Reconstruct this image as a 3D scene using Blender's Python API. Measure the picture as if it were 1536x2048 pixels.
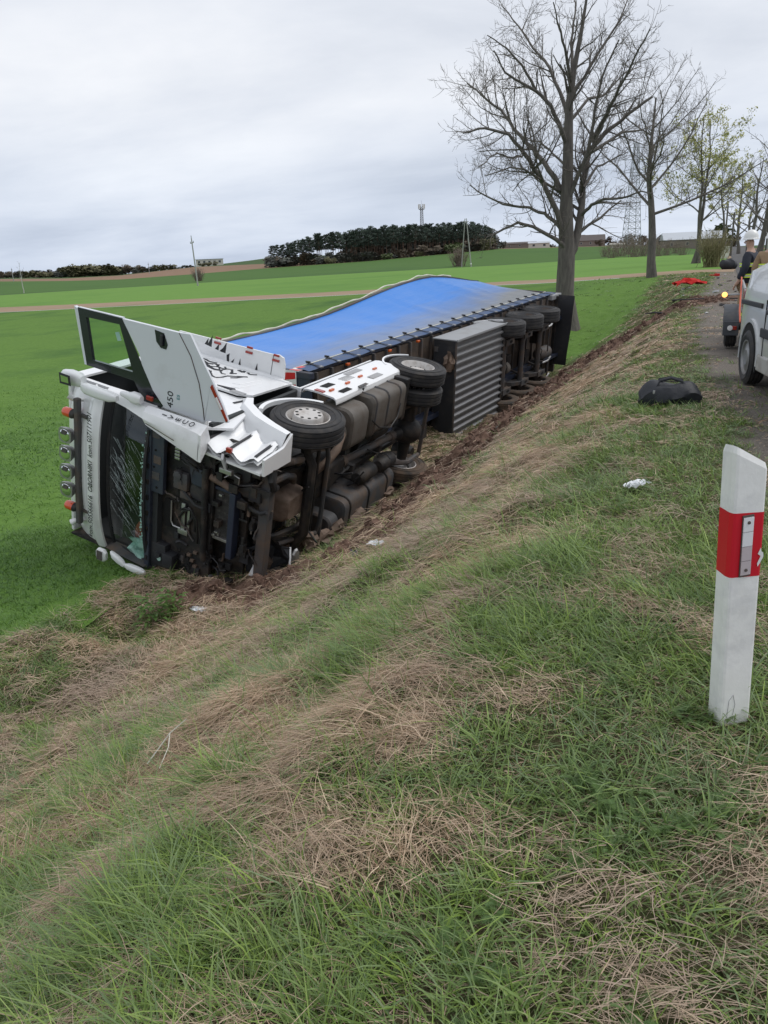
import bpy, bmesh, math, random
import numpy as np
from math import sin, cos, pi, radians as RAD, atan2, hypot
from mathutils import Vector, Matrix, Euler
for o in list(bpy.data.objects): bpy.data.objects.remove(o)
scene = bpy.context.scene
COL = scene.collection
random.seed(7); np.random.seed(7)
# ------------------------------------------------------------ camera
CAM = np.array([0.0, 0.0, 1.6]); FPX = 1538.0
YAW, PITCH, ROLL = RAD(23.6), RAD(18.1), RAD(2.4)
_f = np.array([-sin(YAW)*cos(PITCH), cos(YAW)*cos(PITCH), -sin(PITCH)])
_r = np.array([cos(YAW), sin(YAW), 0.0]); _u = np.cross(_r, _f)
CR = _r*cos(ROLL) - _u*sin(ROLL); CU = _u*cos(ROLL) + _r*sin(ROLL); CF = _f
cam_data = bpy.data.cameras.new('camera'); cam = bpy.data.objects.new('camera', cam_data); COL.objects.link(cam)
cam_data.sensor_fit = 'VERTICAL'; cam_data.sensor_height = 36.0; cam_data.lens = 36.0*FPX/2048.0
cam_data.clip_start = 0.05; cam_data.clip_end = 6000
cam.matrix_world = Matrix(((CR[0], CU[0], -CF[0], 0), (CR[1], CU[1], -CF[1], 0), (CR[2], CU[2], -CF[2], 1.6), (0, 0, 0, 1)))
scene.camera = cam
scene.render.resolution_x, scene.render.resolution_y = 768, 1024
# ------------------------------------------------------------ world: overcast sky
world = bpy.data.worlds.new('World'); scene.world = world; world.use_nodes = True
SUN_EL, SUN_AZ = RAD(55), RAD(60)          # azimuth measured from +Y (road direction) towards +X
def build_world():
    nt = world.node_tree; N = nt.nodes; L = nt.links
    for n in list(N): N.remove(n)
    out = N.new('ShaderNodeOutputWorld'); bg = N.new('ShaderNodeBackground'); bg.inputs['Strength'].default_value = 0.094
    sky = N.new('ShaderNodeTexSky'); sky.sky_type = 'NISHITA'; sky.sun_disc = False
    sky.sun_elevation = SUN_EL; sky.sun_rotation = SUN_AZ; sky.dust_density = 3.0
    tc = N.new('ShaderNodeTexCoord'); sep = N.new('ShaderNodeSeparateXYZ'); L.new(tc.outputs['Generated'], sep.inputs[0])
    def math_(op, a, b=None):
        m = N.new('ShaderNodeMath'); m.operation = op
        for i, v in enumerate((a, b)):
            if v is None: continue
            if isinstance(v, (int, float)): m.inputs[i].default_value = v
            else: L.new(v, m.inputs[i])
        return m.outputs[0]
    zc = math_('MAXIMUM', sep.outputs[2], 0.0); den = math_('ADD', zc, 0.16)
    px = math_('DIVIDE', sep.outputs[0], den); py = math_('DIVIDE', sep.outputs[1], den)
    cmb = N.new('ShaderNodeCombineXYZ'); L.new(px, cmb.inputs[0]); L.new(py, cmb.inputs[1])
    mp = N.new('ShaderNodeMapping'); mp.inputs['Rotation'].default_value[2] = RAD(-22); mp.inputs['Scale'].default_value = (0.75, 1.05, 1)
    mp.inputs['Location'].default_value = (2.3, 0.7, 0); L.new(cmb.outputs[0], mp.inputs[0])
    n1 = N.new('ShaderNodeTexNoise'); n1.inputs['Scale'].default_value = 0.75; n1.inputs['Detail'].default_value = 7; n1.inputs['Roughness'].default_value = 0.55; n1.inputs['Distortion'].default_value = 0.25
    L.new(mp.outputs[0], n1.inputs['Vector'])
    cr = N.new('ShaderNodeValToRGB'); L.new(n1.outputs['Fac'], cr.inputs[0])
    e = cr.color_ramp.elements; e[0].position = 0.30; e[0].color = (6.5, 6.95, 7.8, 1); e[1].position = 0.68; e[1].color = (10.0, 10.15, 10.5, 1)
    m = e.new(0.48); m.color = (8.2, 8.55, 9.25, 1)
    # the overcast layer is thickest (bluer, darker) low over the land
    hz = N.new('ShaderNodeMapRange'); hz.inputs[1].default_value = 0.0; hz.inputs[2].default_value = 0.22; hz.interpolation_type = 'SMOOTHSTEP'
    L.new(zc, hz.inputs[0])
    mxh = N.new('ShaderNodeMix'); mxh.data_type = 'RGBA'; L.new(hz.outputs[0], mxh.inputs[0])
    mulh = N.new('ShaderNodeMix'); mulh.data_type = 'RGBA'; mulh.blend_type = 'MULTIPLY'; mulh.inputs[0].default_value = 1
    L.new(cr.outputs[0], mulh.inputs[6]); mulh.inputs[7].default_value = (0.80, 0.86, 0.95, 1)
    L.new(mulh.outputs[2], mxh.inputs[6]); L.new(cr.outputs[0], mxh.inputs[7])
    mx = N.new('ShaderNodeMix'); mx.data_type = 'RGBA'; mx.inputs[0].default_value = 0.92
    L.new(sky.outputs[0], mx.inputs[6]); L.new(mxh.outputs[2], mx.inputs[7])
    L.new(mx.outputs[2], bg.inputs['Color']); L.new(bg.outputs[0], out.inputs[0])
build_world()
sd = bpy.data.lights.new('sun', 'SUN'); sd.energy = 1.4; sd.angle = RAD(30); sd.color = (1.0, 0.97, 0.93)
sun = bpy.data.objects.new('sun', sd); COL.objects.link(sun)
sdir = Vector((sin(SUN_AZ)*cos(SUN_EL), cos(SUN_AZ)*cos(SUN_EL), sin(SUN_EL)))
sun.rotation_euler = sdir.to_track_quat('Z', 'Y').to_euler()
vs = scene.view_settings; vs.view_transform = 'Standard'; vs.look = 'None'; vs.exposure = 0.12; vs.gamma = 1.0; vs.use_curve_mapping = False
scene.render.engine = 'CYCLES'
scene.cycles.max_bounces = 6; scene.cycles.transparent_max_bounces = 12
# ------------------------------------------------------------ pixel helpers (photo pixels 1536x2048 -> world)
def ray(px, py): return CR*(px-768)/FPX - CU*(py-1024)/FPX + CF
def at_z(px, py, z):
    d = ray(px, py); return CAM + d*((z-CAM[2])/d[2])
def at_r(px, py, r):
    d = ray(px, py); return CAM + d*(r/hypot(d[0], d[1]))
def at_y(px, py, y):
    d = ray(px, py); return CAM + d*(y/d[1])
# ------------------------------------------------------------ materials
MATS = {}
def mat(name, col, rough=0.6, metal=0.0, col2=None, scale=6.0, lo=0.35, hi=0.65, dirt=None, dirt_amt=0.0, dirt_scale=3.0,
        bump=0.0, bump_scale=40.0, detail=5.0, spec=0.5, emit=None, emit_s=0.0, coat=0.0, stretch=None, trans=0.0, alpha=1.0):
    if name in MATS: return MATS[name]
    m = bpy.data.materials.new(name); m.use_nodes = True; nt = m.node_tree; N = nt.nodes; L = nt.links
    b = N['Principled BSDF']; b.inputs['Roughness'].default_value = rough; b.inputs['Metallic'].default_value = metal
    b.inputs['Specular IOR Level'].default_value = spec; b.inputs['Coat Weight'].default_value = coat
    c4 = (*col, 1); b.inputs['Base Color'].default_value = c4
    if trans: b.inputs['Transmission Weight'].default_value = trans
    if alpha < 1: b.inputs['Alpha'].default_value = alpha
    tc = N.new('ShaderNodeTexCoord'); vec = tc.outputs['Object']
    if stretch:
        mp = N.new('ShaderNodeMapping'); mp.inputs['Scale'].default_value = stretch; L.new(vec, mp.inputs[0]); vec = mp.outputs[0]
    cur = None
    def noise(s, d=detail):
        n = N.new('ShaderNodeTexNoise'); n.inputs['Scale'].default_value = s; n.inputs['Detail'].default_value = d; n.inputs['Roughness'].default_value = 0.6
        L.new(vec, n.inputs['Vector']); return n.outputs['Fac']
    def mr(f, a, b_, c=0.0, d=1.0):
        n = N.new('ShaderNodeMapRange'); n.inputs[1].default_value = a; n.inputs[2].default_value = b_; n.inputs[3].default_value = c; n.inputs[4].default_value = d
        L.new(f, n.inputs[0]); return n.outputs[0]
    def mix(f, a, b_):
        n = N.new('ShaderNodeMix'); n.data_type = 'RGBA'
        L.new(f, n.inputs[0])
        for i, v in ((6, a), (7, b_)):
            if isinstance(v, tuple): n.inputs[i].default_value = v
            else: L.new(v, n.inputs[i])
        return n.outputs[2]
    cur = c4
    if col2: cur = mix(mr(noise(scale), lo, hi), c4, (*col2, 1))
    if dirt:
        f = mr(noise(dirt_scale, 8), 0.62-0.35*dirt_amt, 0.85-0.3*dirt_amt, 0, min(1, .35+dirt_amt*.6))
        cur = mix(f, cur, (*dirt, 1)); L.new(mr(f, 0, 1, rough, max(rough, .8)), b.inputs['Roughness'])
    if not isinstance(cur, tuple): L.new(cur, b.inputs['Base Color'])
    if bump:
        bp = N.new('ShaderNodeBump'); bp.inputs['Strength'].default_value = bump; bp.inputs['Distance'].default_value = 0.02
        L.new(noise(bump_scale), bp.inputs['Height']); L.new(bp.outputs[0], b.inputs['Normal'])
    if emit: b.inputs['Emission Color'].default_value = (*emit, 1); b.inputs['Emission Strength'].default_value = emit_s
    MATS[name] = m; return m
MUD = (0.13, 0.085, 0.055)
def M_(n): return MATS[n]
mat('white', (0.76, 0.77, 0.78), 0.28, coat=0.5, dirt=(0.32, 0.30, 0.27), dirt_amt=0.18, dirt_scale=2.2)
mat('white_clean', (0.78, 0.79, 0.80), 0.3, coat=0.4)
mat('door_grey', (0.62, 0.65, 0.69), 0.32, coat=0.5, dirt=(0.30, 0.29, 0.27), dirt_amt=0.10, dirt_scale=1.6)
mat('black_paint', (0.012, 0.014, 0.02), 0.25, coat=0.4)
mat('black_plastic', (0.02, 0.021, 0.025), 0.6, dirt=(0.09, 0.075, 0.06), dirt_amt=0.35, bump=0.15, bump_scale=60)
mat('grimy_black', (0.010, 0.010, 0.011), 0.6, dirt=(0.085, 0.062, 0.045), dirt_amt=0.48, dirt_scale=4, bump=0.4, bump_scale=25)
mat('grimy_grey', (0.062, 0.063, 0.067), 0.65, dirt=MUD, dirt_amt=0.6, dirt_scale=4, bump=0.3, bump_scale=30)
mat('navy_plastic', (0.03, 0.038, 0.058), 0.5, dirt=(0.07, 0.06, 0.05), dirt_amt=0.3, dirt_scale=5)
mat('rust_tan', (0.21, 0.15, 0.115), 0.75, col2=(0.13, 0.09, 0.065), scale=8, dirt=(0.04, 0.03, 0.025), dirt_amt=0.35)
mat('tank_grey', (0.115, 0.104, 0.092), 0.65, dirt=(0.075, 0.055, 0.04), dirt_amt=0.6, dirt_scale=4, bump=0.2, bump_scale=8)
mat('alu', (0.42, 0.42, 0.42), 0.4, 0.85, dirt=MUD, dirt_amt=0.25)
mat('chrome', (0.75, 0.77, 0.8), 0.08, 1.0)
mat('rim_paint', (0.52, 0.50, 0.48), 0.45, 0.2, dirt=(0.22, 0.17, 0.13), dirt_amt=0.4, dirt_scale=9)
mat('rubber', (0.022, 0.022, 0.024), 0.75, dirt=(0.075, 0.065, 0.055), dirt_amt=0.45, dirt_scale=7, bump=0.15, bump_scale=90)
mat('rubber_muddy', (0.03, 0.028, 0.026), 0.85, dirt=MUD, dirt_amt=0.75, dirt_scale=4, bump=0.3, bump_scale=40)
mat('dark_hole', (0.004, 0.004, 0.004), 0.9)
mat('decal_black', (0.012, 0.014, 0.018), 0.5)
mat('decal_teal', (0.03, 0.22, 0.22), 0.5)
mat('red_lens', (0.30, 0.02, 0.012), 0.2, coat=0.5)
mat('orange_lens', (0.55, 0.10, 0.015), 0.25, coat=0.5)
mat('beacon_orange', (0.62, 0.07, 0.02), 0.25, coat=0.6)
mat('mint', (0.22, 0.42, 0.36), 0.7, col2=(0.34, 0.5, 0.44), scale=5)
mat('red_brown', (0.20, 0.045, 0.025), 0.7)
mat('interior', (0.028, 0.032, 0.034), 0.8)
mat('interior_pale', (0.16, 0.20, 0.19), 0.8)
mat('wire', (0.012, 0.012, 0.013), 0.5)
mat('corrugated', (0.21, 0.215, 0.225), 0.45, 0.6, dirt=(0.10, 0.085, 0.07), dirt_amt=0.35, dirt_scale=1.6, stretch=(1.0, 3.0, 3.0), bump=0.08, bump_scale=14)
mat('box_top', (0.30, 0.31, 0.32), 0.5, 0.2, dirt=(0.2, 0.18, 0.15), dirt_amt=0.25, dirt_scale=2)
mat('navy_steel', (0.022, 0.03, 0.055), 0.5, dirt=(0.08, 0.065, 0.05), dirt_amt=0.4, dirt_scale=2.5)
mat('plank', (0.085, 0.06, 0.042), 0.85, col2=(0.055, 0.042, 0.034), scale=9, bump=0.2, bump_scale=40)
mat('cream', (0.60, 0.60, 0.52), 0.5, dirt=(0.3, 0.28, 0.22), dirt_amt=0.4)
mat('hem_blue', (0.035, 0.075, 0.17), 0.55, dirt=(0.16, 0.15, 0.13), dirt_amt=0.45, dirt_scale=3)
mat('strap', (0.03, 0.04, 0.06), 0.7)
mat('crack_white', (0.42, 0.50, 0.50), 0.4)
mat('sign_red', (0.55, 0.012, 0.02), 0.35)
mat('sign_white', (0.72, 0.72, 0.72), 0.4)
def glass_mat():
    m = bpy.data.materials.new('glass'); m.use_nodes = True; nt = m.node_tree; N = nt.nodes; L = nt.links
    for n in list(N): N.remove(n)
    o = N.new('ShaderNodeOutputMaterial'); t = N.new('ShaderNodeBsdfTransparent'); t.inputs[0].default_value = (0.86, 0.93, 0.90, 1)
    g = N.new('ShaderNodeBsdfGlossy'); g.inputs['Roughness'].default_value = 0.04; g.inputs[0].default_value = (0.9, 0.95, 0.95, 1)
    lw = N.new('ShaderNodeLayerWeight'); lw.inputs[0].default_value = .5; pw = N.new('ShaderNodeMath'); pw.operation = 'POWER'; pw.inputs[1].default_value = 3.5; L.new(lw.outputs['Facing'], pw.inputs[0])
    fr = N.new('ShaderNodeMath'); fr.operation = 'MULTIPLY_ADD'; fr.inputs[1].default_value = .7; fr.inputs[2].default_value = .05; L.new(pw.outputs[0], fr.inputs[0]); mx = N.new('ShaderNodeMixShader')
    L.new(fr.outputs[0], mx.inputs[0]); L.new(t.outputs[0], mx.inputs[1]); L.new(g.outputs[0], mx.inputs[2]); L.new(mx.outputs[0], o.inputs[0])
    MATS['glass'] = m
glass_mat()
# ------------------------------------------------------------ mesh builder
class MB:
    def __init__(s): s.v = []; s.f = []; s.sm = []; s.mi = []; s.cur = 0
    def add(s, vs, fs, smooth=False):
        b = len(s.v); s.v.extend([tuple(map(float, p)) for p in vs])
        for f in fs: s.f.append([b+i for i in f]); s.sm.append(smooth); s.mi.append(s.cur)
        return s
    def box(s, x0, x1, y0, y1, z0, z1, bev=0.0):
        x0, x1 = min(x0, x1), max(x0, x1); y0, y1 = min(y0, y1), max(y0, y1); z0, z1 = min(z0, z1), max(z0, z1)
        b = min(bev, .45*(x1-x0), .45*(y1-y0), .45*(z1-z0))
        if b <= 0:
            return s.add([(x0,y0,z0),(x1,y0,z0),(x1,y1,z0),(x0,y1,z0),(x0,y0,z1),(x1,y0,z1),(x1,y1,z1),(x0,y1,z1)],
                         [(0,3,2,1),(4,5,6,7),(0,1,5,4),(1,2,6,5),(2,3,7,6),(3,0,4,7)])
        bm = bmesh.new(); bmesh.ops.create_cube(bm, size=1)
        for v in bm.verts: v.co = Vector(((x0+x1)/2+v.co.x*(x1-x0), (y0+y1)/2+v.co.y*(y1-y0), (z0+z1)/2+v.co.z*(z1-z0)))
        bmesh.ops.bevel(bm, geom=list(bm.edges), offset=b, segments=2, profile=0.6, affect='EDGES')
        s.bm(bm); return s
    def bm(s, bm, smooth=False):
        bm.verts.index_update(); s.add([v.co for v in bm.verts], [[v.index for v in f.verts] for f in bm.faces], smooth); bm.free()
    def prism(s, pts, d):
        """closed polygon (3D points) extruded by vector d"""
        n = len(pts); a = [Vector(p) for p in pts]; d = Vector(d)
        return s.add(a+[p+d for p in a], [list(range(n))[::-1], [n+i for i in range(n)]]+[(i, (i+1) % n, n+(i+1) % n, n+i) for i in range(n)])
    def tube(s, path, r, n=8, cap=True, smooth=True):
        P = [Vector(p) for p in path]; k = len(P); R = r if hasattr(r, '__len__') else [r]*k
        vs = []; fs = []; prev = None
        for i in range(k):
            t = (P[min(i+1, k-1)]-P[max(i-1, 0)])
            if t.length < 1e-9: t = Vector((0, 0, 1))
            t.normalize()
            if prev is None:
                a = Vector((0, 0, 1)) if abs(t.z) < .9 else Vector((1, 0, 0)); u = t.cross(a).normalized()
            else:
                u = (prev-t*prev.dot(t))
                u = u.normalized() if u.length > 1e-6 else t.orthogonal().normalized()
            prev = u; w = t.cross(u)
            for j in range(n):
                an = 2*pi*j/n; vs.append(P[i]+(u*cos(an)+w*sin(an))*R[i])
        for i in range(k-1):
            for j in range(n): fs.append((i*n+j, i*n+(j+1) % n, (i+1)*n+(j+1) % n, (i+1)*n+j))
        if cap: fs.append(list(range(n))[::-1]); fs.append([(k-1)*n+j for j in range(n)])
        return s.add(vs, fs, smooth)
    def lathe(s, prof, c, axis='y', n=32, smooth=True, closed=False):
        """prof: (radius, offset along axis)"""
        vs = []; fs = []; k = len(prof)
        for r, h in prof:
            for j in range(n):
                a = 2*pi*j/n; p, q = r*cos(a), r*sin(a)
                vs.append({'y': (c[0]+p, c[1]+h, c[2]-q), 'x': (c[0]+h, c[1]+p, c[2]+q), 'z': (c[0]+p, c[1]+q, c[2]+h)}[axis])
        for i in range(k-1):
            for j in range(n): fs.append((i*n+j, i*n+(j+1) % n, (i+1)*n+(j+1) % n, (i+1)*n+j))
        return s.add(vs, fs, smooth)
    def grid(s, P, smooth=True, flip=False):
        a = len(P); b = len(P[0]); fs = []
        for i in range(a-1):
            for j in range(b-1):
                q = (i*b+j, i*b+j+1, (i+1)*b+j+1, (i+1)*b+j); fs.append(q[::-1] if flip else q)
        return s.add([p for r in P for p in r], fs, smooth)
    def ell(s, c, r, n=12, m=8, smooth=True, fn=None):
        vs = []; fs = []
        for i in range(m+1):
            t = pi*i/m
            for j in range(n):
                a = 2*pi*j/n; p = Vector((sin(t)*cos(a), sin(t)*sin(a), cos(t)))
                q = Vector((c[0]+p.x*r[0], c[1]+p.y*r[1], c[2]+p.z*r[2]))
                vs.append(fn(p, q) if fn else q)
        for i in range(m):
            for j in range(n): fs.append((i*n+j, (i+1)*n+j, (i+1)*n+(j+1) % n, i*n+(j+1) % n))
        return s.add(vs, fs, smooth)
    def ring(s, secs, cap=True, smooth=True):
        """loft closed sections (lists of equal-length 3D points)"""
        n = len(secs[0]); k = len(secs); fs = []
        for i in range(k-1):
            for j in range(n): fs.append((i*n+j, i*n+(j+1) % n, (i+1)*n+(j+1) % n, (i+1)*n+j))
        if cap: fs.append(list(range(n))[::-1]); fs.append([(k-1)*n+j for j in range(n)])
        return s.add([p for q in secs for p in q], fs, smooth)
    def mesh(s, name, mats):
        me = bpy.data.meshes.new(name); me.from_pydata(s.v, [], s.f); me.update()
        for m in (mats if isinstance(mats, (list, tuple)) else [mats]): me.materials.append(MATS[m] if isinstance(m, str) else m)
        me.polygons.foreach_set('use_smooth', s.sm); me.polygons.foreach_set('material_index', s.mi)
        bm = bmesh.new(); bm.from_mesh(me); bmesh.ops.recalc_face_normals(bm, faces=bm.faces); bm.to_mesh(me); bm.free()
        return me
    def build(s, name, mats, parent=None, auto=True):
        me = s.mesh(name, mats); o = bpy.data.objects.new(name, me); COL.objects.link(o)
        if parent is not None: o.parent = parent
        if auto and any(s.sm): me.set_sharp_from_angle(angle=RAD(38))
        return o
def tag(o, label=None, cat=None, group=None, kind=None):
    if label: o['label'] = label
    if cat: o['category'] = cat
    if group: o['group'] = group
    if kind: o['kind'] = kind
    return o
def empty(name, loc=(0, 0, 0), rz=0.0, label=None, cat=None, group=None):
    o = bpy.data.objects.new(name, None); COL.objects.link(o); o.location = loc; o.rotation_euler = (0, 0, rz); o.empty_display_size = .1
    return tag(o, label, cat, group)
def inst(me, name, parent=None, mtx=None):
    o = bpy.data.objects.new(name, me); COL.objects.link(o)
    if parent is not None: o.parent = parent
    if mtx is not None: o.matrix_local = mtx
    return o
def copy_tree(o, parent=None):
    c = o.copy(); COL.objects.link(c); c.parent = parent
    for ch in list(o.children): copy_tree(ch, c)
    return c
def rrect(w, h, r, n=4):
    """rounded rectangle outline points (2D) centred on 0"""
    out = []
    for cx, cy, a0 in ((w/2-r, h/2-r, 0), (-w/2+r, h/2-r, 90), (-w/2+r, -h/2+r, 180), (w/2-r, -h/2+r, 270)):
        for i in range(n+1):
            a = RAD(a0+90*i/n); out.append((cx+r*cos(a), cy+r*sin(a)))
    return out
def text_part(txt, name, parent, size, mtx, m='decal_black', shear=0.0, space=1.0, ext=0.002, xs=1.0):
    cu = bpy.data.curves.new(name, 'FONT'); cu.body = txt; cu.size = size; cu.extrude = ext; cu.shear = shear; cu.space_character = space
    cu.align_x = 'CENTER'; cu.align_y = 'CENTER'; cu.resolution_u = 3; cu.offset = 0.0
    t = bpy.data.objects.new(name, cu); COL.objects.link(t)
    dg = bpy.context.evaluated_depsgraph_get(); me = bpy.data.meshes.new_from_object(t.evaluated_get(dg))
    bpy.data.objects.remove(t); me.materials.clear(); me.materials.append(MATS[m])
    o = inst(me, name, parent, mtx @ Matrix.Diagonal((xs, 1, 1, 1))); return o
def frame(o, x, y, z):
    """matrix from origin and local x, y axes"""
    x = Vector(x).normalized(); y = Vector(y); y = (y-x*y.dot(x)).normalized(); z = x.cross(y)
    return Matrix(((x[0], y[0], z[0], o[0]), (x[1], y[1], z[1], o[1]), (x[2], y[2], z[2], o[2]), (0, 0, 0, 1)))
# value noise (numpy)
_rng = np.random.RandomState(3); _tab = _rng.rand(256, 256)
def vnoise(x, y):
    x = np.asarray(x, float); y = np.asarray(y, float); xi = np.floor(x).astype(int); yi = np.floor(y).astype(int); fx = x-xi; fy = y-yi
    fx = fx*fx*(3-2*fx); fy = fy*fy*(3-2*fy); g = lambda a, b: _tab[a % 256, b % 256]
    return (g(xi, yi)*(1-fx)+g(xi+1, yi)*fx)*(1-fy)+(g(xi, yi+1)*(1-fx)+g(xi+1, yi+1)*fx)*fy
def fbm(x, y, o=4):
    s = 0; a = .5; x = np.asarray(x, float); y = np.asarray(y, float); t = 0
    for i in range(o): s = s+a*vnoise(x+17.3*i, y+5.1*i); t += a; a *= .5; x = x*2.03; y = y*2.03
    return s/t
def sstep(a, b, x): t = np.clip((np.asarray(x, float)-a)/(b-a), 0, 1); return t*t*(3-2*t)
# ------------------------------------------------------------ terrain
EYE = 1.6
TOE = -6.6
def track_y(x): return 57.0 - (np.minimum(x, 0)+2.0)*0.105     # near edge of the farm track
TRACK_W = 7.5
_cols = [-700, 0, 130, 240, 392, 500, 540, 742, 1000, 1236, 1370, 1440, 1480, 2200]
_trk = {-700: 658, 0: 625, 700: 590, 1236: 555, 1370: 549}
_dark = {-700: 632, 0: 590, 392: 566, 700: 547, 1043: 528, 1236: 515, 1370: 510}
_top = {-700: 605, 0: 563, 130: 562, 240: 559, 392: 548, 500: 539, 742: 522, 1000: 498, 1236: 492, 1370: 492}
_brn = {-700: 600, 0: 558, 130: 557, 240: 551, 392: 534, 500: 529, 742: 519, 1000: 497, 1236: 491, 1370: 491}
_far = {-700: 592, 0: 553, 240: 549, 392: 534, 456: 528, 533: 516, 700: 508, 1000: 495, 1236: 490, 1370: 490}
def _ip(d, x): k = sorted(d); return float(np.interp(x, k, [d[i] for i in k]))
def az_of(px, py=560): d = ray(px, py); return atan2(d[0], d[1])
AZ = []; TAB = {k: [] for k in ('rt', 'zt', 'rd', 'zd', 'r4', 'z4', 'r5', 'z5', 'r6', 'z6')}
for c in _cols:
    a = az_of(c); AZ.append(a); s, k = sin(a), cos(a)
    rt = 57.0/k if a >= 0 else (57.0-0.21)/(k+0.105*s) if (k+0.105*s) > .2 else 200
    rt = min(rt, 150)
    road = c >= 1440
    def zz(d, r):
        if road: return -0.12
        q = at_r(c, _ip(d, c), r); return q[2]
    rd = np.interp(c, [0, 1370], [165, 215]); r4 = 330.0; r5 = 450.0; r6 = 900.0
    for n, v in (('rt', rt), ('zt', zz(_trk, rt)), ('rd', rd), ('zd', zz(_dark, rd)), ('r4', r4), ('z4', zz(_top, r4)), ('r5', r5), ('z5', zz(_brn, r5)), ('r6', r6), ('z6', zz(_far, r6))): TAB[n].append(v)
AZ = np.array(AZ)
def tab(n, az): return np.interp(az, AZ, TAB[n])
ZF = -2.3
def zfield(x, y):
    x = np.asarray(x, float); y = np.asarray(y, float); az = np.arctan2(x, np.maximum(y, 0.01)); r = np.hypot(x, np.maximum(y, .01))
    out = np.full(np.broadcast(x, y).shape, ZF); t = {k: tab(k, az) for k in TAB}
    r0 = 26.0
    def seg(ra, za, rb, zb, o, s=True):
        u = np.clip((r-ra)/(rb-ra), 0, 1); 
        if s: u = u*u*(3-2*u)*.5+u*.5
        return np.where(r > ra, za+(zb-za)*u, o)
    out = seg(r0, ZF, t['rt'], t['zt'], out); out = seg(t['rt'], t['zt'], t['rd'], t['zd'], out, False)
    out = seg(t['rd'], t['zd'], t['r4'], t['z4'], out, False); out = seg(t['r4'], t['z4'], t['r5'], t['z5'], out, False); out = seg(t['r5'], t['z5'], t['r6'], t['z6'], out, False)
    return np.where(r > t['r6'], t['z6']-(r-t['r6'])*0.01, out)
_px = np.array([-30, -7.4, -6.6, -6.0, -5.4, -4.9, -4.0, -3.0, -2.0, -1.2, -0.7, -.2, 12.0]); _pf = np.array([1, 1, 1.0, 1.05, 1.06, 1.0, .78, .53, .27, .08, .02, 0, 0])
def H(x, y, fine=True):
    """ground height: field level on the left, bank up to the road shoulder at z = 0"""
    x = np.asarray(x, float); y = np.asarray(y, float)
    w = sstep(42, 62, y)
    xe = TOE*(1-w)+(-16)*w; zt = zfield(np.minimum(x, xe), y)
    f = np.interp(x, _px, _pf); f2 = sstep(-0.6, -16, x); f = f*(1-w)+f2*w
    z = np.where(x < xe, zfield(x, y), zt*f)
    z = np.where(x > 9, 0.0, z)
    if fine:
        b = sstep(-0.2, -1.5, x)*(1-sstep(-6, -8, x))*(1-sstep(40, 60, y))
        z = z+b*((fbm(x*1.3, y*1.3)-.5)*.34+(fbm(x*4, y*4, 3)-.5)*.13)
        z = z+np.where(x > -8, (fbm(x*3+9, y*3, 3)-.5)*.035*(1-sstep(40, 60, y)), 0)
    return z
_hzc = {}
def hz(x, y):
    k = (round(float(x), 3), round(float(y), 3))
    if k not in _hzc: _hzc[k] = float(H(x, y))
    return _hzc[k]
def ground_hit(px, py, tmax=400):
    d = ray(px, py); t = 0.5; p = CAM
    while t < tmax:
        q = CAM+d*t
        if q[2] <= hz(q[0], q[1]): break
        t *= 1.03
    lo, hi = t/1.03, t
    for _ in range(12):
        m = (lo+hi)/2; q = CAM+d*m
        if q[2] <= hz(q[0], q[1]): hi = m
        else: lo = m
    return CAM+d*hi
# path of torn-up soil left by the truck: road edge -> down the bank -> under the cab
DIRT = [(ground_hit(*q)[:2], w) for q, w in (((1405, 600), 1.4), ((1330, 634), 1.5), ((1250, 680), 1.5), ((1180, 722), 1.4), ((1110, 768), 1.25), ((1050, 808), 1.0), ((985, 862), .7), ((900, 935), .7), ((830, 998), .75), ((740, 1078), .6), ((640, 1138), .6), ((545, 1180), .75), ((455, 1200), .6), ((400, 1205), .45))]
def dirt_mask(x, y):
    x = np.asarray(x, float); y = np.asarray(y, float); best = np.full(np.broadcast(x, y).shape, -9.0)
    for (a, wa), (b, wb) in zip(DIRT[:-1], DIRT[1:]):
        d = b-a; L2 = d@d; t = np.clip(((x-a[0])*d[0]+(y-a[1])*d[1])/L2, 0, 1)
        dist = np.hypot(x-a[0]-d[0]*t, y-a[1]-d[1]*t); w = wa+(wb-wa)*t
        best = np.maximum(best, 1-dist/w)
    n = fbm(x*2.2+3, y*2.2+8, 4)-.5
    return np.clip((best+n*.9+.08)*2.6, 0, 1)
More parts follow.
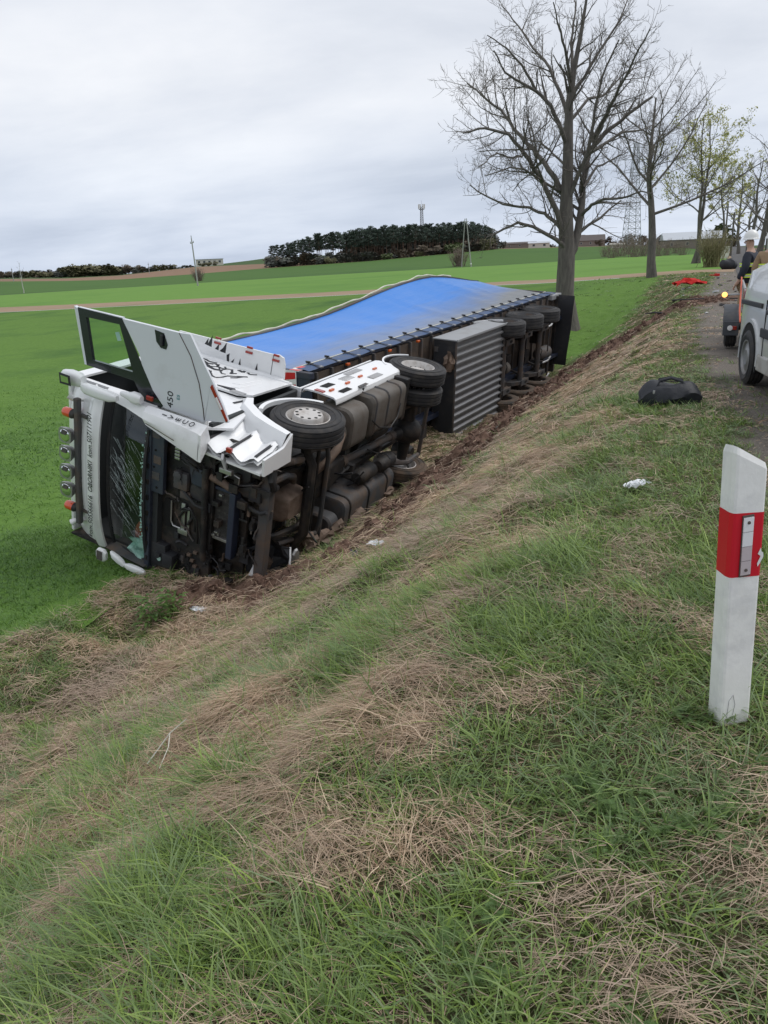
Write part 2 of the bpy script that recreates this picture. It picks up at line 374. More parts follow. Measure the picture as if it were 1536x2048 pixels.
def field_material(name, c1, c2, scale, stretch, c3=None, s3=.05, bump=.3):
    m = bpy.data.materials.new(name); m.use_nodes = True; nt = m.node_tree; N = nt.nodes; L = nt.links; b = N['Principled BSDF']
    b.inputs['Roughness'].default_value = .9; b.inputs['Specular IOR Level'].default_value = .06
    tc = N.new('ShaderNodeTexCoord'); mp = N.new('ShaderNodeMapping'); mp.inputs['Scale'].default_value = stretch; L.new(tc.outputs['Object'], mp.inputs[0])
    def nz(v, s, d=6, r=.65):
        n = N.new('ShaderNodeTexNoise'); n.inputs['Scale'].default_value = s; n.inputs['Detail'].default_value = d; n.inputs['Roughness'].default_value = r; L.new(v, n.inputs['Vector']); return n.outputs['Fac']
    def ramp(f, a, z):
        n = N.new('ShaderNodeMapRange'); n.inputs[1].default_value = a; n.inputs[2].default_value = z; L.new(f, n.inputs[0]); return n.outputs[0]
    mx = N.new('ShaderNodeMix'); mx.data_type = 'RGBA'; L.new(ramp(nz(mp.outputs[0], scale), .3, .7), mx.inputs[0]); mx.inputs[6].default_value = (*c1, 1); mx.inputs[7].default_value = (*c2, 1)
    cur = mx.outputs[2]
    if c3:
        m2 = N.new('ShaderNodeMix'); m2.data_type = 'RGBA'; L.new(ramp(nz(tc.outputs['Object'], s3, 5), .5, .72), m2.inputs[0]); L.new(cur, m2.inputs[6]); m2.inputs[7].default_value = (*c3, 1); cur = m2.outputs[2]
    L.new(cur, b.inputs['Base Color'])
    if bump:
        bp = N.new('ShaderNodeBump'); bp.inputs['Strength'].default_value = bump; bp.inputs['Distance'].default_value = .08; L.new(nz(mp.outputs[0], scale*2.5), bp.inputs['Height']); L.new(bp.outputs[0], b.inputs['Normal'])
    MATS[name] = m; return m
field_material('crop_near', (0.086, 0.165, 0.034), (0.126, 0.222, 0.050), 5.0, (1, 1, 1), (0.058, 0.122, 0.034), .16)
field_material('crop_mid', (0.118, 0.232, 0.050), (0.148, 0.265, 0.062), .5, (1, 2.5, 1), (0.096, 0.195, 0.045), .03)
field_material('crop_dark', (0.066, 0.130, 0.036), (0.080, 0.148, 0.042), .25, (1, 3, 1), (0.056, 0.112, 0.036), .02)
field_material('ploughed', (0.205, 0.135, 0.092), (0.26, 0.175, 0.12), .2, (1, 4, 1), (0.17, 0.12, 0.085), .015)
field_material('track_soil', (0.27, 0.195, 0.135), (0.34, 0.255, 0.18), .5, (1, 4, 1), (0.22, 0.19, 0.115), .12)
field_material('far_land', (0.05, 0.09, 0.035), (0.07, 0.11, 0.045), .05, (1, 1, 1))
field_material('asphalt', (0.085, 0.085, 0.09), (0.13, 0.13, 0.13), 30, (1, 1, 1), (0.16, 0.145, 0.125), .6, .25)
def bank_material():
    m = bpy.data.materials.new('bank_soil'); m.use_nodes = True; nt = m.node_tree; N = nt.nodes; L = nt.links; b = N['Principled BSDF']
    b.inputs['Roughness'].default_value = .95; b.inputs['Specular IOR Level'].default_value = .1
    tc = N.new('ShaderNodeTexCoord')
    def nz(s, d=6, r=.65):
        n = N.new('ShaderNodeTexNoise'); n.inputs['Scale'].default_value = s; n.inputs['Detail'].default_value = d; n.inputs['Roughness'].default_value = r; L.new(tc.outputs['Object'], n.inputs['Vector']); return n.outputs['Fac']
    def ramp(f, a, z):
        n = N.new('ShaderNodeMapRange'); n.inputs[1].default_value = a; n.inputs[2].default_value = z; L.new(f, n.inputs[0]); return n.outputs[0]
    def mix(f, a, c):
        n = N.new('ShaderNodeMix'); n.data_type = 'RGBA'; L.new(f, n.inputs[0])
        for i, v in ((6, a), (7, c)):
            if isinstance(v, tuple): n.inputs[i].default_value = (*v, 1)
            else: L.new(v, n.inputs[i])
        return n.outputs[2]
    thatch = mix(ramp(nz(22), .35, .65), (0.055, 0.068, 0.026), (0.15, 0.115, 0.075))
    thatch = mix(ramp(nz(1.2, 3), .4, .7), thatch, (0.06, 0.085, 0.028))
    soil = mix(ramp(nz(14), .3, .7), (0.10, 0.060, 0.044), (0.235, 0.155, 0.118))
    grav = mix(ramp(nz(60, 3), .35, .65), (0.115, 0.102, 0.088), (0.24, 0.215, 0.19))
    a1 = N.new('ShaderNodeAttribute'); a1.attribute_name = 'dirt'; a2 = N.new('ShaderNodeAttribute'); a2.attribute_name = 'gravel'
    a3 = N.new('ShaderNodeAttribute'); a3.attribute_name = 'crop'; crop = mix(ramp(nz(5), .3, .7), (0.086, 0.165, 0.034), (0.126, 0.222, 0.050))
    c = mix(a2.outputs['Fac'], thatch, grav); c = mix(a3.outputs['Fac'], c, crop); c = mix(a1.outputs['Fac'], c, soil); L.new(c, b.inputs['Base Color'])
    bp = N.new('ShaderNodeBump'); bp.inputs['Strength'].default_value = .9; bp.inputs['Distance'].default_value = .04; L.new(nz(26, 8, .7), bp.inputs['Height']); L.new(bp.outputs[0], b.inputs['Normal'])
    MATS['bank_soil'] = m
bank_material()
def gravel_mask(x, y): return np.clip((x-(-0.1+np.interp(y, [0, 5, 7.5, 10, 14, 20, 28], [.75, .5, .2, -.15, -.45, -.6, -.7])) + (fbm(x*2+50, y*2, 4)-.5)*.9)*2.5, 0, 1)
def crop_mask(x, y): return sstep(26.5, 30, y+(fbm(x*.8, y*.8, 3)-.5)*4)*sstep(-3.2, -4.1, x+(fbm(x*1.5+9, y*1.5, 3)-.5)*1.2)
def sheet(name, X, Y, m, fine=True, dz=0.0, attrs=None, smooth=True):
    Z = H(X, Y, fine)+dz
    if attrs and 'dirt' in attrs:
        d = attrs['dirt']; Z = Z+d*((fbm(X*3.5, Y*3.5, 4)-.5)*.42+.05+(fbm(X*11, Y*11, 3)-.5)*.14)
    n, k = X.shape; idx = np.arange(n*k).reshape(n, k)
    q = np.stack([idx[:-1, :-1], idx[1:, :-1], idx[1:, 1:], idx[:-1, 1:]], -1).reshape(-1, 4)
    me = bpy.data.meshes.new(name); me.vertices.add(n*k); me.vertices.foreach_set('co', np.stack([X, Y, Z], -1).ravel())
    me.loops.add(len(q)*4); me.loops.foreach_set('vertex_index', q.ravel()); me.polygons.add(len(q))
    me.polygons.foreach_set('loop_start', np.arange(len(q))*4); me.polygons.foreach_set('loop_total', np.full(len(q), 4)); me.update(calc_edges=True)
    me.polygons.foreach_set('use_smooth', np.full(len(q), smooth)); me.materials.append(MATS[m])
    if me.polygons[0].normal.z < 0: me.flip_normals()
    for a, v in (attrs or {}).items():
        at = me.attributes.new(a, 'FLOAT', 'POINT'); at.data.foreach_set('value', v.ravel().astype(np.float32))
    o = bpy.data.objects.new(name, me); COL.objects.link(o); o['kind'] = 'structure'; return o
ys = np.concatenate([np.arange(-8, 0.4, .5), np.arange(.4, 14, .09), np.arange(14, 34, .14), np.arange(34, 64.1, .5)])
xs = np.concatenate([np.arange(TOE-.05, -0.0, .09), np.arange(0, .86, .14)])
X, Y = np.meshgrid(xs, ys, indexing='ij')
sheet('embankment', X, Y, 'bank_soil', True, 0, {'dirt': dirt_mask(X, Y), 'gravel': gravel_mask(X, Y), 'crop': crop_mask(X, Y)})
# near field, graded outwards
xs = -(-TOE+np.concatenate([np.arange(0, 10, .25), 10*np.power(1.09, np.arange(1, 34))])); xs[0] = TOE+.06
T = np.linspace(0, 1, 120)**1.5
X = np.repeat(xs[:, None], len(T), 1); Y = -25+(track_y(X)+25)*T[None, :]
sheet('crop_field', X, Y, 'crop_near', True)
T = np.linspace(0, 1, 5); xs2 = np.concatenate([xs[::-1], np.arange(-6, .7, .6)])
X = np.repeat(xs2[:, None], 5, 1); Y = track_y(X)+TRACK_W*T[None, :]
sheet('farm_track', X, Y, 'track_soil', False, 0.012)
# bands beyond the track, polar
az = np.concatenate([np.linspace(-1.5, AZ[1], 30)[:-1], np.linspace(AZ[1], .2, 150), np.linspace(.2, 1.45, 26)[1:]])
def band(name, ra, rb, m, n, dz=0.0):
    T = np.linspace(0, 1, n)[None, :]; a = az[:, None]; R0 = ra(az)[:, None]; R1 = rb(az)[:, None]; R = R0+(R1-R0)*T
    sheet(name, np.sin(a)*R, np.cos(a)*R, m, False, dz)
def r_track_far(a):
    k = np.cos(a); s = np.sin(a); den = np.where(a < 0, k+.105*s, k); return np.minimum((64.1-np.where(a < 0, .21, 0))/np.maximum(den, .3), 190)
band('crop_field', r_track_far, lambda a: tab('rd', a)-1.5, 'crop_mid', 24)
band('ditch_edge', lambda a: tab('rd', a)-1.5, lambda a: tab('rd', a)+1.5, 'far_land', 3)
band('crop_field', lambda a: tab('rd', a)+1.5, lambda a: tab('r4', a), 'crop_dark', 16)
band('ploughed_field', lambda a: tab('r4', a), lambda a: tab('r5', a), 'ploughed', 10)
band('far_land', lambda a: tab('r5', a), lambda a: tab('r6', a)*0+3000, 'far_land', 24)
# road and right-hand verge
def road_sheet(name, x0, x1, y0, y1, m, z, nx=6, ny=90):
    X, Y = np.meshgrid(np.linspace(x0, x1, nx), y0+(y1-y0)*np.linspace(0, 1, ny)**1.6, indexing='ij')
    ob = sheet(name, X, Y, m, False, z); 
    co = np.empty(len(ob.data.vertices)*3); ob.data.vertices.foreach_get('co', co); co = co.reshape(-1, 3); co[:, 2] = z+np.maximum(0, (co[:, 1]-90)*0.004); ob.data.vertices.foreach_set('co', co.ravel()); return ob
road_sheet('road', .72, 6.7, -20, 420, 'asphalt', .018)
road_sheet('road_verge', 6.6, 60, -20, 64, 'crop_dark', .004)
road_sheet('road_verge', .2, .9, 60, 420, 'track_soil', .010, 3)
# ------------------------------------------------------------ overturned tractor unit (local x forward, y to its left side (now up), z its height)
def pose_matrix(x, y, z, yaw, roll, pitch):
    a, r, t = RAD(yaw), RAD(roll), RAD(pitch)
    F = Vector((sin(a)*cos(t), -cos(a)*cos(t), sin(t))); L0 = Vector((0, 0, 1)); L0 = (L0-F*L0.dot(F)).normalized(); U0 = F.cross(L0)
    U = U0*cos(r)-L0*sin(r); L = L0*cos(r)+U0*sin(r)
    return Matrix(((F[0], L[0], U[0], x), (F[1], L[1], U[1], y), (F[2], L[2], U[2], z), (0, 0, 0, 1)))
TRUCK = empty('truck_tractor', label='white truck tractor lying on its side, cab door open upward, underside showing', cat='truck')
TRUCK.matrix_world = pose_matrix(-5.0, 8.99, -2.81, -2.74, -13.71, -2.55)
def P(name, m, fn, parent=TRUCK, **k):
    b = MB(); fn(b); o = b.build(name, m, parent)
    return o
# --- wheels -----------------------------------------------------------
def tyre_profile(r, w, rim):
    h = w/2; g = .012
    pr = [(rim, -h*.78), (rim+.03, -h*.93), (rim+.5*(r-rim), -h), (r-.06, -h*.95), (r-.022, -h*.86)]
    for k in (-.62, -.22, .22, .62):
        c = k*h; e = .045*h
        pr += [(r-.002*abs(k), c-e*1.6), (r-.016, c-e), (r-.016, c+e), (r-.002*abs(k), c+e*1.6)]
    pr += [(r-.022, h*.86), (r-.06, h*.95), (rim+.5*(r-rim), h), (rim+.03, h*.93), (rim, h*.78)]
    return pr
def wheel_meshes(tag_, r, w, rim, style):
    t = MB(); t.lathe(tyre_profile(r, w, rim), (0, 0, 0), 'y', 56)
    # raised sidewall rings
    for q in (.35, .72): t.lathe([(rim+(r-rim)*q-.008, w/2*.985), (rim+(r-rim)*q, w/2*1.03), (rim+(r-rim)*q+.008, w/2*.985)], (0, 0, 0), 'y', 56)
    rm = MB(); h = w/2
    if style == 'front':      # outset disc with hand holes
        rm.lathe([(rim, -h*.8), (rim+.012, h*.80), (rim-.004, h*.86), (rim-.022, h*.5), (rim-.04, h*-.05), (.212, h*.0), (.205, h*.85), (.19, h*1.02), (.0, h*1.04)], (0, 0, 0), 'y', 48)
    elif style == 'drive':
        rm.lathe([(rim, -h*.8), (rim+.012, h*.80), (rim-.004, h*.86), (rim-.03, h*.55), (rim-.06, -h*.1), (.17, -h*.55), (.16, h*.2), (.13, h*.35), (0, h*.38)], (0, 0, 0), 'y', 48)
    else:
        rm.lathe([(rim, -h*.8), (rim+.012, h*.80), (rim-.004, h*.86), (rim-.025, h*.5), (rim-.06, h*.05), (.17, -h*.3), (.15, h*.25), (.0, h*.27)], (0, 0, 0), 'y', 48)
    nut = MB()
    if style == 'front':
        for k in range(10):
            a = 2*pi*k/10; nut.lathe([(.024, h*1.0), (.024, h*1.028), (0, h*1.028)], (.155*cos(a), 0, .155*sin(a)), 'y', 10)
            b = a+pi/10; rr = .231; nut.ell((rr*cos(b), h*.0, rr*sin(b)), (.022, .03, .022), 8, 6)
    else:
        for k in range(10):
            a = 2*pi*k/10; rr = .145; nut.lathe([(.016, -h*.5), (.016, h*.36), (0, h*.37)], (rr*cos(a), 0, rr*sin(a)), 'y', 8)
            b = a+pi/10; nut.ell(((rim-.075)*cos(b), -h*.02 if style == 'drive' else h*.06, (rim-.075)*sin(b)), (.024, .02, .024), 8, 6)
    return t.mesh('tyre', 'rubber'), rm.mesh('rim', 'rim_paint'), nut.mesh('wheel_nuts', 'dark_hole')
WM = {'front': wheel_meshes('f', .505, .315, .29, 'front'), 'drive': wheel_meshes('d', .505, .29, .285, 'drive'), 'trail': wheel_meshes('t', .535, .385, .29, 'trail')}
WM['trail'][1].materials[0] = MATS['grimy_grey']
for q in WM.values():
    for me in q: me.set_sharp_from_angle(angle=RAD(35))
def wheel(parent, style, c, out=1, steer=0.0, muddy=False):
    ty, rm, nt = WM[style]; mt = Matrix.Translation(c) @ Matrix.Rotation(steer, 4, 'Z') @ (Matrix.Identity(4) if out > 0 else Matrix.Rotation(pi, 4, 'Z'))
    w = inst(ty, 'wheel', parent, mt)
    if muddy: w.data = ty.copy(); w.data.materials[0] = MATS['rubber_muddy']
    inst(rm, 'rim', w); inst(nt, 'wheel_nuts', w)['kind'] = 'stuff'; return w
wheel(TRUCK, 'front', (0, 2.32, .5), 1, RAD(-4)); wheel(TRUCK, 'front', (0, .18, .5), -1, RAD(-4), True)
wheel(TRUCK, 'drive', (-3.7, 2.335, .5), 1); wheel(TRUCK, 'drive', (-3.7, 1.995, .5), -1)
wheel(TRUCK, 'drive', (-3.7, .165, .5), -1, 0, True); wheel(TRUCK, 'drive', (-3.7, .505, .5), 1, 0, True)
# --- chassis ------------------------------------------------------------
for yy in (.84, 1.60): P('frame_rail', 'grimy_black', lambda b: b.box(-4.85, 1.0, yy, yy+.08, .78, 1.05, .008))
for xx in (-.75, -1.9, -2.9, -4.7): P('cross_member', 'grimy_black', lambda b: b.box(xx-.08, xx+.08, .92, 1.6, .82, .98, .01))
def f_axle(b):
    b.tube([(0, .34, .5), (0, .55, .47), (0, .72, .36), (0, 1.78, .36), (0, 1.95, .47), (0, 2.16, .5)], .075, 8)
    b.tube([(-.28, .4, .42), (-.28, 2.1, .42)], .028, 8)
P('front_axle', 'grimy_black', f_axle)
P('stabiliser_bar', 'grimy_grey', lambda b: b.tube([(.35, .62, .55), (-.42, .55, .38), (-.47, .75, .36), (-.47, 1.75, .36), (-.42, 1.95, .38), (.35, 1.88, .55)], .035, 8))
P('steering_link', 'grimy_grey', lambda b: b.tube([(-.62, .25, .42), (-.62, 2.05, .46)], .03, 8))
for yy in (.78, 1.72):
    P('leaf_spring', 'grimy_black', lambda b: b.tube([(.75, yy, .72), (.4, yy, .55), (0, yy, .47), (-.45, yy, .56), (-.85, yy, .74)], .05, 6))
P('rear_axle', 'grimy_black', lambda b: (b.tube([(-3.7, .7, .5), (-3.7, 1.05, .5), (-3.7, 1.45, .5), (-3.7, 1.8, .5)], [.09, .12, .12, .09], 12), b.ell((-3.72, 1.25, .5), (.27, .24, .27), 18, 12), b.tube([(-3.42, 1.25, .55), (-3.25, 1.25, .57)], [.13, .075], 12)))
P('propshaft', 'grimy_grey', lambda b: (b.tube([(-1.5, 1.25, .66), (-1.62, 1.25, .655), (-1.64, 1.25, .65), (-3.12, 1.25, .58), (-3.14, 1.25, .58), (-3.3, 1.25, .57)], [.09, .09, .062, .062, .085, .085], 14)))
P('gearbox', 'grimy_black', lambda b: b.ring([[(x, 1.25+px*w, .74+pz*h) for px, pz in rrect(1, 1, .2)] for x, w, h in ((-.35, .5, .5), (-.7, .55, .56), (-1.1, .42, .46), (-1.45, .3, .34))]))
P('oil_pan', 'rust_tan', lambda b: b.ring([[(.18+px*w, 1.2+py*d, z) for px, py in rrect(1, 1, .18)] for z, w, d in ((.42, .42, .30), (.5, .56, .40), (.72, .6, .44))]))
P('engine_block', 'grimy_black', lambda b: (b.box(-.35, .85, .98, 1.58, .66, 1.25, .04), b.box(-.2, .6, 1.5, 1.75, .8, 1.1, .03), b.box(.1, .7, .75, 1.0, .7, 1.0, .03)))
P('engine_pipe', 'grimy_grey', lambda b: (b.tube([(.75, 1.72, .5), (.55, 1.78, .42), (.35, 1.7, .42), (.2, 1.55, .5)], .045, 8), b.tube([(.62, 1.9, .55), (.5, 1.98, .38), (.3, 1.95, .36), (.15, 1.8, .5)], .05, 10)))
P('exhaust_pipe', 'rust_tan', lambda b: b.tube([(-.35, 1.45, .55), (-.55, 1.62, .42), (-.75, 1.78, .38), (-.92, 1.95, .42), (-.98, 2.05, .52), (-1.0, 2.1, .7)], .06, 12))
def rbox(b, x0, x1, y0, y1, z0, z1, r=.09, dome=0.0):
    w, h = y1-y0, z1-z0; cy, cz = (y0+y1)/2, (z0+z1)/2; o = rrect(w, h, r, 4)
    S = [(x0, .90), (x0+.03, 1), (x1-.03, 1), (x1, .90)]
    b.ring([[(x, cy+p*s, cz+q*s) for p, q in o] for x, s in S])
P('silencer', 'tank_grey', lambda b: (rbox(b, -1.62, -1.08, 1.62, 2.28, .34, .98, .17), b.tube([(-1.06, 1.9, .62), (-1.0, 1.9, .62)], [.22, .2], 18)))
o = P('fuel_tank', 'tank_grey', lambda b: rbox(b, -2.95, -1.75, 1.68, 2.34, .33, .98, .12))
for xx in (-1.82, -2.25, -2.7): P('tank_strap', 'grimy_grey', lambda b: rbox(b, xx-.04, xx+.04, 1.66, 2.36, .312, 1.0, .13), o)
P('filler_neck', 'black_plastic', lambda b: b.lathe([(.07, 0), (.075, .05), (.06, .055), (0, .055)], (-1.86, 2.35, .68), 'y', 18), o)
P('hose', 'wire', lambda b: b.tube([(-1.7, 2.0, .32), (-1.9, 1.85, .27), (-2.3, 1.75, .25), (-2.6, 1.85, .28), (-2.72, 2.05, .31)], .012, 6), o)
P('battery_box', 'grimy_black', lambda b: (b.box(-3.12, -2.98, 1.66, 2.38, .36, 1.1, .02)))
o = P('fuel_tank', 'grimy_grey', lambda b: rbox(b, -3.0, -1.15, .06, .78, .30, 1.0, .14))
for xx in (-1.35, -2.0, -2.7): P('tank_strap', 'grimy_black', lambda b: rbox(b, xx-.04, xx+.04, .04, .80, .282, 1.02, .15), o)
P('reservoir', 'grimy_grey', lambda b: rbox(b, -1.08, -.8, .15, .62, .34, .85, .12))
for yy, z0, a, c in ((.95, .46, -1.75, -2.35), (.98, .40, -2.4, -2.95), (1.5, .62, -2.3, -2.9)):
    P('air_reservoir', 'grimy_black', lambda b: b.lathe([(.0, a), (.09, a-.015), (.125, a-.06), (.125, c+.06), (.09, c+.015), (0, c)], (0, yy, z0), 'x', 18))
for yy in (.62, 1.86): P('air_spring', 'grimy_black', lambda b: b.lathe([(0, -.2), (.12, -.2), (.15, -.12), (.13, 0), (.15, .1), (.12, .18), (0, .18)], (-4.25, yy, .72), 'z', 16))
P('suspension_arm', 'grimy_grey', lambda b: (b.tube([(-4.3, .62, .42), (-3.7, .66, .38), (-3.0, .78, .6)], .05, 8), b.tube([(-4.3, 1.86, .42), (-3.7, 1.84, .38), (-3.0, 1.7, .6)], .05, 8), b.tube([(-4.35, .6, .42), (-4.35, 1.9, .42)], .04, 8)))
P('fifth_wheel', 'grimy_black', lambda b: b.box(-3.5, -2.7, .8, 1.7, 1.07, 1.18, .03))
# --- left side skirt (faces up) with openings and marker lamps -----------
def skirt(b):
    n = 14
    prof = [(.605, 2.36), (.62, 2.41), (.66, 2.435), (.9, 2.45), (1.1, 2.445), (1.165, 2.43), (1.18, 2.39)]
    rows = []
    for z, y in prof: rows.append([(-.98-(2.38)*i/n, y, z-.004*sin(i)) for i in range(n+1)])
    b.grid(rows); rows2 = [[(p[0], p[1]-.025, p[2]) for p in r] for r in rows]; b.grid(rows2, flip=True)
    for a, c in ((rows[0], rows2[0]), (rows[-1], rows2[-1])): b.grid([a, c])
    b.grid([[r[0] for r in rows], [r[0] for r in rows2]]); b.grid([[r[-1] for r in rows], [r[-1] for r in rows2]])
sk = P('side_skirt', 'white_clean', skirt)
P('skirt_gap', 'decal_black', lambda b: b.box(-3.3, -1.02, 2.37, 2.405, 1.185, 1.215), sk)
P('skirt_rail', 'white', lambda b: b.box(-3.34, -.98, 2.36, 2.42, 1.22, 1.25, .008), sk)
for xa, za, w, h, m in ((-1.38, .98, .26, .11, 'dark_hole'), (-1.42, .70, .28, .08, 'dark_hole'), (-2.35, 1.06, .46, .10, 'alu'), (-2.5, .73, .36, .10, 'alu')):
    P('skirt_opening', m, lambda b: b.prism([(xa-w/2, 2.451 if za > .8 else 2.441, za-h/2), (xa+w/2, 2.451 if za > .8 else 2.441, za-h/2), (xa+w/2+.03, 2.452, za+h/2), (xa-w/2+.03, 2.452, za+h/2)], (0, .004, 0)), sk)
for k in range(6): P('skirt_slot', 'alu', lambda b: b.box(-2.1+.0, -1.78, 2.449, 2.454, .90+.025*k, .908+.025*k), sk)
P('skirt_notch', 'grimy_grey', lambda b: b.prism([(-1.76, 2.437, .67), (-2.02, 2.437, .67), (-1.98, 2.447, .60), (-1.70, 2.447, .60)], (0, .006, 0)), sk)
for xa, za in ((-1.2, .82), (-1.72, .83), (-2.2, .86), (-2.8, .90)): P('marker_lamp', 'orange_lens', lambda b: b.box(xa-.06, xa+.06, 2.44, 2.475, za-.02, za+.02, .01), sk)
P('marker_lamp', 'red_lens', lambda b: b.box(-1.08, -.99, 2.43, 2.465, .85, 1.0, .012), sk)
# --- mudguards ------------------------------------------------------------
def arc_guard(b, cx, cz, r0, r1, y0, y1, a0, a1, n=14):
    S = []
    for i in range(n+1):
        a = RAD(a0+(a1-a0)*i/n); S.append([(cx+r0*cos(a), y0, cz+r0*sin(a)), (cx+r1*cos(a), y0, cz+r1*sin(a)), (cx+r1*cos(a), y1, cz+r1*sin(a)), (cx+r0*cos(a), y1, cz+r0*sin(a))])
    b.ring(S, smooth=False)
mg = P('mudguard', 'black_plastic', lambda b: arc_guard(b, 0, .5, .60, .625, 1.95, 2.40, 55, 190, 18))
for k in range(4): P('mudguard_rib', 'black_plastic', lambda b: arc_guard(b, 0, .5, .592, .60, 2.0+.09*k, 2.05+.09*k, 130, 188, 8), mg)
P('mudguard_lip', 'white_clean', lambda b: arc_guard(b, 0, .5, .60, .66, 2.40, 2.46, 62, 168, 18), mg)
mg = P('mudguard', 'black_plastic', lambda b: arc_guard(b, -3.7, .5, .58, .605, 1.9, 2.44, 35, 150, 16))
P('mudguard_lip', 'white_clean', lambda b: arc_guard(b, -3.7, .5, .60, .63, 2.40, 2.46, 40, 140, 18), mg)
# --- cab ------------------------------------------------------------
cab = P('cab', 'white', lambda b: (
    b.prism([(-.98, 2.43, 1.36), (-.05, 2.43, 1.42), (.06, 2.43, 1.6), (.06, 2.43, 3.45), (-.9, 2.43, 3.5)], (0, .03, 0)),
    b.prism([(.06, 2.43, 3.3), (1.24, 2.43, 3.3), (1.18, 2.40, 3.5), (.06, 2.43, 3.5)], (0, .03, 0)),
    b.box(-.98, -.95, .04, 2.43, 1.2, 3.5),
    b.box(-.95, 1.15, .06, 2.43, 3.5, 3.55, .02), b.box(1.08, 1.14, 2.36, 2.43, 1.3, 3.3)))
P('sill_panel', 'white_clean', lambda b: b.prism([(-.05, 2.41, 1.42), (.06, 2.41, 1.6), (.06, 2.41, 2.0), (1.1, 2.40, 2.0), (1.22, 2.36, 1.3), (.9, 2.34, 1.05), (.5, 2.38, 1.15), (.2, 2.41, 1.3)], (0, -.03, 0)), cab)
P('crushed_side', 'grimy_black', lambda b: b.box(-.95, 1.2, .03, .06, 1.2, 3.5), cab)
# pressed ribs and edge rolls of the sleeper wall
P('sleeper_roll', 'white', lambda b: b.tube([(-.93, 2.455, 1.38), (-.90, 2.465, 2.2), (-.88, 2.455, 3.4)], .03, 8), cab)
for k in range(2): P('pressed_rib', 'white', lambda b: b.tube([(-.72+.14*k, 2.457, 1.72-.08*k), (-.28+.14*k, 2.462, 1.80-.08*k), (-.24+.14*k, 2.457, 1.9-.08*k)], .010, 6), cab)
P('lock_handle', 'decal_black', lambda b: b.prism([(.0, 2.462, 1.98), (.02, 2.462, 1.72), (-.04, 2.462, 1.70), (-.06, 2.462, 1.72)], (0, .012, 0)), cab)
P('lock_plate', 'alu', lambda b: b.box(-.02, .08, 2.462, 2.472, 1.50, 1.72, .004), cab)
P('vent_slot', 'decal_black', lambda b: b.prism([(.30, 2.412, 1.50), (.12, 2.412, 1.46), (.12, 2.412, 1.42), (.30, 2.412, 1.46)], (0, .008, 0)), cab)
inr = P('cab_interior', 'interior', lambda b: (b.box(-.94, -.9, .1, 2.4, 1.25, 3.45), b.box(-.9, 1.1, .1, 2.4, 1.22, 1.28), b.box(-.9, 1.0, .065, .1, 1.25, 3.45), b.box(-.9, 1.0, .1, 2.4, 3.42, 3.46)), cab)
P('dashboard', 'interior', lambda b: b.ring([[(x, y, z) for x, z in ((1.26, 1.9), (.75, 1.9), (.7, 2.0), (.85, 2.12), (1.24, 2.1))] for y in (.12, 1.25, 2.36)], smooth=False), inr)
P('bunk_edge', 'interior_pale', lambda b: b.box(-.3, -.25, .1, 2.38, 2.28, 2.5, .03), inr)
for yy in (.65, 1.85): P('seat', 'interior', lambda b: (b.box(-.25, .3, yy-.25, yy+.25, 1.5, 1.7, .08), b.box(-.32, -.12, yy-.25, yy+.25, 1.65, 2.5, .08)), inr)
P('loose_cushion', 'red_brown', lambda b: b.ell((1.0, .42, 2.3), (.14, .2, .16), 14, 10), inr)
def towel(b):
    rows = [[(1.22+.03*sin(3*i+j), .14+.09*i, 2.12+.055*j+.03*sin(i*2.1)) for j in range(6)] for i in range(4)]
    b.grid(rows, smooth=False); b.grid([[(p[0]-.03, p[1], p[2]) for p in r] for r in rows], smooth=False, flip=True)
P('loose_towel', 'mint', towel, inr)
# windscreen
def ws_pt(u, v):       # u along width (0 right .. 1 left), v from bottom to top
    y = .14+(2.30-.14)*u + (.07)*v*(2*u-1)*.5; z = 2.05+.72*v; x = 1.37-.13*v-.28*abs(2*u-1)**2.6*.45
    return (x, y, z)
P('windscreen', 'glass', lambda b: b.grid([[ws_pt(i/20, j/8) for j in range(9)] for i in range(21)]), cab)
def ws_frame(b):
    rim = [ws_pt(i/20, 0) for i in range(21)]+[ws_pt(1, j/8) for j in range(1, 9)]+[ws_pt(i/20, 1) for i in range(19, -1, -1)]+[ws_pt(0, j/8) for j in range(7, 0, -1)]
    b.tube([(p[0]-.005, p[1], p[2]) for p in rim+rim[:1]], .028, 6)
P('windscreen_seal', 'black_plastic', ws_frame, cab)
def streaks(b):
    rnd = random.Random(5)
    for k in range(95):
        u = rnd.choice((rnd.gauss(.66, .09), rnd.gauss(.5, .13), rnd.uniform(.12, .8))); v = rnd.uniform(.3, .95); L = rnd.uniform(.015, .11); wd = rnd.uniform(.0006, .0017)
        pts = []
        for i in range(5):
            t = i/4; uu = min(.97, max(.03, u-L*.55*t-.03*t*t)); vv = max(.02, v-L*3.4*t); p = ws_pt(uu, vv); pts.append((p[0]+.006, p[1], p[2]))
        b.tube(pts, [wd, wd*.9, wd*.7, wd, wd*.3], 4, smooth=False)
P('glass_cracks', 'crack_white', streaks, cab)['kind'] = 'stuff'
def shards(b):
    rnd = random.Random(8)
    for k in range(110):
        u = rnd.gauss(.42, .13) if k < 80 else rnd.uniform(.1, .9); u = min(.95, max(.05, u)); p = ws_pt(u, abs(rnd.gauss(.02, .035))); s = rnd.uniform(.004, .012)
        b.box(p[0]+.01, p[0]+.01+s, p[1]-s, p[1]+s, p[2]-s, p[2]+s)
P('glass_crumbs', 'mint', shards, cab)['kind'] = 'stuff'
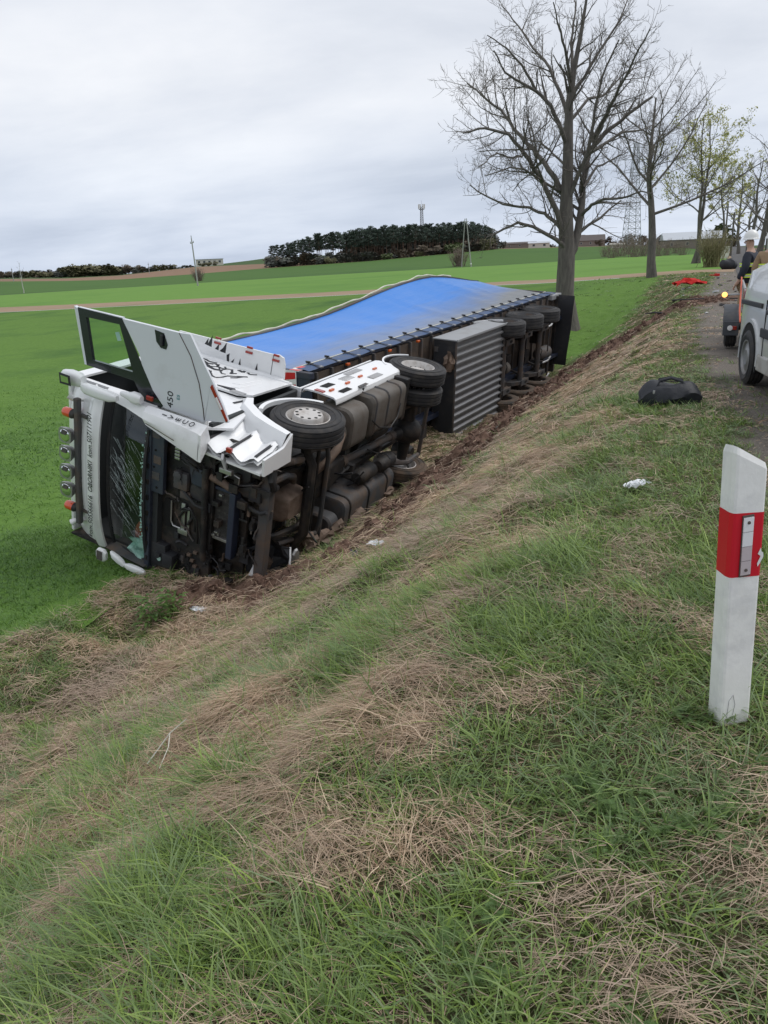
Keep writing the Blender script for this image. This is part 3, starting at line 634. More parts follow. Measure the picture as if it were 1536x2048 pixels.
# sun visor with lettering
def vis_pt(u, v, off=0.0): 
    e = abs(2*u-1)**3; return (1.46-.20*e+.05*sin(pi*v)-.05*v+off, .10+2.34*u, 2.735+.27*v-.05*e*(1-v)*-1)
def visor(b):
    A = [[vis_pt(i/24, j/5) for j in range(6)] for i in range(25)]; B = [[vis_pt(i/24, j/5, -.03) for j in range(6)] for i in range(25)]
    b.grid(A); b.grid(B, flip=True); b.grid([A[0], B[0]]); b.grid([A[-1], B[-1]]); b.grid([[r[0] for r in A], [r[0] for r in B]]); b.grid([[r[-1] for r in A], [r[-1] for r in B]])
vz = P('sun_visor', 'white', visor, cab)
text_part('kom.505566616  OBORNIKI  kom.507111901', 'visor_lettering', vz, .112, frame((1.508, 1.27, 2.825), (0, 1, 0), (-.05, 0, 1), 0), shear=.25, xs=.86)['kind'] = 'stuff'
P('roof_front', 'white', lambda b: b.grid([[(1.40-.17*abs(2*i/16-1)**3-.16*j*j/16-.06*j/4, .12+2.30*i/16, 3.0+.13*j) for j in range(5)] for i in range(17)]), cab)
# a-pillar / front corner
P('corner_pillar', 'white', lambda b: b.ring([[(1.29, 2.36, 2.78), (1.22, 2.43, 2.80), (1.1, 2.44, 2.85), (1.1, 2.34, 2.8)], [(1.33, 2.33, 2.4), (1.26, 2.43, 2.42), (1.1, 2.45, 2.4), (1.1, 2.3, 2.4)], [(1.38, 2.28, 2.06), (1.32, 2.42, 2.05), (1.1, 2.45, 1.95), (1.1, 2.25, 2.0)]], smooth=False), cab)
P('corner_pillar', 'grimy_grey', lambda b: b.ring([[(1.29, .12, 2.78), (1.22, .04, 2.80), (1.1, .04, 2.85), (1.1, .14, 2.8)], [(1.33, .12, 2.4), (1.26, .04, 2.42), (1.1, .04, 2.4), (1.1, .14, 2.4)], [(1.38, .14, 2.02), (1.32, .04, 2.02), (1.1, .04, 1.95), (1.1, .14, 2.0)]], smooth=False), cab)
cp = P('corner_panel', 'white', lambda b: (
    b.grid([[(1.30, 2.45, 2.06), (1.30, 2.455, 1.75), (1.30, 2.455, 1.45), (1.30, 2.45, 1.19)], [(1.41, 2.40, 2.04), (1.42, 2.40, 1.75), (1.42, 2.39, 1.45), (1.42, 2.36, 1.18)], [(1.45, 2.32, 2.02), (1.46, 2.30, 1.75), (1.47, 2.26, 1.45), (1.46, 2.22, 1.16)], [(1.43, 2.26, 2.0), (1.44, 2.21, 1.75), (1.46, 2.12, 1.45), (1.45, 2.02, 1.17)]]),
    b.grid([[(1.29, 2.40, 2.04), (1.29, 2.4, 1.19)], [(1.42, 2.24, 2.0), (1.42, 2.0, 1.18)]], flip=True), b.prism([(1.30, 2.45, 1.19), (1.44, 2.36, 1.18), (1.455, 2.02, 1.15), (1.2, 2.2, 1.2)], (0, 0, -.04))), cab)
for k, ch in enumerate('IVECO'):
    zz = 1.74-.104*k
    text_part(ch, 'corner_letter', cp, .098, frame((1.372, 2.434, zz), (-.9, .36, 0), (0, 0, 1), 0), xs=1.2)
P('corner_slot', 'grimy_grey', lambda b: b.tube([(1.47, 2.285, 1.95), (1.478, 2.25, 1.75), (1.485, 2.2, 1.5)], .006, 6), cp)
# step housing
st = P('step_housing', 'white_clean', lambda b: (
    b.grid([[(.0, 2.45, 1.37), (.2, 2.45, 1.24), (.44, 2.45, .92), (.58, 2.45, .64), (.70, 2.45, .34)], [(.06, 2.452, 1.44), (.3, 2.455, 1.32), (.56, 2.455, .98), (.7, 2.455, .66), (.80, 2.45, .33)], [(.14, 2.40, 1.5), (.4, 2.36, 1.36), (.64, 2.32, 1.0), (.78, 2.30, .68), (.88, 2.30, .34)], [(.18, 2.16, 1.5), (.44, 2.12, 1.36), (.68, 2.1, 1.0), (.80, 2.08, .68), (.9, 2.08, .36)]]),
    b.grid([[(.0, 2.45, 1.37), (.2, 2.45, 1.24), (.44, 2.45, .92), (.58, 2.45, .64), (.70, 2.45, .34)], [(-.02, 2.1, 1.35), (.18, 2.1, 1.22), (.42, 2.1, .90), (.56, 2.1, .62), (.68, 2.1, .34)]], flip=True),
    b.prism([(.16, 2.12, 1.48), (.8, 2.06, .62), (.9, 2.06, .36), (1.28, 2.06, .36), (1.30, 2.10, 1.2), (1.2, 2.14, 1.5)], (0, -.03, 0)),
    b.prism([(.7, 2.44, .34), (.88, 2.30, .34), (1.30, 2.26, .34), (1.28, 2.04, .34), (.68, 2.06, .34)], (0, 0, -.035))), cab)
def step_surf(b):
    zs = [1.42-.06*k for k in range(18)]; rows = []
    for z in zs:
        x0 = float(np.interp(z, [.34, .68, 1.0, 1.36, 1.5], [.88, .78, .64, .40, .2])); yy = 2.235+.05*cos(2*pi*(z-.46)/.36); rows.append([(x0+(1.29-x0)*u, yy+(.05*(1-u) if u < .3 else 0)-.05*u*u, z) for u in (0, .1, .3, .5, .75, 1)])
    b.grid(rows); b.grid([[(p[0], p[1]-.05, p[2]) for p in r] for r in rows], flip=True)
s_ = P('step_surface', 'white_clean', step_surf, st)
for z0, xa in ((1.18, .58), (.82, .80), (.46, .92)): P('grip_strip', 'black_plastic', lambda b: b.prism([(xa, 2.298, z0-.018), (1.26, 2.245, z0-.018), (1.26, 2.245, z0+.022), (xa, 2.298, z0+.022)], (0, .008, 0)), s_)
P('step_lamp', 'red_lens', lambda b: b.box(1.27, 1.31, 2.2, 2.26, .78, .86, .008), st)
P('torn_bracket', 'alu', lambda b: (b.prism([(1.30, 2.16, .92), (1.34, 2.1, .9), (1.34, 1.98, .84), (1.30, 2.0, .85)], (-.01, 0, -.03)), b.box(1.27, 1.33, 1.92, 1.98, .74, .92, .008)), st)
# --- door, standing open -----------------------------------------------------
dz = lambda y, z, x=1.2: (x, y, z)
DT = .05
door = P('door', 'door_grey', lambda b: (
    b.prism([dz(2.44, 2.1), dz(2.43, 1.28), dz(2.96, 1.21), dz(3.44, 1.70), dz(3.40, 2.58), dz(3.02, 2.30)], (-DT, 0, 0)),
    b.prism([dz(3.44, 1.70), dz(2.96, 1.21), dz(2.44, 1.27), dz(2.46, 1.24), dz(2.53, .92), dz(2.72, 1.02), dz(2.96, 1.18), dz(3.2, 1.36), dz(3.46, 1.55)], (-.03, 0, 0)),
    b.prism([dz(3.38, 3.36), dz(2.66, 3.20), dz(2.66, 3.14), dz(3.36, 3.29)], (-DT, 0, 0)),
    b.prism([dz(3.40, 2.58, 1.196), dz(3.365, 3.30, 1.196), dz(3.38, 3.30, 1.196), dz(3.415, 2.58, 1.196)], (-DT+.004, 0, 0))), cab)
blk = P('window_surround', 'black_paint', lambda b: (
    b.prism([dz(3.375, 3.30, 1.203), dz(3.405, 2.58, 1.203), dz(3.32, 2.62, 1.203), dz(3.285, 3.16, 1.203)], (-.046, 0, 0)),
    b.prism([dz(3.375, 3.30, 1.203), dz(3.285, 3.16, 1.203), dz(2.75, 3.06, 1.203), dz(2.66, 3.16, 1.203)], (-.046, 0, 0)),
    b.prism([dz(2.66, 3.16, 1.203), dz(2.75, 3.06, 1.203), dz(2.77, 2.40, 1.203), dz(2.66, 2.38, 1.203)], (-.046, 0, 0)),
    b.prism([dz(3.405, 2.58, 1.203), dz(2.62, 2.08, 1.203), dz(2.46, 1.91, 1.203), dz(2.42, 1.95, 1.203), dz(2.44, 2.22, 1.203), dz(2.66, 2.38, 1.203), dz(2.77, 2.40, 1.203), dz(3.32, 2.62, 1.203)], (-.012, 0, 0))), door)
P('window_glass', 'glass', lambda b: b.prism([dz(3.30, 3.17, 1.185), dz(3.33, 2.62, 1.185), dz(2.76, 2.39, 1.185), dz(2.74, 3.07, 1.185)], (-.006, 0, 0)), door)
P('glass_sticker', 'mint', lambda b: b.prism([dz(3.20, 2.70, 1.188), dz(3.22, 2.64, 1.188), dz(3.12, 2.60, 1.188), dz(3.10, 2.66, 1.188)], (.002, 0, 0)), door)
hd = P('handle_recess', 'black_paint', lambda b: b.prism([dz(3.39, 2.07, 1.2), dz(3.38, 1.93, 1.2), dz(3.25, 1.87, 1.2), dz(3.19, 1.89, 1.2), dz(3.19, 1.97, 1.2), dz(3.25, 2.04, 1.2)], (.006, 0, 0)), door)
P('door_handle', 'black_plastic', lambda b: b.box(1.206, 1.235, 3.22, 3.36, 1.93, 1.97, .012), hd)
P('door_crease', 'grimy_grey', lambda b: b.tube([dz(3.44, 1.71, 1.2), dz(3.2, 1.52, 1.203), dz(2.9, 1.38, 1.203), dz(2.6, 1.30, 1.203), dz(2.46, 1.275, 1.203)], .006, 5), door)
P('edge_reflector', 'red_lens', lambda b: (b.prism([dz(2.94, 1.19, 1.2), dz(2.56, .93, 1.2), dz(2.53, .95, 1.2), dz(2.9, 1.21, 1.2)], (.012, 0, 0))), door)
P('edge_reflector', 'sign_white', lambda b: (b.prism([dz(2.81, 1.105, 1.203), dz(2.68, 1.015, 1.203), dz(2.665, 1.035, 1.203), dz(2.79, 1.125, 1.203)], (.014, 0, 0))), door)
text_part('450', 'power_lettering', door, .125, frame((1.202, 2.58, 1.80), (0, 1, 0), (0, 0, 1), 0), xs=1.15)
text_part('E5', 'emission_lettering', door, .06, frame((1.202, 2.64, 1.68), (0, 1, 0), (0, 0, 1), 0), 'decal_teal', xs=1.2)
# mirror on the pillar
mr_ = P('mirror', 'white', lambda b: (
    b.ring([[(1.40+.09*px*s, 2.52+.13*py*s, z) for px, py in rrect(1.6, 1.5, .5, 3)] for z, s in ((3.38, .35), (3.34, .75), (3.22, 1.0), (3.08, .95), (3.02, .7))]),
    b.ring([[(1.42+.07*px*s+dx, 2.45+.10*py*s, z) for px, py in rrect(1.6, 1.5, .5, 3)] for z, s, dx in ((3.02, .65, 0), (2.95, .95, .01), (2.75, 1.0, .02), (2.55, .85, .02), (2.45, .5, 0))]),
    b.ring([[(1.33+.07*px*s, 2.50+.09*py*s, z) for px, py in rrect(1.6, 1.5, .5, 3)] for z, s in ((2.47, .4), (2.40, .6), (2.33, .75), (2.28, 1.05), (2.20, 1.1), (2.14, .7))])), cab)
P('mirror_recess', 'black_plastic', lambda b: b.prism([(1.545, 2.60, 3.28), (1.55, 2.60, 3.10), (1.55, 2.47, 3.08), (1.545, 2.46, 3.27)], (.008, 0, 0)), mr_)
P('mirror_glass', 'chrome', lambda b: b.prism([(1.555, 2.575, 3.25), (1.56, 2.575, 3.12), (1.56, 2.50, 3.11), (1.555, 2.49, 3.24)], (.004, 0, 0)), mr_)
P('mirror_tag', 'red_lens', lambda b: b.box(1.25, 1.28, 2.5, 2.56, 2.02, 2.12, .01), mr_)
lm = P('mirror', 'white', lambda b: (
    b.ring([[(1.47+.05*px*s, .12+.105*py*s, z) for px, py in rrect(1.6, 1.8, .5, 3)] for z, s in ((2.75, .6), (2.72, 1.0), (2.62, 1.0), (2.58, .6))]),
    b.ring([[(1.47+.05*px*s, .22-.03*k+.065*py*s, z) for px, py in rrect(1.6, 1.6, .5, 3)] for k, (z, s) in enumerate(((2.50, .5), (2.46, .9), (2.38, 1.0), (2.30, .9), (2.25, .5)))]),
    b.ring([[(1.48+.05*px*s, .12+.003*k+.065*py*s, z) for px, py in rrect(1.6, 1.6, .5, 3)] for k, (z, s) in enumerate(((2.24, .5), (2.18, .9), (2.06, 1.0), (1.95, .9), (1.90, .5)))])), cab)
P('mirror_face', 'grimy_grey', lambda b: b.box(1.515, 1.53, .06, .20, 2.62, 2.71, .01), lm)
# --- roof light bar ------------------------------------------------------------
lb = P('light_bar', 'grimy_grey', lambda b: (b.box(1.36, 1.44, .42, 2.26, 3.10, 3.17, .015), b.box(1.2, 1.38, .6, .64, 3.0, 3.12), b.box(1.2, 1.38, 2.0, 2.04, 3.0, 3.12)), cab)
for yy in (1.72, 1.46, 1.19, .92):
    o = P('spot_lamp', 'alu', lambda b: b.ring([[(x, yy+.112*py*s, 3.28+.112*pz*s) for py, pz in rrect(1.9, 1.9, .55, 3)] for x, s in ((1.36, .35), (1.40, .8), (1.47, 1.0), (1.49, 1.0))]), lb)
    P('lamp_lens', 'chrome', lambda b: b.ell((1.485, yy, 3.28), (.02, .092, .092), 16, 8), o)
    P('lamp_bulb_cap', 'grimy_grey', lambda b: b.prism([(1.508, yy+.02, 3.33), (1.508, yy+.09, 3.30), (1.508, yy+.08, 3.22), (1.508, yy+.02, 3.24)], (.004, 0, 0)), o)
for yy in (2.02, .64): 
    o = P('beacon', 'beacon_orange', lambda b: b.lathe([(.062, .05), (.066, .08), (.066, .17), (.055, .19), (0, .195)], (1.40, yy, 3.17), 'z', 18), lb)
    P('beacon_base', 'black_plastic', lambda b: b.lathe([(0, 0), (.05, 0), (.068, .05), (.0, .05)], (1.40, yy, 3.17), 'z', 16), o)
for yy in (2.22, .44): P('roof_horn', 'white', lambda b: b.tube([(1.3, yy, 3.12), (1.38, yy, 3.2), (1.42, yy+.05*(1 if yy > 1 else -1), 3.26)], [.025, .03, .05], 10), lb)
# --- rear side deflector, folded out, with tribal flames ---------------------------------
ex = P('side_deflector', 'white', lambda b: (
    b.prism([(-.96, 2.44, 1.50), (-.94, 2.44, 3.42), (-.95, 2.74, 3.42), (-.96, 2.80, 1.75), (-.96, 2.82, 1.62), (-.96, 2.79, 1.54), (-.96, 2.7, 1.51)], (-.03, 0, 0)),
    b.tube([(-.95, 2.46, 1.5), (-.93, 2.47, 2.4), (-.92, 2.46, 3.4)], .035, 8)), cab)
P('panel_joint', 'decal_black', lambda b: b.prism([(-.957, 2.46, 1.735), (-.957, 2.80, 1.712), (-.957, 2.80, 1.706), (-.957, 2.46, 1.728)], (.004, 0, 0)), ex)
for zz in (2.7, 2.13, 1.66): P('marker_lamp', 'red_lens', lambda b: (b.box(-.96, -.935, 2.71, 2.745, zz-.06, zz+.06, .008), b.box(-.975, -.95, 2.785, 2.815, zz-.05, zz+.05, .006)), ex)
def flames(b):
    x = -.9555
    sp = [(3.12, .10), (3.05, .16), (2.98, .12), (2.93, .24), (2.86, .29), (2.78, .15), (2.73, .21), (2.66, .17), (2.60, .25), (2.53, .13)]
    for z, h in sp: b.prism([(x, 2.47, z+.085), (x, 2.47, z-.06), (x, 2.50+h*.5, z-.055), (x, 2.47+h*1.2, z-.06), (x, 2.50+h*.5, z+.03)], (.006, 0, 0))
    b.prism([(x, 2.47, 2.54), (x, 2.50, 2.44), (x, 2.57, 2.38), (x, 2.49, 2.40), (x, 2.46, 2.46)], (.006, 0, 0))
    for z in (2.28, 1.98): b.prism([(x, 2.47, z+.03), (x, 2.47, z-.02), (x, 2.60, z-.005)], (.006, 0, 0))
    b.box(x, x+.006, 2.47, 2.49, 2.42, 3.2)
P('flame_decal', 'decal_black', flames, ex)['kind'] = 'stuff'
def eagle(b):
    y = 2.4615
    def stroke(pts, w):
        for (a, c) in zip(pts[:-1], pts[1:]):
            d = Vector((c[0]-a[0], 0, c[1]-a[1])); n = Vector((-d.z, 0, d.x)).normalized()*w
            b.prism([(a[0]+n.x, y, a[1]+n.z), (c[0]+n.x*.7, y, c[1]+n.z*.7), (c[0]-n.x*.7, y, c[1]-n.z*.7), (a[0]-n.x, y, a[1]-n.z)], (0, .003, 0))
    stroke([(-.72, 2.75), (-.62, 2.62), (-.55, 2.45), (-.60, 2.33)], .035); stroke([(-.5, 2.72), (-.42, 2.6), (-.44, 2.45), (-.36, 2.38)], .038)
    stroke([(-.80, 2.55), (-.70, 2.5), (-.68, 2.38), (-.75, 2.3)], .022); stroke([(-.62, 2.58), (-.7, 2.46), (-.62, 2.40)], .017); stroke([(-.36, 2.62), (-.30, 2.5), (-.33, 2.35)], .02)
    stroke([(-.36, 2.36), (-.28, 2.28), (-.26, 2.2), (-.34, 2.15), (-.45, 2.14)], .019); stroke([(-.45, 2.14), (-.55, 2.04), (-.66, 1.93), (-.60, 1.98), (-.5, 2.0), (-.42, 2.06)], .021)
    stroke([(-.76, 2.28), (-.66, 2.2), (-.58, 2.18), (-.66, 2.12)], .022); stroke([(-.82, 2.2), (-.78, 2.1), (-.86, 2.12)], .028); stroke([(-.84, 2.05), (-.78, 1.98), (-.86, 1.9)], .02)
    for k in range(7): stroke([(-.86+.09*k, 2.86-.03*(k % 3)), (-.80+.09*k, 2.72-.05*(k % 2)), (-.83+.09*k, 2.60)], .022)
    stroke([(-.88, 2.95), (-.6, 3.0), (-.3, 2.92), (-.2, 2.75)], .02); stroke([(-.25, 2.7), (-.2, 2.55), (-.24, 2.42)], .02); stroke([(-.78, 2.42), (-.7, 2.34), (-.62, 2.36)], .016)
    stroke([(-.55, 2.33), (-.48, 2.26), (-.5, 2.2)], .015); stroke([(-.70, 2.68), (-.78, 2.6), (-.74, 2.5)], .017)
P('eagle_decal', 'decal_black', eagle, cab)['kind'] = 'stuff'
# --- bared front end: bulkhead, cooler pack, beams, hoses ----------------------------------
fb = P('front_bulkhead', 'navy_plastic', lambda b: (b.box(1.22, 1.29, 1.28, 2.24, 1.80, 2.06, .01), b.box(1.24, 1.31, .1, 2.26, 1.99, 2.07, .012), b.box(1.21, 1.25, .1, 1.3, 1.92, 2.0, .01)), cab)
for yy, zz in ((2.1, 1.93), (1.75, 1.9), (1.52, 1.92)): P('bulkhead_patch', 'grimy_grey', lambda b: b.box(1.289, 1.296, yy-.055, yy+.055, zz-.06, zz+.06, .003), fb)
for yy, zz in ((1.88, 1.93), (1.64, 1.95), (1.36, 1.9)): P('bulkhead_hole', 'dark_hole', lambda b: b.lathe([(0, 0), (.016, 0), (.016, .008), (0, .008)], (1.289, yy, zz), 'x', 12), fb)
for k in range(9): P('bulkhead_clip', 'grimy_black', lambda b: b.box(1.30, 1.325, .22+.23*k, .29+.23*k, 2.01, 2.05, .006), fb)
P('lower_bulkhead', 'grimy_black', lambda b: (b.box(1.1, 1.16, .06, 2.1, 1.1, 1.98), b.box(.9, .95, .1, 2.2, .7, 1.2)), cab)
P('heater_box', 'black_plastic', lambda b: (b.box(1.14, 1.27, .16, .52, 1.74, 2.0, .03), b.box(1.14, 1.30, .2, .42, 1.6, 1.78, .03), b.tube([(1.27, .35, 1.86), (1.30, .35, 1.86)], [.05, .045], 14)), cab)
P('green_cap', 'mint', lambda b: b.lathe([(.03, 0), (.032, .02), (0, .022)], (1.272, .30, 1.83), 'x', 12), cab)
P('air_intake', 'dark_hole', lambda b: b.prism([(1.17, .78+.42*(py+.5), 1.72+.14*(pz+.5)) for py, pz in rrect(1, 1, .3, 4)], (.012, 0, 0)), cab)
P('intake_frame', 'alu', lambda b: (b.tube([(1.2, 1.2, 1.72), (1.2, .9, 1.72), (1.2, .84, 1.68), (1.2, .84, 1.56)], .012, 6), b.box(1.17, 1.20, .80, 1.22, 1.50, 1.56, .006), b.box(1.17, 1.19, .78, 1.18, 1.43, 1.47, .006), b.box(1.17, 1.21, .76, .84, 1.44, 1.6, .01)), cab)
P('wiper_motor', 'grimy_grey', lambda b: (b.box(1.16, 1.24, 1.42, 1.66, 1.46, 1.68, .02), b.lathe([(0, 0), (.06, 0), (.06, .07), (0, .08)], (1.2, 1.62, 1.6), 'x', 14), b.box(1.16, 1.22, 1.3, 1.4, 1.42, 1.58, .01)), cab)
P('valve_block', 'alu', lambda b: [b.box(1.18, 1.23, 1.82+.045*k, 1.855+.045*k, 1.60, 1.68, .006) for k in range(5)], cab)
P('blue_bracket', 'navy_plastic', lambda b: (b.prism([(1.2, 1.78, 1.46), (1.2, 1.78, 1.24), (1.2, 1.5, 1.22), (1.2, 1.56, 1.42)], (-.02, 0, 0)),), cab)
def cables(b):
    rnd = random.Random(2)
    for k in range(9): 
        y0 = 1.83+.03*k; b.tube([(1.2, y0, 1.6), (1.22+.02*rnd.random(), y0-.02, 1.5), (1.23, y0-.06+.03*rnd.random(), 1.38), (1.18, y0-.12, 1.28), (1.1, y0-.1, 1.2)], .008, 5)
    for k in range(26):
        p = Vector((1.17, rnd.uniform(.3, 2.0), rnd.uniform(1.0, 1.75))); pts = [p]
        for i in range(5): p = p+Vector((rnd.uniform(-.015, .03), rnd.uniform(-.1, .1), rnd.uniform(-.1, .06))); p.x = min(1.26, max(1.12, p.x)); pts.append(p)
        b.tube(pts, rnd.choice((.005, .007, .011)), 5)
P('cables', 'wire', cables, TRUCK)['kind'] = 'stuff'
hs = [([(1.18, 1.45, 1.62), (1.24, 1.38, 1.45), (1.26, 1.30, 1.3), (1.24, 1.28, 1.18)], .02), ([(1.2, 1.12, 1.56), (1.26, 1.20, 1.46), (1.28, 1.22, 1.34), (1.27, 1.1, 1.26), (1.25, .85, 1.24), (1.2, .72, 1.28)], .016),
      ([(1.2, .95, 1.62), (1.25, 1.15, 1.48), (1.27, 1.22, 1.36), (1.26, 1.08, 1.29), (1.24, .9, 1.3)], .016), ([(1.15, 2.0, 1.15), (1.2, 2.1, 1.05), (1.2, 2.08, .9), (1.1, 1.95, .82)], .025), ([(1.15, 1.92, 1.1), (1.2, 2.0, 1.0), (1.2, 1.95, .88)], .018), ([(.95, 1.95, .42), (1.0, 1.86, .36), (.95, 1.75, .34), (.8, 1.7, .4)], .045)]
for pth, r in hs: P('hose', 'wire', lambda b: b.tube(pth, r, 8))
ic = P('intercooler', 'grimy_black', lambda b: b.box(1.02, 1.12, .78, 1.62, 1.2, 1.58, .01))
for k in range(9): P('cooler_fin', 'alu', lambda b: b.box(1.12, 1.135, .83, 1.45, 1.26+.032*k, 1.27+.032*k), ic)
P('cooler_header', 'alu', lambda b: (b.box(1.11, 1.15, .79, .83, 1.24, 1.52, .005), b.box(1.11, 1.15, .88, .92, 1.05, 1.18, .005)), ic)
P('header_tank', 'black_plastic', lambda b: b.ring([[(1.16+.04*sx, 1.45+.2*py, 1.32+.22*pz) for py, pz in rrect(1, 1, .3, 4)] for sx in (-1, 1)]), ic)
def rad_mat():
    m = mat('radiator_core', (0.035, 0.034, 0.033), .6, .2, col2=(0.10, 0.095, 0.085), scale=22, lo=.5, hi=.75, bump=.5, bump_scale=120)
rad_mat()
rd_ = P('radiator', 'radiator_core', lambda b: b.box(1.0, 1.10, .88, 1.56, .86, 1.18, .006))
P('radiator_frame', 'navy_steel', lambda b: (b.box(1.0, 1.14, .62, 1.58, .78, .87, .012), b.box(1.02, 1.13, 1.56, 1.60, .86, 1.2, .006)), rd_)
P('radiator_rail', 'alu', lambda b: b.box(1.09, 1.13, .84, .88, .86, 1.12, .005), rd_)
P('support_tube', 'grimy_black', lambda b: b.tube([(1.2, 1.84, 1.2), (1.21, 1.7, 1.2), (1.2, .55, 1.17), (1.19, .5, 1.17)], .045, 12))
P('cab_damper', 'rust_tan', lambda b: b.tube([(1.15, 1.72, 1.16), (1.13, 1.68, .98), (1.1, 1.6, .84)], [.05, .055, .035], 12))
P('plastic_tank', 'black_plastic', lambda b: b.ring([[(1.02+.12*px, 1.88+.26*py*s, z) for px, py in rrect(1.6, 1, .3, 4)] for z, s in ((1.08, .5), (1.04, .95), (.74, 1.05), (.64, .8), (.6, .4))]))
P('front_bracket', 'grimy_grey', lambda b: (b.prism([(1.05, 1.62, .82), (1.08, 1.74, .6), (1.0, 1.7, .36), (.95, 1.54, .4), (1.0, 1.52, .75)], (-.05, 0, 0)),))
P('bumper_beam', 'grimy_grey', lambda b: (b.box(.84, .98, .42, 2.12, .38, .52, .012), b.box(.82, 1.0, 2.06, 2.13, .36, .54, .006)))
P('wire_loop', 'alu', lambda b: b.tube([(1.2, 1.8, .92), (1.22, 1.9, .8), (1.2, 1.86, .7), (1.18, 1.76, .72)], .008, 5))
P('yellow_clip', 'rust_tan', lambda b: b.box(1.0, 1.03, 1.28, 1.4, .62, .66, .006))
# torn pieces hanging low at the front
P('torn_shield', 'black_plastic', lambda b: (b.grid([[(.62+.08*sin(i*1.3+j), .30+.13*i, .60-.11*j+.03*sin(2*i)) for j in range(5)] for i in range(5)], smooth=False), b.grid([[(.60+.08*sin(i*1.3+j), .30+.13*i, .60-.11*j+.03*sin(2*i)) for j in range(5)] for i in range(5)], smooth=False, flip=True)))
P('torn_trim', 'white', lambda b: b.tube([(.72, .30, .16), (.70, .5, .13), (.68, .72, .15), (.62, .82, .2)], .014, 6))
P('broken_lamp', 'alu', lambda b: (b.ell((.35, .5, .26), (.10, .16, .05), 10, 6, False), b.prism([(.55, .42, .2), (.45, .36, .16), (.5, .56, .18)], (0, .02, .03))))
P('broken_lamp', 'sign_white', lambda b: (b.ring([[(.9+.05*sin(k*2.0), .30+.1*k, .55+.02*cos(k*3)+.035*q) for q in (-1, 1)]+[(.93+.05*sin(k*2.0), .30+.1*k, .55+.035*q) for q in (1, -1)] for k in range(4)], smooth=False)))
P('broken_socket', 'rust_tan', lambda b: [b.box(1.16, 1.2, .32+.07*k, .36+.07*k, 1.28+.05*(k % 3), 1.34+.05*(k % 3), .005) for k in range(4)])
def rubble(b):
    rnd = random.Random(11)
    for k in range(60):
        c = (rnd.uniform(.85, 1.18), rnd.uniform(.15, 2.0), rnd.uniform(.5, 1.75)); s = [rnd.uniform(.015, .07) for _ in range(3)]
        b.box(c[0]-s[0], c[0]+s[0]*.5, c[1]-s[1], c[1]+s[1], c[2]-s[2], c[2]+s[2], .006)
P('engine_bay_fittings', 'grimy_black', rubble)['kind'] = 'stuff'
def rubble2(b):
    rnd = random.Random(12)
    for k in range(16):
        c = (rnd.uniform(1.1, 1.22), rnd.uniform(.2, 1.9), rnd.uniform(.9, 1.75)); s = [rnd.uniform(.01, .03) for _ in range(3)]
        b.box(c[0]-s[0], c[0]+s[0], c[1]-s[1], c[1]+s[1], c[2]-s[2], c[2]+s[2], .004)
P('engine_bay_clips', 'alu', rubble2)['kind'] = 'stuff'

def clutter(name, m, seed, n, r0, r1):
    def f(b):
        rnd = random.Random(seed)
        for k in range(n):
            p = Vector((rnd.uniform(1.0, 1.2), rnd.uniform(.2, 2.05), rnd.uniform(.45, 1.85))); d = Vector((rnd.uniform(-.2, .1), rnd.gauss(0, 1), rnd.gauss(0, .8))).normalized(); pts = [p]; L = rnd.uniform(.15, .5)
            if p.z < 1.1: p.x -= .15
            for i in range(5): d = (d+Vector((rnd.gauss(0, .15), rnd.gauss(0, .45), rnd.gauss(0, .45)))).normalized(); q = pts[-1]+d*L/5; q.x = min(p.x+.06, max(p.x-.2, q.x)); q.y = min(2.1, max(.12, q.y)); pts.append(q)
            b.tube(pts, rnd.uniform(r0, r1), 7)
    P(name, m, f)['kind'] = 'stuff'
clutter('engine_bay_hoses', 'black_plastic', 41, 34, .012, .032); clutter('engine_bay_lines', 'grimy_grey', 42, 26, .006, .014); clutter('engine_bay_pipes', 'rust_tan', 43, 7, .012, .022)
def boxes(name, m, seed, n, a, c_):
    def f(b):
        rnd = random.Random(seed)
        for k in range(n):
            z = rnd.uniform(.45, 1.85); c0 = (rnd.uniform(1.0, 1.17)-(.15 if z < 1.1 else 0), rnd.uniform(.2, 2.0), z); s = [rnd.uniform(a, c_) for _ in range(3)]
            b.box(c0[0]-s[0], c0[0]+s[0]*.6, c0[1]-s[1], c0[1]+s[1], c0[2]-s[2], c0[2]+s[2], .008)
    P(name, m, f)['kind'] = 'stuff'
boxes('engine_bay_housings', 'black_plastic', 44, 30, .03, .10); boxes('engine_bay_castings', 'grimy_grey', 45, 26, .015, .05); boxes('engine_bay_brackets', 'tank_grey', 46, 18, .01, .035)
# underside clutter along the frame
def under(b):
    rnd = random.Random(51)
    for k in range(26):
        p = Vector((rnd.uniform(-3.2, .6), rnd.uniform(.75, 1.8), rnd.uniform(.55, .95))); pts = [p]; d = Vector((rnd.gauss(0, 1), rnd.gauss(0, .5), rnd.gauss(0, .25))).normalized(); L = rnd.uniform(.3, .9)
        for i in range(5): d = (d+Vector((rnd.gauss(0, .3), rnd.gauss(0, .3), rnd.gauss(0, .2)))).normalized(); pts.append(pts[-1]+d*L/5)
        b.tube(pts, rnd.uniform(.008, .022), 6)
P('underside_lines', 'black_plastic', under)['kind'] = 'stuff'
P('underside_brackets', 'grimy_grey', lambda b: [b.box(x-.05, x+.05, y-.06, y+.06, .68, .84, .01) for x, y in ((-.9, .9), (-1.3, 1.65), (-2.1, .95), (-2.5, 1.6), (-3.1, 1.0), (.5, 1.75), (.3, .85))])['kind'] = 'stuff'

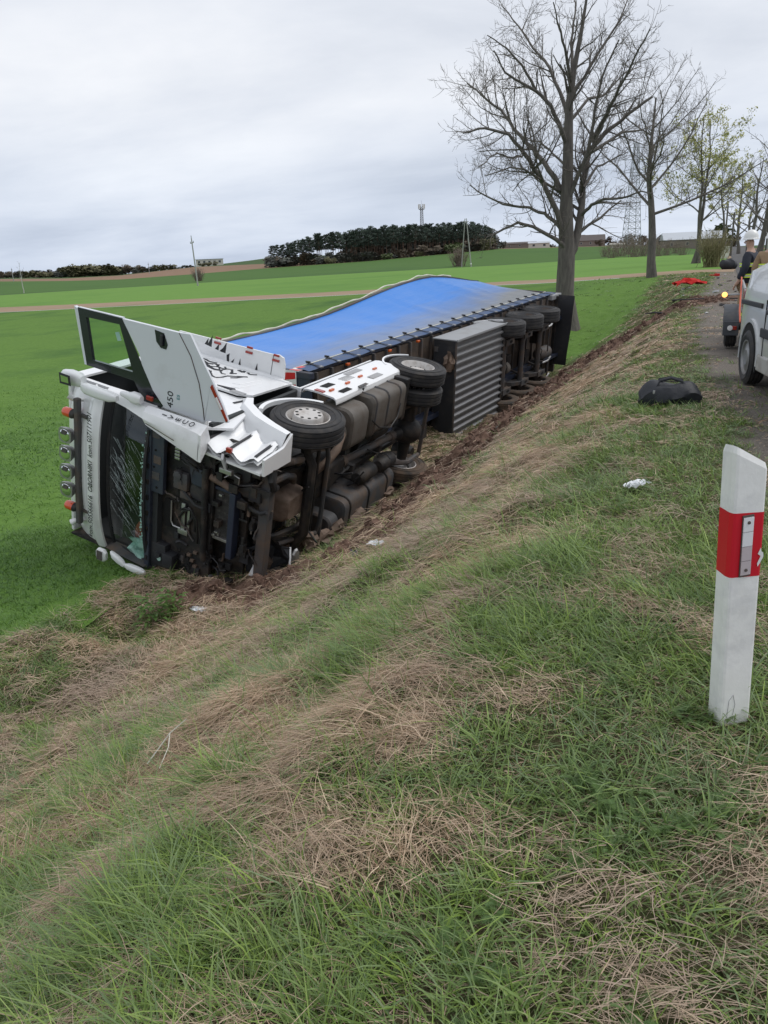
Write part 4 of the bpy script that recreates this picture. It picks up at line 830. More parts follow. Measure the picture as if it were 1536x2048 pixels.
# clods and torn turf packed against the lower parts
def mud_packs(b):
    rnd = random.Random(77)
    for k in range(40):
        c0 = (rnd.uniform(-4.2, 1.0), rnd.uniform(.05, .5), rnd.uniform(.25, .6)); s = rnd.uniform(.04, .13); ph = rnd.uniform(0, 6)
        b.ell(c0, (s*1.5, s, s*.8), 7, 5, False, lambda p, q: q+Vector((.3*s*sin(5*p.y+ph), .3*s*sin(6*p.z+ph), .3*s*sin(7*p.x))))
P('packed_mud', 'rust_tan', mud_packs)['kind'] = 'stuff'
# ------------------------------------------------------------ overturned curtain-side trailer (local x forward from its front wall, y up, z its height)
TRL = empty('curtain_trailer', label='blue curtain-sided semi-trailer lying on its side with pallet box and three axles', cat='trailer')
TRL.matrix_world = pose_matrix(-6.05, 12.5, -2.94, -8.74, -5.03, -2.96)
def Q(name, m, fn, parent=TRL):
    b = MB(); fn(b); return b.build(name, m, parent)
LEN = 13.55
_rx = [0, -.9, -2.2, -3.6, -4.7, -6.25, -7.8, -9.2, -10.1, -11.5, -13.5]; _ry = [2.66, 2.67, 2.65, 2.70, 2.75, 2.92, 3.08, 3.18, 3.19, 3.03, 2.70]
def roof_y(x): return float(np.interp(-x, [-a for a in _rx], _ry))
def roof_ys(x): return (roof_y(x-.6)+roof_y(x)*2+roof_y(x+.6))/4
def cur_y(x, z):
    v = min(1, max(0, (z-1.38)/2.55)); r = roof_ys(x); sag = -.10*sin(pi*v)*(.6+.4*sin(x*.5)); rp = .020*sin(x*2.1+z*1.3)*sin(pi*v)+.010*sin(x*5.3-z*2)*sin(pi*v)+.008*sin(x*1.1+z*4.2)
    return 2.555+(r-2.555)*v**1.25+sag*(1 if r < 3 else .5)+rp
def curtain_mat():
    m = bpy.data.materials.new('curtain_blue'); m.use_nodes = True; nt = m.node_tree; N = nt.nodes; L = nt.links; b = N['Principled BSDF']
    b.inputs['Roughness'].default_value = .42; b.inputs['Coat Weight'].default_value = .15; b.inputs['Specular IOR Level'].default_value = .45
    tc = N.new('ShaderNodeTexCoord'); mp = N.new('ShaderNodeMapping'); mp.inputs['Scale'].default_value = (.35, 1, 1.6); L.new(tc.outputs['Object'], mp.inputs[0])
    n = N.new('ShaderNodeTexNoise'); n.inputs['Scale'].default_value = 2.2; n.inputs['Detail'].default_value = 6; L.new(mp.outputs[0], n.inputs['Vector'])
    # road grime: thick near the lower hem and towards the rear of the curtain
    a = N.new('ShaderNodeAttribute'); a.attribute_name = 'grime'
    ad = N.new('ShaderNodeMath'); ad.operation = 'MULTIPLY_ADD'; L.new(n.outputs['Fac'], ad.inputs[0]); ad.inputs[1].default_value = .55; L.new(a.outputs['Fac'], ad.inputs[2])
    r = N.new('ShaderNodeMapRange'); r.inputs[1].default_value = .42; r.inputs[2].default_value = 1.25; L.new(ad.outputs[0], r.inputs[0])
    mx = N.new('ShaderNodeMix'); mx.data_type = 'RGBA'; L.new(r.outputs[0], mx.inputs[0]); mx.inputs[6].default_value = (0.022, 0.19, 0.60, 1); mx.inputs[7].default_value = (0.17, 0.18, 0.19, 1)
    L.new(mx.outputs[2], b.inputs['Base Color'])
    n2 = N.new('ShaderNodeTexNoise'); n2.inputs['Scale'].default_value = 1.6; n2.inputs['Detail'].default_value = 3; mp2 = N.new('ShaderNodeMapping'); mp2.inputs['Scale'].default_value = (.5, 1, 2.5); mp2.inputs['Rotation'].default_value = (0, .35, 0); L.new(tc.outputs['Object'], mp2.inputs[0]); L.new(mp2.outputs[0], n2.inputs['Vector'])
    bp = N.new('ShaderNodeBump'); bp.inputs['Strength'].default_value = .7; bp.inputs['Distance'].default_value = .05; L.new(n2.outputs['Fac'], bp.inputs['Height']); L.new(bp.outputs[0], b.inputs['Normal'])
    MATS['curtain_blue'] = m
curtain_mat()
nx, nz = 90, 22
def cur_pt(i, j):
    x = -.12-(LEN-.35)*i/nx; z = 1.42+(3.93-1.42)*j/nz; return (x, cur_y(x, z), z)
cu = Q('curtain', 'curtain_blue', lambda b: b.grid([[cur_pt(i, j) for j in range(nz+1)] for i in range(nx+1)]))
g = []
for i in range(nx+1):
    for j in range(nz+1):
        x, y, z = cur_pt(i, j); v = j/nz; g.append(max(0, .85-v*1.2)*(.8+.04*-x) + max(0, (-x-9)/4.5)*.45*(1-.35*v) + max(0, .10-v)*1.5)
at_ = cu.data.attributes.new('grime', 'FLOAT', 'POINT'); at_.data.foreach_set('value', g)
# lower hem with straps and buckles
def hem_pt(x, v): return (x, 2.565+.02*sin(pi*v)+.008*sin(x*4.4)*v, 1.44-.34*v-.03*(math.sin(x*3.3)*.5+.5)*v*v)
hm = Q('curtain_hem', 'hem_blue', lambda b: b.grid([[hem_pt(-.12-(LEN-.35)*i/110, j/5) for j in range(6)] for i in range(111)]), cu)
Q('hem_piping', 'cream', lambda b: b.tube([(-.1-(LEN-.3)*i/40, 2.572, 1.445) for i in range(41)], .011, 5), cu)
bm_ = MB(); bm_.box(-.035, .035, 0, .014, -.09, .02, .004); bm_.tube([(-.05, .02, .03), (.05, .02, .03)], .014, 6); bm_.tube([(.0, .022, .10), (.0, .03, -.0)], .016, 6)
buck = bm_.mesh('buckle', 'wire')
stp = MB(); stp.box(-.022, .022, 0, .006, -.34, -.05); strap_me = stp.mesh('strap', 'strap')
hook = MB(); hook.box(-.03, .03, -.02, .012, -.40, -.33, .005); hook_me = hook.mesh('strap_hook', 'alu')
for k in range(21):
    x = -.55-.615*k; mt = Matrix.Translation((x, 2.592, 1.40)) @ Matrix.Rotation(RAD(random.uniform(-9, 9)-12), 4, 'Y')
    bk = inst(buck, 'buckle', hm, mt); inst(strap_me, 'strap', bk); inst(hook_me, 'strap_hook', bk)
# frame
Q('side_rail', 'navy_steel', lambda b: b.box(-LEN, 0, 2.49, 2.55, 1.14, 1.30, .01)); Q('side_rail', 'navy_steel', lambda b: b.box(-LEN, 0, 0.0, .06, 1.14, 1.30, .01))
Q('load_floor', 'plank', lambda b: b.box(-LEN+.05, -.05, .06, 2.49, 1.2, 1.25))
cm = MB(); cm.box(-.03, .03, .05, 2.50, 1.06, 1.19, .006); cmm = cm.mesh('cross_member', 'grimy_grey')
cw = MB(); cw.box(-.23, .23, .08, 2.47, 1.12, 1.19); cwm = cw.mesh('floor_panel', 'plank')
for k in range(26):
    c_ = inst(cmm, 'cross_member', TRL, Matrix.Translation((-.35-.51*k, 0, 0))); inst(cwm, 'floor_panel', TRL, Matrix.Translation((-.35-.51*k-.255, 0, .005)))
for yy in (.62, 1.80): Q('main_beam', 'navy_steel', lambda b: (b.box(-13.3, -.6, yy+.05, yy+.07, .78, 1.05), b.box(-13.3, -.6, yy, yy+.12, .76, .785, .004), b.box(-13.3, -.6, yy, yy+.12, 1.03, 1.056, .004)))
for x in (-1.35, -2.95, -4.2): Q('marker_lamp', 'orange_lens', lambda b: b.box(x-.05, x+.05, 2.45, 2.50, 1.02, 1.08, .012))
Q('front_wall', 'navy_steel', lambda b: (b.box(-.06, 0, .02, 2.52, .98, 3.98, .01), b.box(-.10, .015, 2.44, 2.56, .95, 3.98, .012), b.box(-.10, .015, .0, .1, .95, 3.98, .012)))
wp = Q('warning_plate', 'sign_white', lambda b: b.box(.016, .024, 2.18, 2.56, 1.28, 1.68))
for k in range(2): Q('warning_stripe', 'sign_red', lambda b: b.prism([(.024, 2.20+.22*k, 1.30), (.024, 2.32+.22*k, 1.30), (.024, 2.20+.30*k, 1.66), (.024, 2.08+.12+.15*k, 1.66)], (.003, 0, 0)), wp)
wp2 = Q('warning_plate', 'sign_white', lambda b: b.prism([(.02, 2.562, 1.24), (-.34, 2.562, 1.24), (-.34, 2.562, 1.44), (.02, 2.562, 1.44)], (0, .012, 0)))
for a, c in ((.02, -.1), (-.22, -.34)): Q('warning_stripe', 'sign_red', lambda b: b.prism([(a, 2.576, 1.24), (c, 2.576, 1.24), (c+(.06 if a > 0 else 0), 2.576, 1.44), (a-(.0 if a > 0 else -.05), 2.576, 1.44)], (0, .003, 0)), wp2)
Q('rear_frame', 'grimy_grey', lambda b: (b.box(-LEN, -LEN+.09, 2.42, 2.56, 1.0, 3.95, .01), b.box(-LEN, -LEN+.09, 0, .12, 1.0, 3.95, .01), b.box(-LEN-.02, -LEN+.1, .05, 2.5, .98, 1.2, .012)))
Q('rear_corner_cover', 'box_top', lambda b: b.box(-13.56, -12.75, 2.40, 2.555, .98, 1.13, .02))
for yy in (.13, 1.29): Q('rear_door', 'navy_steel', lambda b: b.box(-LEN+.02, -LEN+.06, yy, yy+1.12, 1.22, 3.9))
# roof with bent edge rail
Q('roof', 'cream', lambda b: (b.grid([[(-.05-(LEN-.1)*i/40, .03, 3.97) for i in range(41)], [(-.05-(LEN-.1)*i/40, 1.3, 3.98) for i in range(41)], [(-.05-(LEN-.1)*i/40, roof_ys(-.05-(LEN-.1)*i/40), 3.96) for i in range(41)]]),))
Q('roof_rail', 'grimy_grey', lambda b: b.ring([[(x, roof_ys(x)+p, 3.93+q) for p, q in ((.02, -.05), (.02, .05), (-.05, .05), (-.05, -.05))] for x in [-.05-(LEN-.1)*i/60 for i in range(61)]], smooth=False))
def edge_wave(b):
    pts = []
    for i in range(120):
        x = -.3-11.3*i/119; pts.append((x, roof_ys(x)+.035+.018*sin(x*3.1)+.012*sin(x*7.3+1), 4.02+.03*sin(x*2.3)))
    b.tube(pts, [.016+.008*abs(sin(i*.6)) for i in range(120)], 6)
Q('roof_tarp_edge', 'cream', edge_wave)
# far side curtain resting on the ground
Q('curtain', 'hem_blue', lambda b: b.box(-LEN+.2, -.1, -.01, .01, 1.3, 3.93))
# --- pallet box with corrugated base ----------------------------------------------------
BX0, BX1, BZ0, BZ1 = -4.78, -7.60, .36, .95
pb = Q('pallet_box', 'black_plastic', lambda b: (b.box(BX0-.01, BX0-.04, -.08, 2.44, BZ0+.03, BZ1), b.box(BX1+.01, BX1+.04, -.08, 2.44, BZ0+.03, BZ1), b.box(BX1, BX0, -.1, -.07, BZ0+.02, BZ1), b.box(BX0, BX0-.03, -.1, .0, BZ0-.0, BZ1, .004), b.box(BX0, BX0-.03, 2.36, 2.46, BZ0, BZ1, .004)))
Q('box_lid', 'box_top', lambda b: (b.box(BX1-.03, BX0+.03, 2.45, 2.48, BZ0-.03, BZ1+.02, .006), b.box(BX1-.03, BX0+.03, 2.44, 2.49, BZ0-.045, BZ0-.02, .004)), pb)
def corr(b):
    rows = []; n = 14; w = 2.5/n
    for k in range(n):
        y0 = -.06+w*k
        for f, d in ((0, 0), (.12, 0), (.30, .055), (.72, .055), (.90, 0)): rows.append((y0+w*f, BZ0+d))
    rows.append((2.44, BZ0)); 
    b.grid([[(BX0-.02, y, z) for y, z in rows], [(BX1+.02, y, z) for y, z in rows]], smooth=False)
    b.grid([[(BX0-.02, y, z+.02) for y, z in rows], [(BX1+.02, y, z+.02) for y, z in rows]], smooth=False, flip=True)
Q('corrugated_base', 'corrugated', corr, pb)
Q('box_edge', 'grimy_grey', lambda b: (b.box(BX0-.02, BX0+.005, -.08, 2.44, BZ0-.012, BZ0+.03, .004), b.box(BX1+.02, BX1-.005, -.08, 2.44, BZ0-.012, BZ0+.03, .004)), pb)
Q('box_lock', 'grimy_grey', lambda b: (b.box(BX0+.0, BX0+.02, 2.16, 2.28, .82, .92, .006),), pb)
Q('mud_clod', 'rust_tan', lambda b: (b.ell((BX0+.06, 1.95, .5), (.12, .25, .10), 9, 7, False, lambda p, q: q+Vector((.05*sin(9*p.y+4*p.z), .04*sin(7*p.x), .04*sin(8*p.z+3*p.x)))),), pb)
lg = Q('landing_leg', 'grimy_black', lambda b: (b.box(-3.3, -3.15, 1.78, 1.93, .35, 1.05, .01), b.box(-3.38, -3.07, 1.7, 2.0, .32, .36, .006)))
Q('landing_leg', 'grimy_black', lambda b: (b.box(-3.3, -3.15, .62, .77, .35, 1.05, .01), b.box(-3.38, -3.07, .55, .85, .32, .36, .006)))
Q('step_box', 'rust_tan', lambda b: [b.box(-4.72, -4.25, -.1+.16*k, .04+.16*k, .42, .62, .01) for k in range(2)])
# --- axles ----------------------------------------------------------------------
for k in range(3):
    xa = -8.0-1.31*k
    wheel(TRL, 'trail', (xa, 2.29, .53), 1); wheel(TRL, 'trail', (xa, .23, .53), -1, 0, True)
    Q('axle', 'grimy_grey', lambda b: b.tube([(xa, .42, .53), (xa, 2.1, .53)], .075, 12))
    for yy in (.52, 1.86):
        ar = Q('trailing_arm', 'grimy_grey', lambda b: (b.prism([(xa+.55, yy, .95), (xa+.42, yy, .60), (xa+.15, yy, .43), (xa-.42, yy, .42), (xa-.45, yy, .56), (xa, yy, .66), (xa+.3, yy, .95)], (0, .10, 0)), b.box(xa-.38, xa+.16, yy-.03, yy+.13, .40, .43, .006)))
        Q('arm_hole', 'dark_hole', lambda b: b.prism([(xa-.16+.10*cos(a*pi/6), yy+.05+.035*sin(a*pi/6), .392) for a in range(12)], (0, 0, .004)), ar)
        Q('air_spring', 'grimy_black', lambda b: b.lathe([(0, -.2), (.13, -.2), (.16, -.1), (.14, 0), (.16, .1), (.13, .2), (0, .2)], (xa-.35, yy+.05, .76), 'z', 16))
        Q('brake_chamber', 'grimy_black', lambda b: b.lathe([(0, -.1), (.06, -.1), (.08, 0), (.08, .1), (0, .12)], (xa-.28, yy+(.22 if yy < 1 else -.12), .62), 'x', 12))
    Q('damper', 'grimy_grey', lambda b: (b.tube([(xa-.1, .75, .5), (xa-.3, .8, .95)], .035, 8), b.tube([(xa-.1, 1.75, .5), (xa-.3, 1.7, .95)], .035, 8)))
    Q('brake_hose', 'wire', lambda b: (b.tube([(xa-.2, 1.4, .6), (xa-.25, 1.2, .5), (xa-.22, .95, .55), (xa-.3, .7, .62)], .012, 5), b.tube([(xa-.3, 1.6, .7), (xa-.36, 1.3, .58), (xa-.3, 1.0, .66)], .010, 5)))
Q('air_reservoir', 'tank_grey', lambda b: b.lathe([(0, 0), (.10, -.02), (.17, -.1), (.17, -.3), (.10, -.4), (0, -.42)], (-8.35, 1.08, .72), 'x', 18))
Q('air_reservoir', 'grimy_grey', lambda b: b.lathe([(0, 0), (.12, -.03), (.19, -.12), (.19, -.75), (.12, -.84), (0, -.86)], (-11.1, 1.0, .72), 'x', 20))
Q('valve_unit', 'grimy_black', lambda b: (b.box(-9.0, -8.7, 1.15, 1.4, .7, .9, .02), b.box(-10.4, -10.1, .9, 1.3, .72, .95, .02), b.box(-11.0, -10.8, 1.4, 1.7, .6, .9, .02)))
Q('mudguard', 'black_plastic', lambda b: arc_guard(b, -10.62, .53, .62, .64, 2.05, 2.47, 30, 150, 12)); Q('mudguard_strip', 'white_clean', lambda b: b.ring([[(x, 2.44, z), (x, 2.49, z), (x, 2.49, z+.05), (x, 2.44, z+.05)] for x, z in ((-7.25, 1.10), (-7.45, 1.02), (-7.7, .9), (-7.9, .72), (-8.0, .60))]))
Q('mudguard_strip', 'grimy_grey', lambda b: b.ring([[(x, 2.40, z), (x, 2.45, z), (x, 2.45, z+.04), (x, 2.40, z+.04)] for x, z in ((-10.1, 1.10), (-10.6, 1.16), (-11.2, 1.12), (-11.5, 1.05))]))
Q('bumper_bar', 'alu', lambda b: (b.tube([(-11.55, 1.95, .48), (-11.2, 1.9, .42), (-11.0, 1.86, .48)], .03, 8), b.tube([(-11.6, .9, .48), (-11.2, .85, .42), (-10.95, .82, .48)], .03, 8), b.tube([(-11.5, .4, .45), (-11.0, .3, .40), (-10.7, .28, .44)], .03, 8)))
Q('bumper_post', 'grimy_grey', lambda b: (b.tube([(-11.15, .82, .44), (-11.15, .82, .95)], .03, 8), b.tube([(-11.3, .3, .44), (-11.3, .9, .44)], .025, 8), b.tube([(-11.35, 1.1, .5), (-11.35, 1.9, .5)], .022, 8)))
def flap(b):
    A = [[(-13.15+.03*sin(j*.9), .34+2.2*j/10, .40+.52*i/3+.08*(1-j/10)) for j in range(11)] for i in range(4)]
    b.grid(A); b.grid([[(p[0]-.02, p[1], p[2]) for p in r] for r in A], flip=True)
Q('rear_flap', 'black_plastic', flap)
Q('flap_edge', 'grimy_black', lambda b: b.box(-13.2, -13.1, .3, 2.5, .92, 1.02, .01))
# ------------------------------------------------------------ delineator post
def R_(root):
    def f(name, m, fn, parent=None):
        b = MB(); fn(b); return b.build(name, m, root if parent is None else parent)
    return f
mat('post_white', (0.84, 0.84, 0.83), .5, col2=(0.74, 0.74, 0.72), scale=5, dirt=(0.42, 0.42, 0.45), dirt_amt=.36, dirt_scale=7, bump=.08)
mat('film_red', (0.56, 0.008, 0.022), .35)
mat('reflector_grey', (0.50, 0.44, 0.46), .25, spec=.8)
mat('reflector_clear', (0.74, 0.74, 0.77), .2, spec=.8)
mat('scuff', (0.34, 0.34, 0.36), .7)
bx, by = at_z(1455, 1437, 0)[:2]; bz = hz(bx, by)
post = empty('delineator_post', (bx, by, bz-.03), 0, 'white roadside delineator post with red reflector band, standing on the grass verge', 'post')
# face turned to the camera's left; leans slightly towards the road
tp = at_y(1492, 880, 1.0); 
ddir = Vector(ray(1492, 880)); base = Vector((bx, by, bz)); k_ = (base-Vector(CAM)).dot(Vector((CF[0], CF[1], 0)))/Vector((CF[0], CF[1], 0)).dot(Vector(ray(1492, 882)))
top = Vector(CAM)+Vector(ray(1492, 882))*k_; up = (top-base); PH = up.length; up.normalize()
fx = Vector((0.80, 0.60, 0)); fx = (fx-up*fx.dot(up)).normalized(); fn_ = fx.cross(up)      # face x axis and normal (towards camera)
if fn_.dot(Vector(CAM)-base) < 0: fn_ = -fn_
post.matrix_world = Matrix(((fx[0], -fn_[0], up[0], bx), (fx[1], -fn_[1], up[1], by), (fx[2], -fn_[2], up[2], bz-.03), (0, 0, 0, 1)))
A = R_(post)
W2, D2 = .061, .040
def post_sec(z, dzs=0.0):   # rounded front corners; front face at -y
    return [(-W2, -D2*.55, z+dzs*1), (-W2*.93, -D2*.92, z+dzs*.93), (-W2*.8, -D2, z+dzs*.8), (W2*.8, -D2, z-dzs*.8), (W2*.93, -D2*.92, z-dzs*.93), (W2, -D2*.55, z-dzs), (W2*.8, D2, z-dzs*.8), (-W2*.8, D2, z+dzs*.8)]
A('post_body', 'post_white', lambda b: b.ring([post_sec(-.15), post_sec(0.0), post_sec(PH-.10), [(p[0], p[1], p[2]) for p in post_sec(PH-.03, .035)], [(p[0]*.93, p[1]*.85, p[2]+.012) for p in post_sec(PH-.02, .035)]], smooth=False))
z1_, z2_ = PH*.585, PH*.805
def band_sec(z, s): return [(p[0]*1.012, p[1]*1.02, p[2]) for p in post_sec(z, s)]
rb = A('reflective_band', 'film_red', lambda b: b.ring([band_sec(z1_, .006), band_sec(z2_, .006)], cap=False, smooth=False))
fy = -D2*1.02-.001
rf = A('reflector_frame', 'grimy_grey', lambda b: b.box(-.0265, .0145, fy-.004, fy, z1_+.004, z2_-.006), rb)
for k in range(4):
    h_ = (z2_-z1_-.022)/4; z0 = z1_+.010+h_*k; A('reflector_cell', 'reflector_clear' if k >= 2 else 'reflector_grey', lambda b: b.box(-.0245, .0125, fy-.007, fy-.0035, z0+.001, z0+h_-.001), rf)
for z0 in (z1_+.028, z2_-.030): A('rivet', 'grimy_grey', lambda b: b.lathe([(.006, 0), (.005, -.003), (0, -.004)], (-.006, fy-.007, z0), 'y', 10), rf)
A('band_tear', 'sign_white', lambda b: (b.prism([(.040, fy-.0008, z1_+.075), (.050, fy-.0008, z1_+.095), (.054, fy-.0008, z1_+.080), (.060, fy-.0008, z1_+.078), (.062, fy-.0008, z1_+.062), (.050, fy-.0008, z1_+.040), (.042, fy-.0008, z1_+.030), (.040, fy-.0008, z1_+.042), (.052, fy-.0008, z1_+.065)], (0, -.0008, 0)),), rb)
A('scuff_mark', 'scuff', lambda b: (b.tube([(-.035, -D2-.0006, .06), (-.03, -D2-.0006, .13), (-.015, -D2-.0006, .15), (-.005, -D2-.0006, .11), (-.012, -D2-.0006, .07)], .0011, 4),))
# ------------------------------------------------------------ duffel bag and litter
mat('bag_cloth', (0.012, 0.014, 0.02), .55, bump=.5, bump_scale=12)
g_ = ground_hit(1338, 812); bag = empty('duffel_bag', (g_[0], g_[1], hz(g_[0], g_[1])), RAD(6), 'black duffel bag with carry straps lying on the grass verge', 'bag')
A = R_(bag)
def bag_fn(b):
    S = []
    for i in range(17):
        t = i/16; x = -.33+.66*t; e = (1-abs(2*t-1)**5); w = .15*(.72+.28*e); h = .20*(.55+.45*e)*(1+.06*sin(t*9)); off = .02*sin(t*7+1)
        S.append([(x+.015*sin(3*a), off+w*cos(a)*(1+.06*sin(5*a+t*8)), max(.0, h*.5+h*.55*sin(a)+.012*sin(4*a+9*t))) for a in [2*pi*j/18 for j in range(18)]])
    b.ring(S)
A('bag_body', 'bag_cloth', bag_fn); bag.scale = (.95, 1.0, 1.25)
for s in (-1, 1): A('strap', 'bag_cloth', lambda b: b.tube([(-.16, s*.09, .16), (-.12, s*.06, .225), (0, s*.03, .245), (.12, s*.06, .22), (.16, s*.09, .16)], .013, 6))
A('zip', 'grimy_grey', lambda b: b.tube([(-.28, .0, .175), (-.1, .01, .214), (.1, .0, .214), (.28, .0, .175)], .005, 5))
A('buckle', 'alu', lambda b: b.box(-.19, -.165, -.13, -.12, .12, .15, .004))
mat('white_plastic', (0.66, 0.68, 0.70), .4, bump=.3, bump_scale=30)
def crumple(name, px, py, size, m, label, cat, seed, elong=1.0, group=None, flat=.5):
    q = ground_hit(px, py); rnd = random.Random(seed); ph = [rnd.uniform(0, 6) for _ in range(4)]
    b = MB(); n = 7
    b.grid([[(size*elong*(i/n-.5)+.2*size*sin(j*1.7+ph[0]), size*(j/n-.5)*.6+.12*size*sin(i*2.1+ph[1]), .02+size*flat*.5*(.5+.5*sin(i*1.9+ph[2])*cos(j*2.3+ph[3]))) for j in range(n+1)] for i in range(n+1)], smooth=False)
    o = b.build(name, m); o.location = (q[0], q[1], hz(q[0], q[1])+.03); o.rotation_euler = (0, 0, rnd.uniform(0, 3)); sd_ = o.modifiers.new('thick', 'SOLIDIFY'); sd_.thickness = .004
    return tag(o, label, cat, group)
o = crumple('plastic_scrap', 1270, 985, .14, 'white_plastic', 'crumpled white plastic scrap on the grass between bag and post', 'litter', 3, 1.2); o.rotation_euler = (0, 0, RAD(60))
crumple('paper_scrap', 398, 1228, .16, 'white_plastic', 'torn white scrap lying in the torn soil below the cab', 'litter', 4)
crumple('plastic_shard', 716, 1118, .2, 'grimy_grey', 'grey plastic shard lying in dry grass beside the cab step', 'debris', 5)
crumple('plastic_shard', 757, 1098, .17, 'white_plastic', 'pale plastic shard lying in dry grass below the fuel tank', 'debris', 6)
crumple('plastic_shard', 1002, 862, .22, 'black_plastic', 'black plastic shard stuck in the soil below the pallet box', 'debris', 7)
# twig in the grass
def twig(b):
    P0 = ground_hit(300, 1560); P1 = ground_hit(380, 1490); a = Vector((P0[0], P0[1], hz(P0[0], P0[1])+.10)); c = Vector((P1[0], P1[1], hz(P1[0], P1[1])+.16)); m_ = (a+c)/2+Vector((0, .03, .03))
    b.tube([a, m_, c], [.004, .0035, .002], 5); b.tube([m_, m_+Vector((.05, -.08, -.02)), m_+Vector((.08, -.2, -.06))], [.003, .0025, .0015], 5)
b = MB(); twig(b); tag(b.build('dry_twig', 'cream'), 'thin forked dry twig lying over the grass on the bank', 'twig')
# ------------------------------------------------------------ wreckage scattered by the road
def scrap(name, px, py, m, pts, label, cat='debris', group=None, z=None):
    q = ground_hit(px, py) if z is None else at_z(px, py, z); b = MB(); pts(b); o = b.build(name, m); o.location = (q[0], q[1], max(.02, hz(q[0], q[1])) if q[0] > .7 else hz(q[0], q[1])+.01); o.rotation_euler = (0, 0, random.uniform(0, 6)); return tag(o, label, cat, group)
mat('car_red', (0.45, 0.012, 0.010), .7, spec=.2)
def red_sheet(b):
    b.grid([[(-.9+.3*i+.1*sin(j*2), -.45+.18*j, .10+.16*abs(sin(i*1.1+j*.8))+.25*exp_(i, j)) for j in range(6)] for i in range(7)], smooth=False)
    b.grid([[(-.9+.3*i+.1*sin(j*2), -.45+.18*j, .07+.16*abs(sin(i*1.1+j*.8))+.25*exp_(i, j)) for j in range(6)] for i in range(7)], smooth=False, flip=True)
def exp_(i, j): return math.exp(-((i-3)**2+(j-3)**2)/5)
o = scrap('crumpled_car_panel', 1378, 576, 'car_red', red_sheet, 'crumpled bright red car panel lying on the grass by the farm track'); o.rotation_euler = (0, 0, .3); o.scale = (.75, .8, 1.0)
scrap('car_panel_strip', 1428, 552, 'car_red', lambda b: (b.box(-.5, .5, -.08, .08, 0, .06, .01), b.box(-.2, .3, .1, .2, .0, .12, .01)), 'bent red bodywork strip lying at the edge of the asphalt')
scrap('bumper_strip', 1320, 632, 'black_plastic', lambda b: b.tube([(-.45, .12, .06), (-.2, .0, .1), (.1, -.02, .08), (.5, .06, .03)], [.02, .03, .03, .012], 6), 'curved black bumper strip lying on the torn soil').rotation_euler = (0, 0, .15)
scrap('steel_rod', 1440, 602, 'black_plastic', lambda b: b.tube([(-1.4, 0, .05), (-.3, .05, .07), (1.4, -.05, .05)], .022, 6), 'long dark bent rod lying across the road shoulder').rotation_euler = (0, 0, .05)
rnd = random.Random(21)
for k in range(46):
    px = rnd.uniform(1400, 1478); py = rnd.uniform(548, 632) if k < 38 else rnd.uniform(575, 640)
    if k >= 38: px = rnd.uniform(1310, 1400)
    s = rnd.uniform(.03, .11); m = rnd.choice(('black_plastic', 'grimy_grey', 'black_plastic', 'grimy_black', 'plank', 'grimy_grey', 'black_plastic', 'alu'))
    z = None
    q = ground_hit(px, py); bb = MB(); 
    pts = [(s*cos(a)*rnd.uniform(.5, 1.3), s*sin(a)*rnd.uniform(.4, 1.1), 0) for a in [2*pi*j/6 for j in range(6)]]
    bb.prism(pts, (rnd.uniform(-.03, .03), rnd.uniform(-.03, .03), s*rnd.uniform(.3, .7))); o = bb.build('wreck_fragment', m); o.location = (q[0], q[1], max(hz(q[0], q[1])+.01, .02 if q[0] > .7 else -9)); o.rotation_euler = (rnd.uniform(-.3, .3), rnd.uniform(-.3, .3), 0)
    tag(o, 'small broken vehicle fragment scattered on the road edge past the trailer', 'debris', 'wreck fragments on the road edge')
q = at_z(1456, 538, 0.02); o = R_(None)
b = MB(); b.ell((0, 0, .30), (.62, .45, .42), 14, 9, True, lambda p, q_: q_+Vector((.06*sin(6*p.y), .06*sin(7*p.x+2), .05*sin(5*p.x+3*p.y)))); hp = b.build('tarp_bundle', 'bag_cloth'); hp.location = (q[0], q[1], .02); tag(hp, 'dark tarpaulin bundle lying on the asphalt far down the road', 'bundle')
# ------------------------------------------------------------ van, seen along its right side (faces the camera)
mat('van_silver', (0.64, 0.65, 0.66), .35, .15, coat=.6, dirt=(0.22, 0.20, 0.17), dirt_amt=.2)
mat('van_lower', (0.46, 0.45, 0.42), .45, .2, dirt=(0.20, 0.17, 0.13), dirt_amt=.5, dirt_scale=5)
mat('van_glass', (0.02, 0.025, 0.03), .08, spec=.8)
mat('steel_rim', (0.26, 0.26, 0.26), .45, .5, dirt=(0.12, 0.1, 0.08), dirt_amt=.5)
van = empty('parked_van', (1.50, 9.05, .02), RAD(-90+11.5), 'silver van with black door trim parked on the road shoulder', 'van')
A = R_(van)   # local x forward (towards the camera), y to its left; right side is -y
def van_sec(x, zt, wl, wt, zb):
    # cross-section outline at x: lower width, top width
    b0 = .30; pts = [(0, zb), (wl*.90, zb), (wl, zb+.14), (wl*1.0, zb+.42), (wl*.99, .95), (wl*.975, 1.04)]
    if zt > 1.2: pts += [(wl*.90+wt*.03, 1.28), (wt*1.0, zt-.14), (wt*.88, zt-.03), (wt*.6, zt), (0, zt+.012)]
    else: pts += [(wl*.93, zt-.03), (wl*.88, zt), (wl*.8, zt+.02), (wl*.5, zt+.03), (0, zt+.035)]
    half = [(x, -y, z) for y, z in pts]; return half+[(x, y, z) for y, z in pts[::-1][1:-1]]
